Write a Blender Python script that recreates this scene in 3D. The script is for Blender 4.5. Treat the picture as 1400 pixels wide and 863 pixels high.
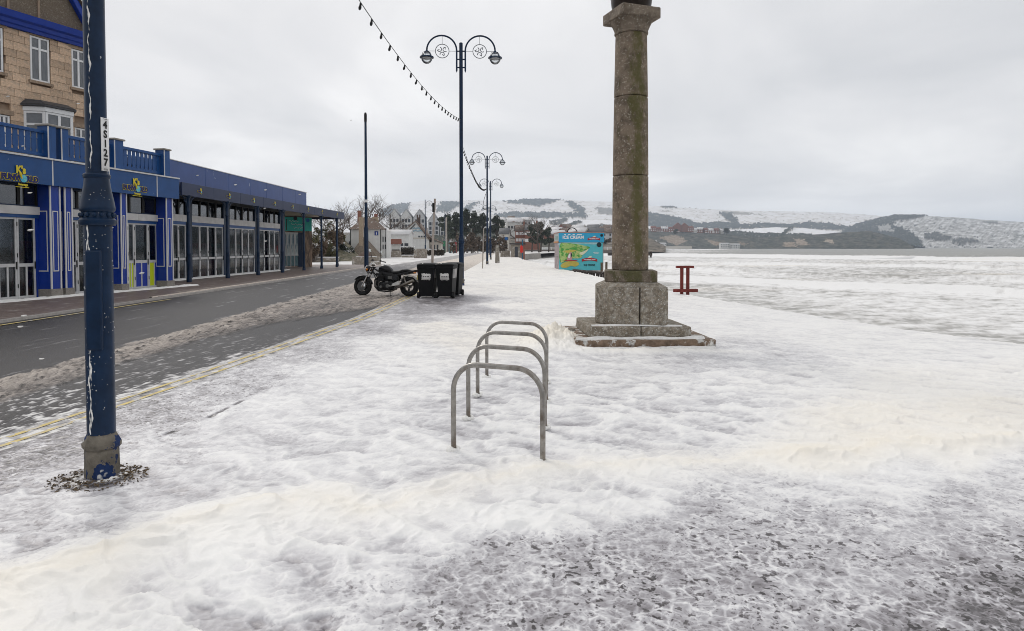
import bpy, bmesh, math, random
import numpy as np
from mathutils import Vector, Matrix
R = math.radians
random.seed(7)
scene = bpy.context.scene
for o in list(bpy.data.objects):
    bpy.data.objects.remove(o)

# ------------------------------------------------------------------ camera
CAMH, PITCH, FPX, HORZ = 1.55, R(1.7), 900.0, 338.0
CX, CY = 700.0, HORZ + FPX * math.tan(PITCH)
cd = bpy.data.cameras.new('camera')
cam = bpy.data.objects.new('camera', cd)
scene.collection.objects.link(cam)
cam.location = (0, 0, CAMH)
cam.rotation_euler = (math.pi / 2 - PITCH, 0, 0)
cd.sensor_fit = 'HORIZONTAL'
cd.sensor_width = 36
cd.lens = FPX / 1400 * 36
cd.shift_y = -(431.5 - CY) / 1400
cd.clip_start = 0.05
cd.clip_end = 40000
scene.camera = cam

# ------------------------------------------------------------------ sky and sun (overcast)
SUN_EL, SUN_AZ = R(38), R(-35)
w = bpy.data.worlds.new('World')
scene.world = w
w.use_nodes = True
nt = w.node_tree
nt.nodes.clear()
N, L = nt.nodes.new, nt.links.new
out = N('ShaderNodeOutputWorld'); bg = N('ShaderNodeBackground')
sky = N('ShaderNodeTexSky'); sky.sky_type = 'NISHITA'; sky.sun_disc = False
sky.sun_elevation = SUN_EL; sky.sun_rotation = SUN_AZ; sky.air_density = 1.0; sky.dust_density = 2.0
tc = N('ShaderNodeTexCoord'); sep = N('ShaderNodeSeparateXYZ')
L(tc.outputs['Generated'], sep.inputs[0])
zz = N('ShaderNodeMath'); zz.operation = 'MAXIMUM'; zz.inputs[1].default_value = 0.0
L(sep.outputs['Z'], zz.inputs[0])
za = N('ShaderNodeMath'); za.operation = 'ADD'; za.inputs[1].default_value = 0.22
L(zz.outputs[0], za.inputs[0])
dx = N('ShaderNodeMath'); dx.operation = 'DIVIDE'; L(sep.outputs['X'], dx.inputs[0]); L(za.outputs[0], dx.inputs[1])
dy = N('ShaderNodeMath'); dy.operation = 'DIVIDE'; L(sep.outputs['Y'], dy.inputs[0]); L(za.outputs[0], dy.inputs[1])
cmb = N('ShaderNodeCombineXYZ'); L(dx.outputs[0], cmb.inputs['X']); L(dy.outputs[0], cmb.inputs['Y'])
cn = N('ShaderNodeTexNoise'); cn.inputs['Scale'].default_value = 0.9; cn.inputs['Detail'].default_value = 5
cn.inputs['Roughness'].default_value = 0.5; cn.inputs['Distortion'].default_value = 0.5
L(cmb.outputs[0], cn.inputs['Vector'])
cr = N('ShaderNodeValToRGB')
cr.color_ramp.elements[0].position = 0.33; cr.color_ramp.elements[0].color = (6.3, 6.35, 6.5, 1)
cr.color_ramp.elements[1].position = 0.66; cr.color_ramp.elements[1].color = (9.4, 9.3, 9.2, 1)
e = cr.color_ramp.elements.new(0.52); e.color = (7.7, 7.65, 7.7, 1)
L(cn.outputs['Fac'], cr.inputs[0])
mx = N('ShaderNodeMix'); mx.data_type = 'RGBA'; mx.inputs[0].default_value = 0.95
L(sky.outputs[0], mx.inputs[6]); L(cr.outputs[0], mx.inputs[7])
L(mx.outputs[2], bg.inputs['Color'])
bg.inputs['Strength'].default_value = 0.1
L(bg.outputs[0], out.inputs['Surface'])

sd = bpy.data.lights.new('sun', 'SUN'); so = bpy.data.objects.new('sun', sd)
scene.collection.objects.link(so)
sd.energy = 0.9; sd.angle = R(18); sd.color = (1.0, 0.96, 0.91)
# sun_rotation turns clockwise from +Y seen from above
sdir = Vector((math.sin(SUN_AZ) * math.cos(SUN_EL), math.cos(SUN_AZ) * math.cos(SUN_EL), math.sin(SUN_EL)))
so.rotation_euler = sdir.to_track_quat('Z', 'Y').to_euler()
scene.view_settings.view_transform = 'Standard'
scene.view_settings.look = 'None'
scene.view_settings.gamma = 1.0
scene.view_settings.exposure = 0.20
scene.cycles.filter_width = 0.95
scene.cycles.max_bounces = 6
scene.cycles.volume_bounces = 1
scene.cycles.transparent_max_bounces = 12

# ------------------------------------------------------------------ picture -> place
def ray(px, py):
    a, b = (px - CX) / FPX, (CY - py) / FPX
    c, s = math.cos(PITCH), math.sin(PITCH)
    return Vector((a, c + b * s, -s + b * c))
def at(px, py, z=0.0):
    d = ray(px, py); t = (z - CAMH) / d.z
    return Vector((d.x * t, d.y * t, z))
def atY(px, py, Y):
    d = ray(px, py); t = Y / d.y
    return Vector((d.x * t, Y, CAMH + d.z * t))

# ------------------------------------------------------------------ noise in numpy
def _h(ix, iy, seed):
    h = (ix.astype(np.int64) * 374761393 + iy.astype(np.int64) * 668265263 + seed * 144269504) & 0xffffffff
    h = ((h ^ (h >> 13)) * 1274126177) & 0xffffffff
    h = ((h ^ (h >> 16)) * 2246822519) & 0xffffffff
    return (h ^ (h >> 15)).astype(np.float64) / 4294967295.0
def perlin(x, y, seed=0):
    ix, iy = np.floor(x), np.floor(y); fx, fy = x - ix, y - iy
    u = fx * fx * fx * (fx * (fx * 6 - 15) + 10); v = fy * fy * fy * (fy * (fy * 6 - 15) + 10)
    def g(a, b):
        an = _h(ix + a, iy + b, seed) * 6.2831853
        return np.cos(an) * (fx - a) + np.sin(an) * (fy - b)
    n0 = g(0, 0) * (1 - u) + g(1, 0) * u; n1 = g(0, 1) * (1 - u) + g(1, 1) * u
    return (n0 * (1 - v) + n1 * v) * 1.45
def fbm(x, y, seed=0, o=4, gain=0.5):
    s = 0; a = 1; t = 0
    for i in range(o):
        s = s + a * perlin(x * 2 ** i, y * 2 ** i, seed + i * 17); t += a; a *= gain
    return s / t
def ridged(x, y, seed=0, o=3, gain=0.5):
    s = 0; a = 1; t = 0
    for i in range(o):
        s = s + a * (1 - np.abs(perlin(x * 2.1 ** i, y * 2.1 ** i, seed + i * 31))); t += a; a *= gain
    return s / t
def sst(a, b, x):
    t = np.clip((x - a) / (b - a), 0, 1); return t * t * (3 - 2 * t)

# ------------------------------------------------------------------ materials
MATS = {}
def mat(name, col=(.5, .5, .5), rough=.6, var=.0, scale=6, metal=0, bump=0, bscale=None, col2=None, lo=.4, hi=.6, spec=.28, rnd=0, stretch=None, specks=None):
    """principled with noise: var darkens and lightens, col2 shows through by a noise threshold, specks = (colour, scale, threshold)"""
    if name in MATS: return MATS[name]
    m = bpy.data.materials.new(name); m.use_nodes = True; t = m.node_tree
    b = t.nodes['Principled BSDF']
    b.inputs['Roughness'].default_value = rough; b.inputs['Metallic'].default_value = metal
    b.inputs['Specular IOR Level'].default_value = spec
    tc = t.nodes.new('ShaderNodeTexCoord'); vec = tc.outputs['Object']
    if stretch:
        mp = t.nodes.new('ShaderNodeMapping'); mp.inputs['Scale'].default_value = stretch
        t.links.new(vec, mp.inputs[0]); vec = mp.outputs[0]
    rgb = t.nodes.new('ShaderNodeRGB'); rgb.outputs[0].default_value = (*col, 1); c = rgb.outputs[0]
    def noise(sc, det=5, ro=.6):
        n = t.nodes.new('ShaderNodeTexNoise'); n.inputs['Scale'].default_value = sc; n.inputs['Detail'].default_value = det
        n.inputs['Roughness'].default_value = ro; t.links.new(vec, n.inputs['Vector']); return n.outputs['Fac']
    def rng(v, a, b2, c0, c1):
        n = t.nodes.new('ShaderNodeMapRange'); n.inputs[1].default_value = a; n.inputs[2].default_value = b2
        n.inputs[3].default_value = c0; n.inputs[4].default_value = c1; t.links.new(v, n.inputs[0]); return n.outputs[0]
    def mixc(f, a, b2, mode='MIX'):
        n = t.nodes.new('ShaderNodeMix'); n.data_type = 'RGBA'; n.blend_type = mode
        for i, v in ((0, f), (6, a), (7, b2)):
            if isinstance(v, (int, float)): n.inputs[i].default_value = v
            elif isinstance(v, tuple): n.inputs[i].default_value = (*v, 1)
            else: t.links.new(v, n.inputs[i])
        return n.outputs[2]
    if col2: c = mixc(rng(noise(scale, 6, .65), lo, hi, 0, 1), c, col2)
    if var:
        v = t.nodes.new('ShaderNodeHueSaturation'); t.links.new(c, v.inputs['Color'])
        t.links.new(rng(noise(scale * 2.3), .3, .7, 1 - var, 1 + var), v.inputs['Value']); c = v.outputs[0]
    if rnd:
        oi = t.nodes.new('ShaderNodeObjectInfo')
        v = t.nodes.new('ShaderNodeHueSaturation'); t.links.new(c, v.inputs['Color'])
        t.links.new(rng(oi.outputs['Random'], 0, 1, 1 - rnd, 1 + rnd), v.inputs['Value'])
        c = v.outputs[0]
    if specks:
        c = mixc(rng(noise(specks[1], 3, .6), specks[2], specks[2] + .03, 0, 1), c, specks[0])
    t.links.new(c, b.inputs['Base Color'])
    if bump:
        bp = t.nodes.new('ShaderNodeBump'); bp.inputs['Strength'].default_value = bump; bp.inputs['Distance'].default_value = .02
        t.links.new(noise(bscale or scale * 4, 6, .6), bp.inputs['Height']); t.links.new(bp.outputs[0], b.inputs['Normal'])
    MATS[name] = m
    return m
def glassmat(name, tint=(.75, .78, .8), base=.12):
    if name in MATS: return MATS[name]
    m = bpy.data.materials.new(name); m.use_nodes = True; t = m.node_tree; t.nodes.clear()
    o = t.nodes.new('ShaderNodeOutputMaterial'); tr = t.nodes.new('ShaderNodeBsdfTransparent'); tr.inputs[0].default_value = (*tint, 1)
    gl = t.nodes.new('ShaderNodeBsdfGlossy'); gl.inputs['Roughness'].default_value = .04; gl.inputs['Color'].default_value = (.9, .92, .95, 1)
    fr = t.nodes.new('ShaderNodeFresnel'); fr.inputs['IOR'].default_value = 1.5
    ad = t.nodes.new('ShaderNodeMath'); ad.operation = 'ADD'; ad.inputs[1].default_value = base; t.links.new(fr.outputs[0], ad.inputs[0])
    mx = t.nodes.new('ShaderNodeMixShader'); t.links.new(ad.outputs[0], mx.inputs[0]); t.links.new(tr.outputs[0], mx.inputs[1]); t.links.new(gl.outputs[0], mx.inputs[2])
    t.links.new(mx.outputs[0], o.inputs[0]); MATS[name] = m
    return m
def rampmat(name, attr, stops, cream=None, rough=(.25, .6), fine=(40, .12), bump=.3, bscale=60, bdist=.01, spec=.4, speck=None, vein=None):
    """colour from a thickness attribute (0 bare .. 1 thick) broken up by fine noise"""
    m = bpy.data.materials.new(name); m.use_nodes = True; t = m.node_tree; b = t.nodes['Principled BSDF']
    n_ = t.nodes.new
    at_ = n_('ShaderNodeAttribute'); at_.attribute_name = attr
    geo = n_('ShaderNodeNewGeometry')
    no = n_('ShaderNodeTexNoise'); no.inputs['Scale'].default_value = fine[0]; no.inputs['Detail'].default_value = 5; no.inputs['Roughness'].default_value = .65
    t.links.new(geo.outputs['Position'], no.inputs['Vector'])
    ms = n_('ShaderNodeMath'); ms.operation = 'MULTIPLY_ADD'; ms.inputs[1].default_value = fine[1] * 2; ms.inputs[2].default_value = -fine[1]
    t.links.new(no.outputs['Fac'], ms.inputs[0])
    ad = n_('ShaderNodeMath'); ad.operation = 'ADD'; t.links.new(at_.outputs['Fac'], ad.inputs[0]); t.links.new(ms.outputs[0], ad.inputs[1])
    def math_(op, a, b_=None, c_=None):
        x = n_('ShaderNodeMath'); x.operation = op
        for i, v in enumerate((a, b_, c_)):
            if v is None: continue
            if isinstance(v, (int, float)): x.inputs[i].default_value = v
            else: t.links.new(v, x.inputs[i])
        return x.outputs[0]
    def nz(sc, det, ro=.55, dis=0.0):
        x = n_('ShaderNodeTexNoise'); x.inputs['Scale'].default_value = sc; x.inputs['Detail'].default_value = det; x.inputs['Roughness'].default_value = ro; x.inputs['Distortion'].default_value = dis
        t.links.new(geo.outputs['Position'], x.inputs['Vector']); return x.outputs['Fac']
    def ss(v, a, b_):
        x = n_('ShaderNodeMapRange'); x.interpolation_type = 'SMOOTHSTEP'; x.inputs[1].default_value = a; x.inputs[2].default_value = b_; t.links.new(v, x.inputs[0]); return x.outputs[0]
    tot = ad.outputs[0]; rel = None
    if speck:      # attribute 'speck': fine bright veins (vein) and bare dark spots
        sa = n_('ShaderNodeAttribute'); sa.attribute_name = 'speck'; sk = sa.outputs['Fac']
        for (sc, amt) in vein:
            v_ = ss(math_('ABSOLUTE', math_('SUBTRACT', nz(sc, 1.5, .5, .6), .5)), .085, .0)
            tot = math_('ADD', tot, math_('MULTIPLY', math_('MULTIPLY', v_, amt), math_('MULTIPLY_ADD', sk, .6, .4))); rel = v_ if rel is None else math_('ADD', rel, v_)
        # lacy web of bubbles: warped cell edges
        wn_ = n_('ShaderNodeTexNoise'); wn_.inputs['Scale'].default_value = 7; wn_.inputs['Detail'].default_value = 3; t.links.new(geo.outputs['Position'], wn_.inputs['Vector'])
        wv_ = n_('ShaderNodeVectorMath'); wv_.operation = 'MULTIPLY_ADD'; wv_.inputs[1].default_value = (.16, .16, 0); t.links.new(wn_.outputs['Color'], wv_.inputs[0]); t.links.new(geo.outputs['Position'], wv_.inputs[2])
        for (sc, wd_, amt) in ((13, .22, .24), (29, .24, .13)):
            vo = n_('ShaderNodeTexVoronoi'); vo.feature = 'DISTANCE_TO_EDGE'; vo.voronoi_dimensions = '2D'; vo.inputs['Scale'].default_value = sc; t.links.new(wv_.outputs[0], vo.inputs['Vector'])
            e_ = ss(vo.outputs['Distance'], wd_, .0); fade = ss(nz(sc * .35, 2), .34, .62)
            tot = math_('ADD', tot, math_('MULTIPLY', math_('MULTIPLY', e_, fade), math_('MULTIPLY', sk, amt)))
        for (sc, lo, hi, amt) in speck:
            d_ = math_('MULTIPLY', ss(nz(sc, 2, .5), lo, hi), math_('MULTIPLY', sk, amt)); cl_ = ss(nz(sc * .07, 3, .6), .40, .58)
            tot = math_('SUBTRACT', tot, math_('MULTIPLY', d_, math_('MULTIPLY_ADD', cl_, .75, .25)))
    r = n_('ShaderNodeValToRGB'); t.links.new(tot, r.inputs[0]); el = r.color_ramp.elements
    el[0].position, el[0].color = stops[0][0], (*stops[0][1], 1); el[1].position, el[1].color = stops[-1][0], (*stops[-1][1], 1)
    for p, c in stops[1:-1]:
        x = el.new(p); x.color = (*c, 1)
    c = r.outputs[0]
    if cream:
        ca = n_('ShaderNodeAttribute'); ca.attribute_name = 'cream'
        mm = n_('ShaderNodeMix'); mm.data_type = 'RGBA'; mm.blend_type = 'MULTIPLY'; t.links.new(ca.outputs['Fac'], mm.inputs[0]); t.links.new(c, mm.inputs[6]); mm.inputs[7].default_value = (*cream, 1); c = mm.outputs[2]
    t.links.new(c, b.inputs['Base Color'])
    rr = n_('ShaderNodeMapRange'); rr.inputs[3].default_value = rough[0]; rr.inputs[4].default_value = rough[1]; t.links.new(ad.outputs[0], rr.inputs[0]); t.links.new(rr.outputs[0], b.inputs['Roughness'])
    b.inputs['Specular IOR Level'].default_value = spec
    bp = n_('ShaderNodeBump'); bp.inputs['Strength'].default_value = bump; bp.inputs['Distance'].default_value = bdist
    n2 = n_('ShaderNodeTexNoise'); n2.inputs['Scale'].default_value = bscale; n2.inputs['Detail'].default_value = 4; t.links.new(geo.outputs['Position'], n2.inputs['Vector'])
    t.links.new(n2.outputs['Fac'], bp.inputs['Height']); t.links.new(bp.outputs[0], b.inputs['Normal'])
    return m

ORD = ['leftmost'] + [w_ + ' from the left' for w_ in 'second third fourth fifth sixth seventh eighth ninth tenth eleventh twelfth thirteenth fourteenth fifteenth sixteenth'.split()]
def ordinal_labels(objs, phrase):
    """look-alikes in a row: each is named by its place among its own kind"""
    for i, o in enumerate(sorted(objs, key=lambda q: q.location.x / q.location.y)): o['label'] = ORD[i] + ' of the ' + phrase
# ------------------------------------------------------------------ object helpers
COL = scene.collection
def tag(o, label=None, cat=None, group=None, kind=None):
    if label: o['label'] = label
    if cat: o['category'] = cat
    if group: o['group'] = group
    if kind: o['kind'] = kind
    return o
def thing(name, label, cat, loc=(0, 0, 0), rz=0, group=None):
    o = bpy.data.objects.new(name, None); COL.objects.link(o); o.location = loc; o.rotation_euler = (0, 0, rz); o.empty_display_size = .2
    return tag(o, label, cat, group)
def link(name, data, m=None, parent=None, kind=None, loc=None, rot=None):
    o = bpy.data.objects.new(name, data); COL.objects.link(o)
    if m is not None and not len(data.materials): data.materials.append(m)
    if parent: o.parent = parent
    if kind: o['kind'] = kind
    if loc is not None: o.location = loc
    if rot is not None: o.rotation_euler = rot
    return o
def copy_tree(o, parent=None):
    c = o.copy(); COL.objects.link(c)
    if parent: c.parent = parent
    for ch in o.children: copy_tree(ch, c)
    return c
def npmesh(name, V, F, attrs=None, smooth=True):
    me = bpy.data.meshes.new(name); V = np.asarray(V, np.float32); F = np.asarray(F, np.int32)
    me.vertices.add(len(V)); me.vertices.foreach_set('co', V.ravel())
    n, k = F.shape
    me.loops.add(n * k); me.loops.foreach_set('vertex_index', F.ravel())
    me.polygons.add(n); me.polygons.foreach_set('loop_start', np.arange(0, n * k, k, dtype=np.int32))
    if smooth: me.polygons.foreach_set('use_smooth', np.ones(n, bool))
    me.update(calc_edges=True)
    for a, v in (attrs or {}).items():
        at_ = me.attributes.new(a, 'FLOAT', 'POINT'); at_.data.foreach_set('value', np.asarray(v, np.float32).ravel())
    return me
def gridfaces(nr, nc):
    i = np.arange(nr * nc).reshape(nr, nc)
    return np.stack([i[:-1, :-1], i[:-1, 1:], i[1:, 1:], i[1:, :-1]], -1).reshape(-1, 4)

class MB:
    def __init__(s): s.v = []; s.f = []
    def add(s, vs, fs):
        b = len(s.v); s.v += [tuple(v) for v in vs]; s.f += [tuple(i + b for i in f) for f in fs]; return s
    def box(s, x0, x1, y0, y1, z0, z1):
        v = [(x, y, z) for z in (z0, z1) for y in (y0, y1) for x in (x0, x1)]
        return s.add(v, [(0, 2, 3, 1), (4, 5, 7, 6), (0, 1, 5, 4), (2, 6, 7, 3), (0, 4, 6, 2), (1, 3, 7, 5)])
    def cbox(s, c, d, rz=0):
        M = Matrix.Rotation(rz, 3, 'Z'); v = []
        for z in (-1, 1):
            for y in (-1, 1):
                for x in (-1, 1): v.append(Vector(c) + M @ Vector((x * d[0] / 2, y * d[1] / 2, z * d[2] / 2)))
        return s.add(v, [(0, 2, 3, 1), (4, 5, 7, 6), (0, 1, 5, 4), (2, 6, 7, 3), (0, 4, 6, 2), (1, 3, 7, 5)])
    def tube(s, pts, r, n=10, cap=True, closed=False):
        pts = [Vector(p) for p in pts]; k = len(pts); rs = r if isinstance(r, (list, tuple)) else [r] * k
        vs = []; up = None
        for i, p in enumerate(pts):
            a = pts[(i - 1) % k] if (i or closed) else p; b = pts[(i + 1) % k] if (i < k - 1 or closed) else p
            d = (b - a).normalized()
            if up is None: up = Vector((0, 0, 1)) if abs(d.z) < .9 else Vector((1, 0, 0))
            x = d.cross(up)
            if x.length < 1e-4: x = d.cross(Vector((0, 1, 0)))
            x.normalize(); y = x.cross(d).normalized(); up = y
            for j in range(n):
                t = 2 * math.pi * j / n; vs.append(p + (x * math.cos(t) + y * math.sin(t)) * rs[i])
        fs = []
        for i in range(k if closed else k - 1):
            for j in range(n):
                i2 = (i + 1) % k
                fs.append((i * n + j, i * n + (j + 1) % n, i2 * n + (j + 1) % n, i2 * n + j))
        if cap and not closed: fs += [tuple(range(n))[::-1], tuple(range((k - 1) * n, k * n))]
        return s.add(vs, fs)
    def lathe(s, prof, n=20, c=(0, 0, 0), rot=0, cap=True):
        vs = []; fs = []; k = len(prof)
        for r, z in prof:
            for j in range(n):
                t = 2 * math.pi * j / n + rot; vs.append((c[0] + r * math.cos(t), c[1] + r * math.sin(t), c[2] + z))
        for i in range(k - 1):
            for j in range(n): fs.append((i * n + j, i * n + (j + 1) % n, (i + 1) * n + (j + 1) % n, (i + 1) * n + j))
        if cap: fs += [tuple(range(n))[::-1], tuple(range((k - 1) * n, k * n))]
        return s.add(vs, fs)
    def disc(s, c, r, axis='y', h=.02, n=20):
        c = Vector(c); d = {'x': Vector((1, 0, 0)), 'y': Vector((0, 1, 0)), 'z': Vector((0, 0, 1))}[axis] * h / 2
        return s.tube([c - d, c + d], r, n)
    def torus(s, c, R_, r, axis='y', n=28, m=10, arc=(0, 2 * math.pi)):
        c = Vector(c); full = abs(arc[1] - arc[0] - 2 * math.pi) < 1e-4; pts = []
        for i in range(n if full else n + 1):
            t = arc[0] + (arc[1] - arc[0]) * i / n; a, b = math.cos(t) * R_, math.sin(t) * R_
            pts.append(c + {'y': Vector((a, 0, b)), 'x': Vector((0, a, b)), 'z': Vector((a, b, 0))}[axis])
        return s.tube(pts, r, m, closed=full)
    def prism(s, poly, y0, y1, axis='y'):
        """polygon (a,b) extruded: axis y -> (a, y, b); axis z -> (a, b, z); axis x -> (x, a, b)"""
        f = {'y': lambda a, b, t: (a, t, b), 'z': lambda a, b, t: (a, b, t), 'x': lambda a, b, t: (t, a, b)}[axis]; n = len(poly)
        vs = [f(a, b, y0) for a, b in poly] + [f(a, b, y1) for a, b in poly]
        return s.add(vs, [tuple(range(n)), tuple(range(n, 2 * n))[::-1]] + [(i, n + i, n + (i + 1) % n, (i + 1) % n) for i in range(n)])
    def loft(s, secs, n=18, axis='x'):
        """secs: (pos, c1, c2, h1, h2, exponent) closed superellipse sections along axis"""
        vs = []; fs = []
        for (p, c1, c2, h1, h2, e) in secs:
            for j in range(n):
                t = 2 * math.pi * j / n; a, b = math.cos(t), math.sin(t)
                a = math.copysign(abs(a) ** (2 / e), a) * h1 + c1; b = math.copysign(abs(b) ** (2 / e), b) * h2 + c2
                vs.append({'x': (p, a, b), 'y': (a, p, b), 'z': (a, b, p)}[axis])
        k = len(secs)
        for i in range(k - 1):
            for j in range(n): fs.append((i * n + j, i * n + (j + 1) % n, (i + 1) * n + (j + 1) % n, (i + 1) * n + j))
        fs += [tuple(range(n))[::-1], tuple(range((k - 1) * n, k * n))]
        return s.add(vs, fs)
    def ball(s, c, r, n=12, m=8, sz=1):
        return s.lathe([(max(1e-4, r * math.sin(math.pi * i / m)), -r * sz * math.cos(math.pi * i / m)) for i in range(m + 1)], n, c)
    def mesh(s, name, smooth=None):
        me = bpy.data.meshes.new(name); me.from_pydata(s.v, [], s.f)
        bm = bmesh.new(); bm.from_mesh(me); bmesh.ops.recalc_face_normals(bm, faces=bm.faces); bm.to_mesh(me); bm.free()
        if smooth is not None:
            me.polygons.foreach_set('use_smooth', [True] * len(me.polygons)); me.set_sharp_from_angle(angle=R(smooth))
        return me
    def build(s, name, m, parent=None, smooth=35, bevel=0, kind=None, loc=None, rot=None):
        o = link(name, s.mesh(name, smooth), m, parent, kind, loc, rot)
        if bevel:
            b = o.modifiers.new('bevel', 'BEVEL'); b.width = bevel; b.segments = 2; b.limit_method = 'ANGLE'; b.angle_limit = R(40)
        return o
UNIT = {}
def unitbox(m, bev=.0):
    k = (m.name, bev)
    if k not in UNIT: UNIT[k] = (lambda me: (me.materials.append(m), me)[1])(MB().box(-.5, .5, -.5, .5, -.5, .5).mesh('block'))
    return UNIT[k]
def piece(name, m, parent, x0, x1, y0, y1, z0, z1):
    """a box piece that shares the unit mesh of its material"""
    o = bpy.data.objects.new(name, unitbox(m)); COL.objects.link(o); o.parent = parent
    o.location = ((x0 + x1) / 2, (y0 + y1) / 2, (z0 + z1) / 2); o.scale = (abs(x1 - x0), abs(y1 - y0), abs(z1 - z0))
    return o
def text(name, body, size, m, parent, loc, rot=(R(90), 0, 0), ext=.004, off=0, sx=1, align='CENTER', shear=0, space=1):
    c = bpy.data.curves.new(name, 'FONT'); c.body = body; c.size = size; c.extrude = ext; c.offset = off; c.align_x = align; c.align_y = 'CENTER'; c.shear = shear; c.space_character = space
    c.resolution_u = 3
    tmp = bpy.data.objects.new('tmp', c); me = bpy.data.meshes.new_from_object(tmp); me.materials.clear(); bpy.data.objects.remove(tmp)
    o = link(name, me, m, parent, None, loc, rot); o.scale = (sx, 1, 1)
    return o
# ================================================================== THE SETTING
KY = np.array([-12, 2, 5.17, 7.62, 9.8, 14.6, 18.85, 25, 60, 170.])
KX = np.array([-5.2, -4.45, -3.83, -3.58, -3.4, -3.04, -3.0, -2.95, -3.1, -4.2])
SY = np.array([-12, 0, 5, 8, 10.3, 11.8, 14.4, 21.1, 30, 41, 48, 82, 116, 150, 200, 320, 640, 1300, 9000.])
SX = np.array([22, 13, 10.6, 9.1, 8.0, 7.35, 6.75, 5.6, 4.75, 3.95, 3.2, 1.4, .5, 3, 14, 42, 125, 300, 300.])
def kerbX(y): return np.interp(y, KY, KX)
def seaX(y): return np.interp(y, SY, SX)
SEAZ = -1.4

# ---- ground sheet, promenade slab, kerbs, roads, pavement
mAsph = mat('asphalt', (.05, .046, .046), .35, .25, 3, bump=.3, bscale=90)
mSnowG = mat('snowy_ground', (.70, .69, .68), .8, .12, .4, col2=(.30, .27, .24), lo=.56, hi=.66, bump=.3)
g = 9500
MB().add([(-g, -g, -2.6), (g, -g, -2.6), (g, g, -2.6), (-g, g, -2.6)], [(0, 1, 2, 3)]).build('ground', mat('seabed', (.2, .18, .15), .9, .2, .01), kind='structure')
ys = np.concatenate([np.arange(-12, 30, 1.0), np.arange(30, 171, 5.0)])
def strip(name, xl, xr, ys, z, m, kind='structure', parent=None):
    V = []; 
    for y in ys: V += [(float(xl(y)), y, z), (float(xr(y)), y, z)]
    return link(name, npmesh(name, V, gridfaces(len(ys), 2), smooth=False), m, parent, kind)
strip('promenade', lambda y: kerbX(y) + .10, lambda y: seaX(y), ys, -.014, mAsph)
# land left of the coast beyond and beside the promenade
lp = [(-900, -12), (-10.75, -12), (-10.75, 58), (-10.75, 168)]
V = []
yl = [-12, 0, 30, 58, 100, 168, 200, 320, 640, 1300, 1700]
for y in yl: V += [(-1500, y, -.12), (-10.6 if y <= 168 else float(np.interp(y, SY, SX)), y, -.12)]
link('land', npmesh('land', V, gridfaces(len(yl), 2), smooth=False), mSnowG, None, 'structure')
strip('beach', lambda y: -10.7, lambda y: seaX(y), [168, 172, 185, 200], -.10, mSnowG)
strip('road', lambda y: -10.7, lambda y: kerbX(y), ys, -.052, mAsph)
# kerb of the promenade and of the far pavement (real steps)
def kerb(name, xf, wd, z1, z0, ys, m):
    V = []
    for y in ys: 
        x = float(xf(y)); V += [(x, y, z0), (x, y, z1), (x + wd, y, z1), (x + wd, y, z0)]
    return link(name, npmesh(name, V, gridfaces(len(ys), 4), smooth=False), m, None, 'structure')
mKerb = mat('kerb_stone', (.30, .28, .26), .7, .2, 4, bump=.3)
kerb('kerb', lambda y: kerbX(y) - .02, .125, .0, -.15, ys, mKerb)
ysp = np.arange(-12, 58.1, 1.0)
kerb('kerb', lambda y: -10.83, .13, .02, -.15, ysp, mKerb)
mPave = mat('brick_paving', (.155, .115, .10), .45, .25, 2.2, col2=(.42, .38, .35), lo=.56, hi=.70, bump=.4, bscale=30)
strip('pavement', lambda y: -24.0, lambda y: -10.83, ysp, .012, mPave)
# sea wall under the promenade edge
V = []
for y in ys: V += [(float(seaX(y)), y, -.005), (float(seaX(y)) + .05, y, -2.6)]
link('sea_wall', npmesh('sea_wall', V, gridfaces(len(ys), 2)), mat('sea_wall_concrete', (.28, .26, .24), .8, .2, 1), None, 'structure')

# ---- yellow no-parking lines
mYel = mat('yellow_paint', (.58, .45, .15), .6, .2, 5, col2=(.44, .41, .36), lo=.47, hi=.60)
yy = np.concatenate([np.arange(1.0, 24, .5)])
for a in (.20, .37):
    strip('yellow_line', lambda y, a=a: kerbX(y) - a - .027, lambda y, a=a: kerbX(y) - a + .027, yy, -.022, mYel)
strip('yellow_line', lambda y: -10.42, lambda y: -10.33, np.arange(6, 22, 2.), -.030, mYel)

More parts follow.
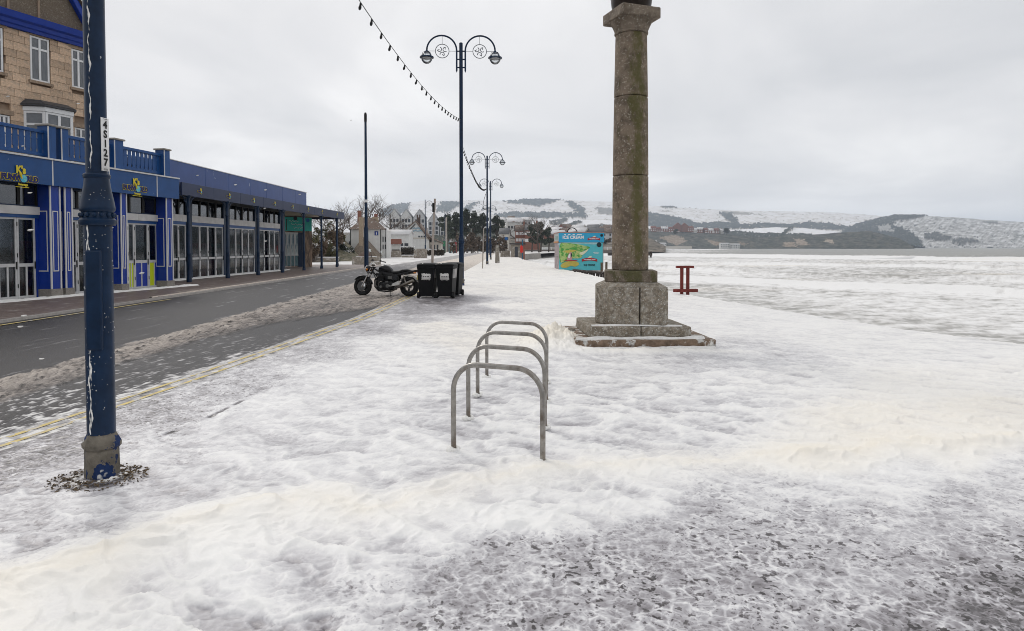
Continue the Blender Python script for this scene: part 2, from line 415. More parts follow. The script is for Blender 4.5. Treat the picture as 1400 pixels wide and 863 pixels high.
# ---- sea foam over the promenade: one sheet of real relief
def foam_controls():
    # photo x, photo y, thickness, cream, ridge size, fine speckle
    return np.array([
        (20, 630, .30, 0, .3, .9), (60, 605, .28, 0, .3, .9), (200, 570, .40, 0, .3, .9), (300, 530, .48, 0, .3, .8), (420, 480, .50, .1, .3, .8), (500, 448, .46, .1, .3, .8),
        (560, 425, .40, .1, .3, .8), (640, 424, .42, .1, .3, .7), (600, 412, .33, .1, .3, .8), (575, 440, .50, .2, .3, .7), (650, 440, .66, .3, .4, .5),
        (60, 680, .50, 0, .6, .4), (20, 760, .50, 0, .7, .3), (110, 710, .50, 0, .7, .3), (250, 680, .58, 0, .6, .2), (230, 620, .55, 0, .5, .4), (330, 600, .64, 0, .5, .2),
        (300, 650, .66, 0, .6, .1), (400, 560, .72, 0, .5, .1), (500, 520, .74, 0, .5, .1), (560, 480, .76, .1, .5, .1), (600, 445, .80, .8, .5, 0), (640, 470, .78, .7, .5, 0), (700, 445, .78, .4, .5, 0), (760, 465, .86, .9, .5, 0),
        (540, 600, .70, 0, .6, .1), (480, 640, .70, 0, .7, .1), (600, 660, .56, 0, .8, .1), (560, 640, .72, 0, .7, .1),
        (680, 580, .66, 0, .9, .05), (700, 540, .70, 0, .8, .05), (800, 570, .72, 0, .9, .05), (820, 620, .74, 0, .9, .05), (900, 600, .70, 0, .9, .05), (980, 560, .74, 0, .8, .05),
        (850, 500, .72, 0, .5, .1), (800, 490, .68, 0, .5, .2), (950, 488, .58, 0, .4, .3), (1050, 488, .62, 0, .4, .3), (1180, 470, .78, .1, .4, .1), (1100, 520, .78, .1, .6, .1),
        (1250, 530, .88, .4, .5, 0), (1380, 520, .86, .3, .5, 0), (1200, 580, .95, .8, .6, 0), (1350, 570, .95, .8, .6, 0), (1000, 440, .78, .1, .3, .1), (950, 412, .78, .2, .3, .1), (1100, 450, .80, .1, .3, .1), (1300, 485, .80, .1, .4, .1),
        (700, 420, .78, .5, .4, .2), (750, 400, .80, .5, .4, .2), (680, 395, .76, .6, .4, .3), (660, 375, .78, .6, .3, .3), (720, 372, .80, .6, .3, .2), (760, 385, .84, .4, .3, .1), (640, 362, .74, .7, .3, .3), (690, 356, .74, .7, .3, .3), (655, 350, .70, .8, .3, .3),
        (20, 855, 1.0, .4, .8, 0), (120, 800, .98, .4, .8, 0), (100, 845, .93, .2, .9, 0), (220, 850, .84, .1, 1., 0), (250, 780, .92, .1, 1., 0), (320, 820, .72, 0, 1., .05), (350, 750, .86, .1, 1., 0), (430, 790, .68, 0, 1., .1), (430, 740, .84, .1, 1., 0),
        (400, 850, .55, 0, .9, .3), (480, 840, .50, 0, .7, .5), (520, 760, .70, 0, 1., .1), (600, 740, .80, 0, 1., .05), (560, 800, .52, 0, .7, .5), (640, 810, .44, 0, .5, .8), (700, 770, .50, 0, .5, .7), (720, 715, .86, 0, 1., 0),
        (650, 850, .44, 0, .5, .9), (760, 850, .42, 0, .5, 1.), (800, 790, .45, 0, .5, .9), (840, 710, .78, 0, 1., .05), (870, 740, .48, 0, .5, .7), (900, 800, .46, 0, .5, .9), (950, 700, .48, 0, .5, .6), (900, 680, .70, 0, .8, .2),
        (1000, 740, .50, 0, .5, .8), (1000, 840, .46, 0, .5, .9), (1020, 780, .42, 0, .5, 1.), (1050, 690, .62, 0, .5, .4), (1150, 675, .70, 0, .6, .2), (1100, 720, .50, 0, .5, .8), (1200, 740, .52, 0, .5, .7), (1150, 800, .48, 0, .5, .8), (1250, 800, .46, 0, .5, .8), (1300, 700, .52, 0, .5, .6),
        (1390, 690, .56, 0, .5, .5), (1380, 770, .44, 0, .5, .9), (1350, 820, .33, 0, .5, 1.), (1390, 850, .24, 0, .5, 1.), (1280, 845, .34, 0, .5, 1.), (1250, 660, .74, 0, .6, .2), (1380, 650, .66, 0, .6, .3), (1150, 640, .96, .5, .7, 0), (1330, 630, .92, .3, .6, 0),
        (640, 980, .42, 0, .5, .9), (1200, 980, .3, 0, .5, 1.), (100, 980, .9, .1, .9, 0)])
def foam_sheet():
    nr, nc = 980, 860
    Y = np.exp(np.linspace(math.log(1.75), math.log(165), nr)); lim = .86 * Y + 1.3
    xl = np.maximum(kerbX(Y) + .0, -lim); xr = np.minimum(seaX(Y) + .02, lim)
    u = np.linspace(0, 1, nc)
    X = xl[:, None] + (xr - xl)[:, None] * u[None]; YY = np.repeat(Y[:, None], nc, 1)
    # ragged seaward lip
    X = X + (u[None] ** 8) * .22 * fbm(YY * .9, YY * 0, 5, 4) * sst(0, 6, YY)
    C = foam_controls(); cu = (C[:, 0] - CX) / FPX; cv = np.log(C[:, 1] - HORZ)
    wx = X + .10 * fbm(X * 1.3, YY * 1.3, 91, 3); wy = YY + .10 * fbm(X * 1.3, YY * 1.3, 92, 3)
    pu = (wx / wy).ravel(); pv = np.log(FPX * CAMH / wy).ravel()
    num = np.zeros((4, pu.size)); den = np.zeros(pu.size)
    for i in range(len(C)):
        wgt = 1 / (((pu - cu[i]) * 1.3) ** 2 + ((pv - cv[i]) * .95) ** 2 + 2e-4) ** 2.2; den += wgt
        for k in range(4): num[k] += wgt * C[i, 2 + k]
    T, cream, rs, sp = (num / den).reshape(4, nr, nc)
    # thick bank thrown along the near edge
    bank = [at(*p) for p in ((-120, 850), (0, 806), (110, 775), (200, 742), (250, 722), (330, 702), (420, 690), (500, 700), (575, 690), (640, 662), (740, 650), (900, 640), (1040, 632), (1180, 618), (1400, 605), (1600, 585))]
    wx2 = X + .16 * fbm(X * 2.2, YY * 2.2, 71, 3); wy2 = YY + .16 * fbm(X * 2.2, YY * 2.2, 72, 3)
    d = np.full(X.shape, 9.)
    for a, b in zip(bank[:-1], bank[1:]):
        ax, ay, bx, by = a.x, a.y, b.x, b.y; t = np.clip(((wx2 - ax) * (bx - ax) + (wy2 - ay) * (by - ay)) / ((bx - ax) ** 2 + (by - ay) ** 2), 0, 1)
        d = np.minimum(d, np.hypot(wx2 - ax - t * (bx - ax), wy2 - ay - t * (by - ay)))
    band = np.exp(-(d / .26) ** 2); crest = np.exp(-(d / .09) ** 2)
    # rotated, stretched coordinates: foam drawn out by the wind along (1,-.75)
    ca, sa = .8, -.6; al = X * ca + YY * sa; ac = -X * sa + YY * ca
    wa = .16 * fbm(X * 1.7, YY * 1.7, 3, 3); wb = .16 * fbm(X * 1.7, YY * 1.7, 4, 3)
    # wind ridges as steep lee edges: sharp on one side
    r1 = ridged(al * 1.1 + wa * 2, ac * 2.7 + wb * 3, 11, 2) ** 3
    r2 = ridged((X + wb) * 2.6, (YY + wa) * 2.6, 23, 3, .5) ** 2.4
    r3 = ridged((X + wb * .5) * 8, (YY + wa * .5) * 8, 37, 3, .55) ** 2
    n1 = fbm((al + wa) * 1.6, (ac + wb) * 2.6, 51, 4)
    n2 = fbm((X + wb * .3) * 6, (YY + wa * .3) * 6, 61, 4, .6)
    near = 1 / (1 + (YY / 9) ** 2)
    cells = ridged(al * 9 + wa * 8, ac * 15 + wb * 8, 43, 2, .5) ** 1.6
    dots = perlin(al * 20 + wa * 6, ac * 34 + wb * 6, 83) + .45 * perlin(al * 41, ac * 60, 84) + .5 * perlin(al * 2.3, ac * 3.1, 85)
    dip = sst(.02, .6, perlin((X + wa) * 2.7, (YY + wb) * 4.0, 27) + .25 * perlin((X + wa) * 6, (YY + wb) * 9, 28))
    ridg = .55 * r1 + .45 * r2
    def lee(n, a, b_): return np.where(n > 0, np.exp(-n / a), np.exp(n / b_))      # crest with one soft and one sharp side
    g1 = lee(perlin(al * 1.05 + wa * 3.2, ac * 2.5 + wb * 4.5, 111), .26, .075)
    g2 = lee(perlin(X * 2.3 + wa * 5, YY * 2.9 + wb * 5, 112) + .25 * perlin(X * 6, YY * 7, 113), .26, .085)
    g3 = lee(perlin(X * 5.4 + wa * 7, YY * 6.4 + wb * 7, 114) + .25 * perlin(X * 14, YY * 15, 115), .28, .06)
    g4 = lee(perlin(X * 12 + wa * 9, YY * 14 + wb * 9, 116), .3, .09)
    n5 = fbm((X + wa) * 4.2, (YY + wb) * 6.5, 62, 4, .6)
    act = (1 - .62 * band)
    rs0 = rs; calm = sst(.35, .9, sp); rs = rs * (1 - .82 * calm)
    F = T + .02 + rs * act * (.34 * (g1 - .33) + .28 * (g2 - .33) + .20 * n1 - .15 * dip + .04) + (.20 * (g3 - .34) * (1 - .4 * calm) + .12 * (g4 - .35)) * (.3 + .7 * rs0) * act + .045 * n5 * act * (1 - .6 * calm) + .26 * band
    F = F + sp * .10 * (cells - .45) - sp * .06 * sst(.1, .5, perlin(al * 4 + wa * 3, ac * 7, 87)) * sst(.6, .45, T) - .075 * calm
    # far and roadside: streaky scum and bare wet patches
    far = sst(5, 14, YY) * (1 - sst(3.5, 4.5, X) * .4)
    F = F + far * (.22 * fbm(X * 1.4, YY * .9, 101, 5, .6) + .06 * fbm(X * 7, YY * 5, 102, 3))
    rd = sst(.0, .9, sp) * sst(2.2, .2, X - kerbX(YY)) * sst(3, 4.5, YY)
    F = F + rd * (.32 * fbm(X * 5 + wa * 4, YY * 3 + wb * 4, 103, 4, .65))
    # worn joint between the paving and the edge strip
    # bare gritty ring blown clear round the near lamp post
    lx, ly = LAMP1; q = np.hypot((X - lx) * .95, (YY - ly + .07)) + .045 * fbm(X * 9, YY * 9, 7, 3)
    ring = sst(.16, .30, q + .06 * fbm(X * 5, YY * 5, 17, 3)); F = F * ring + (.14 + .34 * sst(.0, .35, fbm(X * 30, YY * 30, 8, 3))) * (1 - ring)
    # worn joint showing through between paving and edge strip
    jn = [at(*p) for p in ((176, 609), (240, 592), (292, 571), (338, 547))]; dj = np.full(X.shape, 9.)
    for a, b in zip(jn[:-1], jn[1:]):
        t = np.clip(((X - a.x) * (b.x - a.x) + (YY - a.y) * (b.y - a.y)) / ((b.x - a.x) ** 2 + (b.y - a.y) ** 2), 0, 1); dj = np.minimum(dj, np.hypot(X - a.x - t * (b.x - a.x), YY - a.y - t * (b.y - a.y)))
    F = F - .55 * sst(.032, .012, dj + .012 * n2) * sst(-.12, .12, fbm(X * 2.6, YY * 2.6, 131, 3))
    h = .006 + np.clip(F, 0, 1.4) * .016 + rs * (.021 * g1 + .016 * g2 + .014 * n1 - .010 * dip) * np.clip(T, .3, 1) + (.0055 * g3 + .0022 * g4) * (.3 + rs0) + .004 * sp * cells * near
    h = h + band * (.020 + .036 * n1 + .007 * g2 + .010 * n5) + crest * .010 * (.6 + n2) * sst(-.3, .2, n1)
    h = np.maximum(h * (.25 + .75 * sst(.0, .4, X - kerbX(YY) + .2)), .003)
    # foam piled against the column steps, thicker to its left
    cx_, cy_ = COLXY
    pile = np.exp(-(((X - cx_ + 1.25) / .42) ** 2 + ((YY - cy_ + .25) / .75) ** 2)); pile2 = np.exp(-(((X - cx_ - .1) / 1.35) ** 2 + ((YY - cy_ + 1.1) / .16) ** 2))
    h = h + pile * (.20 + .12 * r3 + .1 * n2) + pile2 * (.05 + .05 * n2)
    F = F + pile * .5 + pile2 * .4; cream = cream + pile * .8 + pile2 * .45
    ex = np.clip(cream * .75 + band * .35 + crest * .35 * (.5 + n2) + .25 * cream * n2, 0, 1.3)
    V = np.stack([X, YY, h], -1).reshape(-1, 3)
    me = npmesh('foam', V, gridfaces(nr, nc), {'foam': F, 'cream': np.clip(ex, 0, 1), 'speck': np.clip(sp, 0, 1) * (1 - .75 * far)})
    m = rampmat('foam_on_paving', 'foam', [(.0, (.040, .034, .035)), (.20, (.10, .092, .095)), (.36, (.27, .255, .27)), (.50, (.44, .43, .45)), (.68, (.66, .655, .665)), (.84, (.80, .795, .79)), (1., (.86, .855, .84))], (1.0, .945, .845), (.30, .62), (75, .065), .38, 85, .005, speck=((27, .585, .635, .44), (55, .60, .65, .22)), vein=((11, .13),))
    o = link('sea_foam', me, m, None, 'stuff'); tag(o, 'whipped cream and grey sea foam blown in ridges across the promenade', 'foam')
LAMP1 = tuple(at(140, 652)[:2])
COLXY = (1.91, 10.65)
foam_sheet()

# ---- scum and slush over the road
def road_sheet():
    nr, nc = 520, 300
    Y = np.exp(np.linspace(math.log(2.6), math.log(165), nr)); u = np.linspace(0, 1, nc)
    lim = np.maximum(-10.7, -(.9 * Y + 3)); K = kerbX(Y)
    X = lim[:, None] + (K - .012 - lim)[:, None] * u[None]; YY = np.repeat(Y[:, None], nc, 1)
    n = fbm(X * 2.5, YY * 1.2, 201, 5, .6); nf = fbm(X * 9, YY * 6, 202, 4, .65); ns = fbm(X * 5, YY * .5, 203, 4, .6)
    F = .02 + .10 * sst(11, 24, YY) + .10 * n + .05 * nf
    # streaks of foam dragged along the carriageway
    F += sst(.20, .42, ns + .25 * nf) * .32 * sst(4, 8, YY)
    F += .16 * sst(24, 42, YY)
    # speckled foam on the near lane beside the yellow lines
    lane = sst(-5.55, -5.1, X + .2 * n) * sst(14.5, 10, YY + 2 * n)
    blob = .6 * fbm(X * 4.5, YY * 4.5, 207, 5, .75) + .5 * fbm(X * 13, YY * 11, 217, 3, .7)
    F += lane * (.82 * sst(.03, .16, blob) - .02) * (.55 + .45 * sst(9, 6, YY))
    lx = X - (kerbX(YY) - .5)
    F += sst(-.35, .1, lx + .25 * n) * sst(20, 8, YY) * (.30 + .2 * nf)
    # brown slush windrow that widens up the road
    cxw = np.interp(YY, [2, 7.3, 14.4, 22.5, 30, 60], [-5.3, -5.65, -5.95, -6.3, -6.6, -7.2])
    rightedge = np.interp(YY, [2, 10.5, 13.5, 18, 24, 170], [-5.0, -5.3, -5.0, -3.3, -2.9, -2])
    wv = .30 * n + .12 * nf
    left = cxw - .42
    br = sst(-.12, .12, X - left + wv * .7) * sst(.12, -.12, X - rightedge + wv)
    grit = fbm(X * 14, YY * 11, 208, 3, .7)
    thin = sst(.0, .9, X - cxw) * sst(24, 13, YY) * .16
    F = F * (1 - br) + br * (.50 + .26 * n + .20 * grit - thin + .15 * sst(18, 40, YY))
    g2_ = fbm(X * 26, YY * 20, 209, 2, .7); F = F + br * (.22 * grit + .16 * g2_) - br * .5 * sst(.22, .42, grit)
    ridge1 = np.exp(-((X - cxw + wv * .5) / .3) ** 2) * sst(36, 20, YY); ridge2 = np.exp(-((X - rightedge + .5 + wv) / .5) ** 2) * sst(40, 20, YY) * sst(9, 13, YY)
    h = -.044 + .012 * np.clip(F, 0, 1) + br * (.018 + .026 * grit + .012 * n + .010 * g2_) + (ridge1 * .05 + ridge2 * .02) * (.7 + grit)
    h = np.where((lx > .02) & (lx < .5) & (YY < 24), -.0262 + .012 * sst(.24, .40, nf + .4 * n), h)
    # the foam runs together with the promenade far up the road
    fr = sst(40, 75, YY); F = F + fr * .22; brown = br * (1 - .35 * fr)
    F = np.where((lx > -.05) & (lx < .6), np.maximum(F, .50 + .45 * nf + .2 * n), F)
    me = npmesh('scum', np.stack([X, YY, h], -1).reshape(-1, 3), gridfaces(nr, nc), {'foam': F, 'cream': np.clip(brown * 1.0 + .2 * fr, 0, 1)})
    m = rampmat('scum_on_road', 'foam', [(0., (.030, .029, .031)), (.22, (.058, .056, .059)), (.38, (.19, .185, .19)), (.55, (.42, .41, .41)), (.75, (.64, .63, .62)), (1., (.78, .77, .75))], (.87, .79, .71), (.42, .75), (30, .24), .6, 50, .012, spec=.10)
    o = link('slush_on_road', me, m, None, 'stuff'); tag(o, 'wet road scum with a brown slush windrow and streaks of foam', 'slush')
road_sheet()
# far pavement: slush along its kerb and white drift along the shop fronts
def drift(name, pts, wd, hgt, m, label, seed, n=260):
    """irregular low drift following a polyline"""
    P = np.array(pts, float); L_ = np.concatenate([[0], np.cumsum(np.hypot(*np.diff(P[:, :2], axis=0).T))]); s = np.linspace(0, L_[-1], n)
    cx = np.interp(s, L_, P[:, 0]); cy = np.interp(s, L_, P[:, 1]); cz = np.interp(s, L_, P[:, 2]); tx = np.gradient(cx); ty = np.gradient(cy); k = np.hypot(tx, ty); nx, ny = -ty / k, tx / k
    wl = wd * (.6 + .9 * np.abs(fbm(s * .6, s * 0, seed, 4))); V = []
    for j, q in enumerate(np.linspace(-1, 1, 9)):
        ww = q * wl * (1 + .35 * perlin(s * 1.5, s * 0 + j, seed + 3)); hh = (1 - q * q) * hgt * (.55 + .9 * np.abs(fbm(s * 1.4, s * 0 + j * .3, seed + 9, 4))) - .004
        V.append(np.stack([cx + nx * ww, cy + ny * ww, cz + hh], -1))
    V = np.stack(V, 1).reshape(-1, 3)
    return tag(link(name, npmesh(name, V, gridfaces(n, 9)), m, None, 'stuff'), label, 'foam drift')
mDrift = mat('foam_drift', (.78, .77, .74), .7, .10, 4, bump=.5, bscale=20)
mSlush = mat('brown_slush', (.50, .44, .38), .8, .25, 6, col2=(.22, .18, .15), lo=.56, hi=.66, bump=.8, bscale=16)
drift('slush_drift', [(-11.0, 20, .012), (-11.05, 30, .012), (-11.2, 44, .012), (-11.4, 57, .012)],   .10, .045, mSlush, 'brown slush drift lying along the far kerb', 301)

# ---- the sea
def sea_sheet():
    nr, nc = 620, 520
    Y = np.exp(np.linspace(math.log(6.0), math.log(9000), nr)); xl = np.where(Y < 160, seaX(Y) - .6, seaX(Y) - 30); xr = .98 * Y + 14
    u = np.linspace(0, 1, nc); X = xl[:, None] + (xr - xl)[:, None] * u[None]; YY = np.repeat(Y[:, None], nc, 1)
    wn = fbm(X * .02, YY * .02, 401, 3)
    amp = sst(14, 60, YY) * sst(5000, 1200, YY)
    z = np.zeros_like(X); brk = np.zeros_like(X)
    # breakers: crests run slantwise, so they rise towards the left of the view
    for (y0, k, ln, a, seed, fo) in ((62, 1.2, 2.6, .22, 1, .5), (84, 1.3, 3.2, .34, 2, .6), (118, 1.4, 5.2, .80, 11, 1.0), (160, 1.2, 4.6, .40, 12, .55), (262, 1.0, 10, .85, 4, 1.2), (330, .8, 9, .35, 5, .35), (430, .6, 11, .35, 6, .3), (570, .4, 14, .4, 7, .35), (760, .2, 18, .65, 8, .4), (1050, .1, 24, .8, 9, .7)):
        s = y0 / 150; q = YY + k * X
        dd = (q - y0 + 26 * s ** .8 * fbm(X * .017 / s ** .7, YY * .008 / s, 410 + seed, 4)) / ln + .55 * fbm(X * .10, YY * .05, 450 + seed, 4, .6)
        mod = sst(-.12, .30, fbm(X * .016 / s ** .5, YY * 0 + seed * 3.1, 430 + seed, 3) + (.25 if y0 in (262, 118) else 0))
        prof = np.where(dd < 0, np.exp(-(dd / .35) ** 2), np.exp(-(dd / 1.1) ** 2))
        z += a * prof * (.3 + .7 * mod); brk += fo * mod * (np.exp(-((dd + .35) / .6) ** 2) + .55 * np.exp(-((dd + 1.6) / 1.2) ** 2)) - .45 * (1 - mod * .5) * np.exp(-((dd - .6) / .8) ** 2) * sst(30, 60, YY)
    sc = 1 / (1 + YY / 60)
    z += amp * .16 * fbm(X * .15, YY * .12, 405, 4) + .10 * fbm(X * .9, YY * .7, 406, 4) * sst(120, 20, YY) + .20 * fbm(X * .05, YY * .05, 407, 3) * sst(30, 80, YY)
    streak = fbm(X * .62 + 2 * wn, YY * 1.1 + 2 * wn, 411, 5, .64); st2 = fbm(X * 1.5, YY * 2.6, 412, 4, .6); big = fbm(X * .03, YY * .05, 413, 4)
    lace = ridged(X * 1.0 + wn, YY * 1.6, 414, 4, .62) ** 2
    F = .61 + .54 * streak + .30 * st2 * sst(90, 25, YY) + .38 * (lace - .5) + .24 * big
    ang = X / YY
    off = sst(262, 285, YY + 1.0 * X + 26 * 1.5 * fbm(X * .013, YY * .006, 414, 3)) * sst(.20, .40, ang + .10 * fbm(YY * .02, X * .01, 420, 2))     # open water further out
    F = F - off * .50 + np.clip(brk, -.6, 1.3) * (.50 + .45 * fbm(X * .5, YY * .35, 470, 4, .65))
    F = F - sst(.42, .0, F) * .08
    F = F - .20 * sst(1, 3, X - seaX(YY)) * sst(15, 8, X - seaX(YY)) * sst(75, 30, YY)
    cream = np.clip(.55 * sst(.05, .5, fbm(X * .05, YY * .09, 415, 4)) * sst(35, 55, YY) * sst(220, 90, YY), 0, 1)
    me = npmesh('sea', np.stack([X, YY, SEAZ + z], -1).reshape(-1, 3), gridfaces(nr, nc), {'foam': F, 'cream': cream})
    m = rampmat('surf', 'foam', [(0., (.205, .20, .175)), (.25, (.275, .27, .25)), (.45, (.43, .42, .40)), (.62, (.66, .65, .635)), (.85, (.84, .835, .825))], (.96, .90, .80), (.3, .7), (4, .14), .6, 2.5, .12, spec=.10)
    link('sea', me, m, None, 'structure')
sea_sheet()

# ---- hills
def inpoly(px, py, poly):
    r = np.zeros(px.shape, bool); n = len(poly)
    for i in range(n):
        x1, y1 = poly[i]; x2, y2 = poly[(i + 1) % n]
        if y1 == y2: continue
        c = ((y1 > py) != (y2 > py)) & (px < (x2 - x1) * (py - y1) / (y2 - y1) + x1); r ^= c
    return r
HILL = {}
def hill(name, prof, Yf, Yb, masks, base, m, zf=-1.2, nr=120, nc=820, rough=5, power=1.0, seed=1, tree=7, warp=3.0, mott=.6, streak=0):
    P = np.array(prof, float); px = np.linspace(P[0, 0], P[-1, 0], nc); top = np.interp(px, P[:, 0], P[:, 1]) + .8 * fbm(px * .06, px * 0, seed, 4) + .35 * perlin(px * .7, px * 0, seed + 1)
    t = np.concatenate([np.linspace(0, 1, nr), [1.12, 1.3]]); Y = Yf + (Yb - Yf) * t; u = (px - CX) / FPX
    X = u[None] * Y[:, None]; YY = np.repeat(Y[:, None], nc, 1)
    zr = (CAMH + (HORZ - top) * Yb / FPX)
    tt = np.clip(t, 0, 1); s = np.where(t <= 1, tt ** power, 1 - .35 * (t - 1))
    z = zf + (zr - zf)[None] * s[:, None]
    lam = (Yb - Yf) / 6
    env = (np.sin(np.pi * np.clip(t, 0, 1)) ** .8)[:, None]
    z = z + env * rough * fbm(X / lam, YY / lam, seed + 2, 4)
    ppy = HORZ - (z - CAMH) * FPX / YY; ppx = np.repeat(px[None], len(t), 0)
    qx = ppx + warp * (1.2 * fbm(ppx * .08, ppy * .25, seed + 5, 3) + 1.0 * perlin(ppx * .55, ppy * .9, seed + 31) + 1.3 * perlin(ppx * .22, ppy * .5, seed + 33)); qy = ppy + warp * (.4 * fbm(ppx * .08, ppy * .25, seed + 6, 3) + .42 * perlin(ppx * .6, ppy * .5, seed + 32) + .4 * perlin(ppx * .2, ppy * .3, seed + 34))
    c = base + .16 * fbm(X / lam * 2, YY / lam * 2, seed + 7, 5, .65) + mott * (.55 * fbm(ppx * .12, ppy * .45, seed + 21, 5, .7) + .25 * ridged(ppx * .09 + ppy * .05, ppy * .30, seed + 23, 3, .6) ** 3 - .06)
    hedge_ = np.abs(perlin(ppx * .035 + ppy * .05, ppy * .16, seed + 51)); c = c + mott * .9 * sst(.022, .006, hedge_) * (perlin(ppx * .1, ppy * .3, seed + 52) > -.15)
    if streak: c = c + streak * fbm((ppx + ppy * .9) * .28, ppy * .06, seed + 61, 4, .65)
    w_ = np.zeros_like(c)
    for poly, val in masks:
        k = inpoly(qx, qy, poly); c = np.where(k, val + (.16 if val < .75 else .10) * fbm(ppx * .35, ppy * 1.1, seed + 8, 4, .7) - ((.42 * sst(.16, .42, fbm(ppx * .22, ppy * .8, seed + 41, 4, .7)) + .2 * sst(.1, .5, fbm(ppx * .6, ppy * 1.5, seed + 43, 3, .7))) if val > .75 else 0), c)
        if val > .75: w_ = np.where(k, 1, w_)
    z = z + w_ * tree * (.5 + np.abs(perlin(X / tree / 1.2, YY / tree / 3, seed + 9)))
    me = npmesh(name, np.stack([X, YY, z], -1).reshape(-1, 3), gridfaces(len(t), nc), {'foam': c})
    HILL[name] = (px, Y[:nr], z[:nr])
    return link(name, me, m, None, 'structure')
def on_hill(name, px, py):
    P, Y, Z = HILL[name]; i = int(np.argmin(abs(P - px))); pp = HORZ - (Z[:, i] - CAMH) * FPX / Y
    j = int(np.argmin(abs(pp - py))); return Vector(((px - CX) / FPX * Y[j], Y[j], Z[j, i]))
def hillmat(name, stops, sc=.03, amt=.10):
    return rampmat(name, 'foam', stops, None, (.8, .9), (sc, amt), .6, sc * 2, 3, .1)
mHill = hillmat('snowy_down', [(0., (.80, .80, .82)), (.25, (.70, .68, .66)), (.45, (.42, .39, .35)), (.65, (.17, .165, .15)), (.85, (.055, .066, .062))], .02)
mCliff = hillmat('wooded_cliff', [(0., (.72, .72, .74)), (.25, (.48, .42, .36)), (.45, (.22, .175, .135)), (.65, (.14, .13, .11)), (.9, (.05, .06, .055))], .05)
mChalk = hillmat('chalk_cliff', [(0., (.74, .74, .75)), (.25, (.60, .595, .585)), (.45, (.36, .355, .345)), (.65, (.16, .16, .155)), (.9, (.050, .060, .058))], .03)
hill('far_hill', [(380, 312), (430, 300), (500, 288), (540, 280), (580, 275), (640, 274), (690, 275), (720, 273), (780, 274), (830, 276), (880, 281), (930, 284), (1000, 288), (1060, 289), (1130, 290), (1190, 294), (1230, 298), (1320, 308), (1420, 325)], 2100, 3600,
     [([(535, 281), (562, 278), (556, 291), (520, 298), (520, 288)], .88), ([(596, 290), (604, 277), (634, 277), (612, 292)], .86), ([(640, 279), (655, 277), (640, 292), (632, 290)], .84), ([(686, 276), (745, 271), (768, 273), (738, 283), (712, 280)], .9),
      ([(674, 294), (700, 291), (760, 291), (800, 293), (800, 298), (740, 299), (690, 300)], .9), ([(772, 276), (782, 276), (794, 283), (803, 297), (795, 300), (788, 290)], .9), ([(812, 283), (842, 286), (842, 295), (820, 292)], .62),
      ([(884, 291), (905, 294), (930, 298), (956, 307), (956, 316), (880, 316)], .9), ([(985, 292), (1000, 291), (1009, 303), (1006, 307), (994, 302)], .9), ([(950, 307), (985, 304), (1010, 307), (1050, 306), (1080, 308), (1105, 304), (1140, 307), (1180, 313), (1180, 318), (1080, 312), (1000, 314), (950, 316)], .9), ([(900, 283), (913, 282), (928, 283), (915, 286)], .8), ([(945, 284), (951, 283), (952, 286)], .8),
      ([(985, 289), (1010, 290), (1040, 293), (1020, 294), (990, 292)], .55)], .20, mHill, seed=501, rough=22, power=1.0)
hill('middle_hill', [(560, 330), (600, 318), (640, 308), (700, 301), (740, 299), (790, 301), (830, 301), (880, 308), (930, 316), (980, 317), (1010, 314), (1060, 311), (1100, 312), (1150, 318), (1190, 326), (1230, 336)], 1250, 2100,
     [([(640, 309), (690, 302), (692, 312), (660, 318)], .6), ([(750, 304), (778, 300), (772, 306), (756, 312)], .8), ([(776, 309), (790, 303), (796, 305), (782, 312)], .85), ([(820, 306), (870, 310), (930, 318), (930, 326), (820, 314)], .7), ([(1064, 324), (1078, 312), (1090, 310), (1082, 314), (1074, 322)], .85), ([(600, 318), (650, 312), (640, 326), (590, 330)], .8),
      ([(690, 316), (740, 313), (800, 315), (880, 312), (900, 345), (690, 345)], .55), ([(1010, 318), (1040, 322), (1110, 322), (1110, 345), (960, 345), (960, 322)], .9)], .06, mHill, seed=541, rough=5, warp=1.5, mott=.35)
hill('wooded_cliff', [(838, 326), (860, 320), (885, 316), (920, 317), (960, 318), (990, 319), (1010, 323), (1050, 325), (1080, 321), (1110, 321), (1150, 318), (1190, 316), (1230, 326), (1250, 338)], 1150, 1400,
     [([(900, 325), (925, 321), (940, 330), (925, 336)], .42), ([(962, 326), (985, 332), (1000, 337), (975, 335)], .45), ([(1085, 325), (1100, 328), (1108, 336), (1090, 334)], .40), ([(1070, 332), (1085, 331), (1090, 338), (1072, 338)], .42), ([(1130, 326), (1140, 330), (1138, 334), (1128, 330)], .35), ([(1010, 330), (1022, 333), (1020, 336), (1008, 334)], .48)], .80, mCliff, seed=561, rough=5, power=.8, tree=4)
hill('chalk_headland', [(1110, 333), (1150, 317), (1172, 307), (1200, 300), (1222, 295.5), (1262, 295.5), (1300, 297), (1350, 301), (1400, 304), (1480, 311), (1560, 322), (1620, 336)], 1900, 2700,
     [([(1100, 345), (1150, 316), (1170, 305), (1222, 294), (1275, 293), (1250, 300), (1222, 303), (1215, 308), (1240, 316), (1258, 330), (1262, 342), (1100, 345)], .92), ([(1195, 311), (1215, 309), (1222, 320), (1205, 318)], .45), ([(1262, 322), (1280, 319), (1300, 327), (1290, 331), (1265, 327)], .82), ([(1300, 329), (1322, 326), (1340, 332), (1310, 334)], .78), ([(1340, 303), (1364, 303), (1362, 307), (1345, 305)], .75)], .36, mChalk, seed=581, rough=18, power=.75, mott=.95, streak=.3)
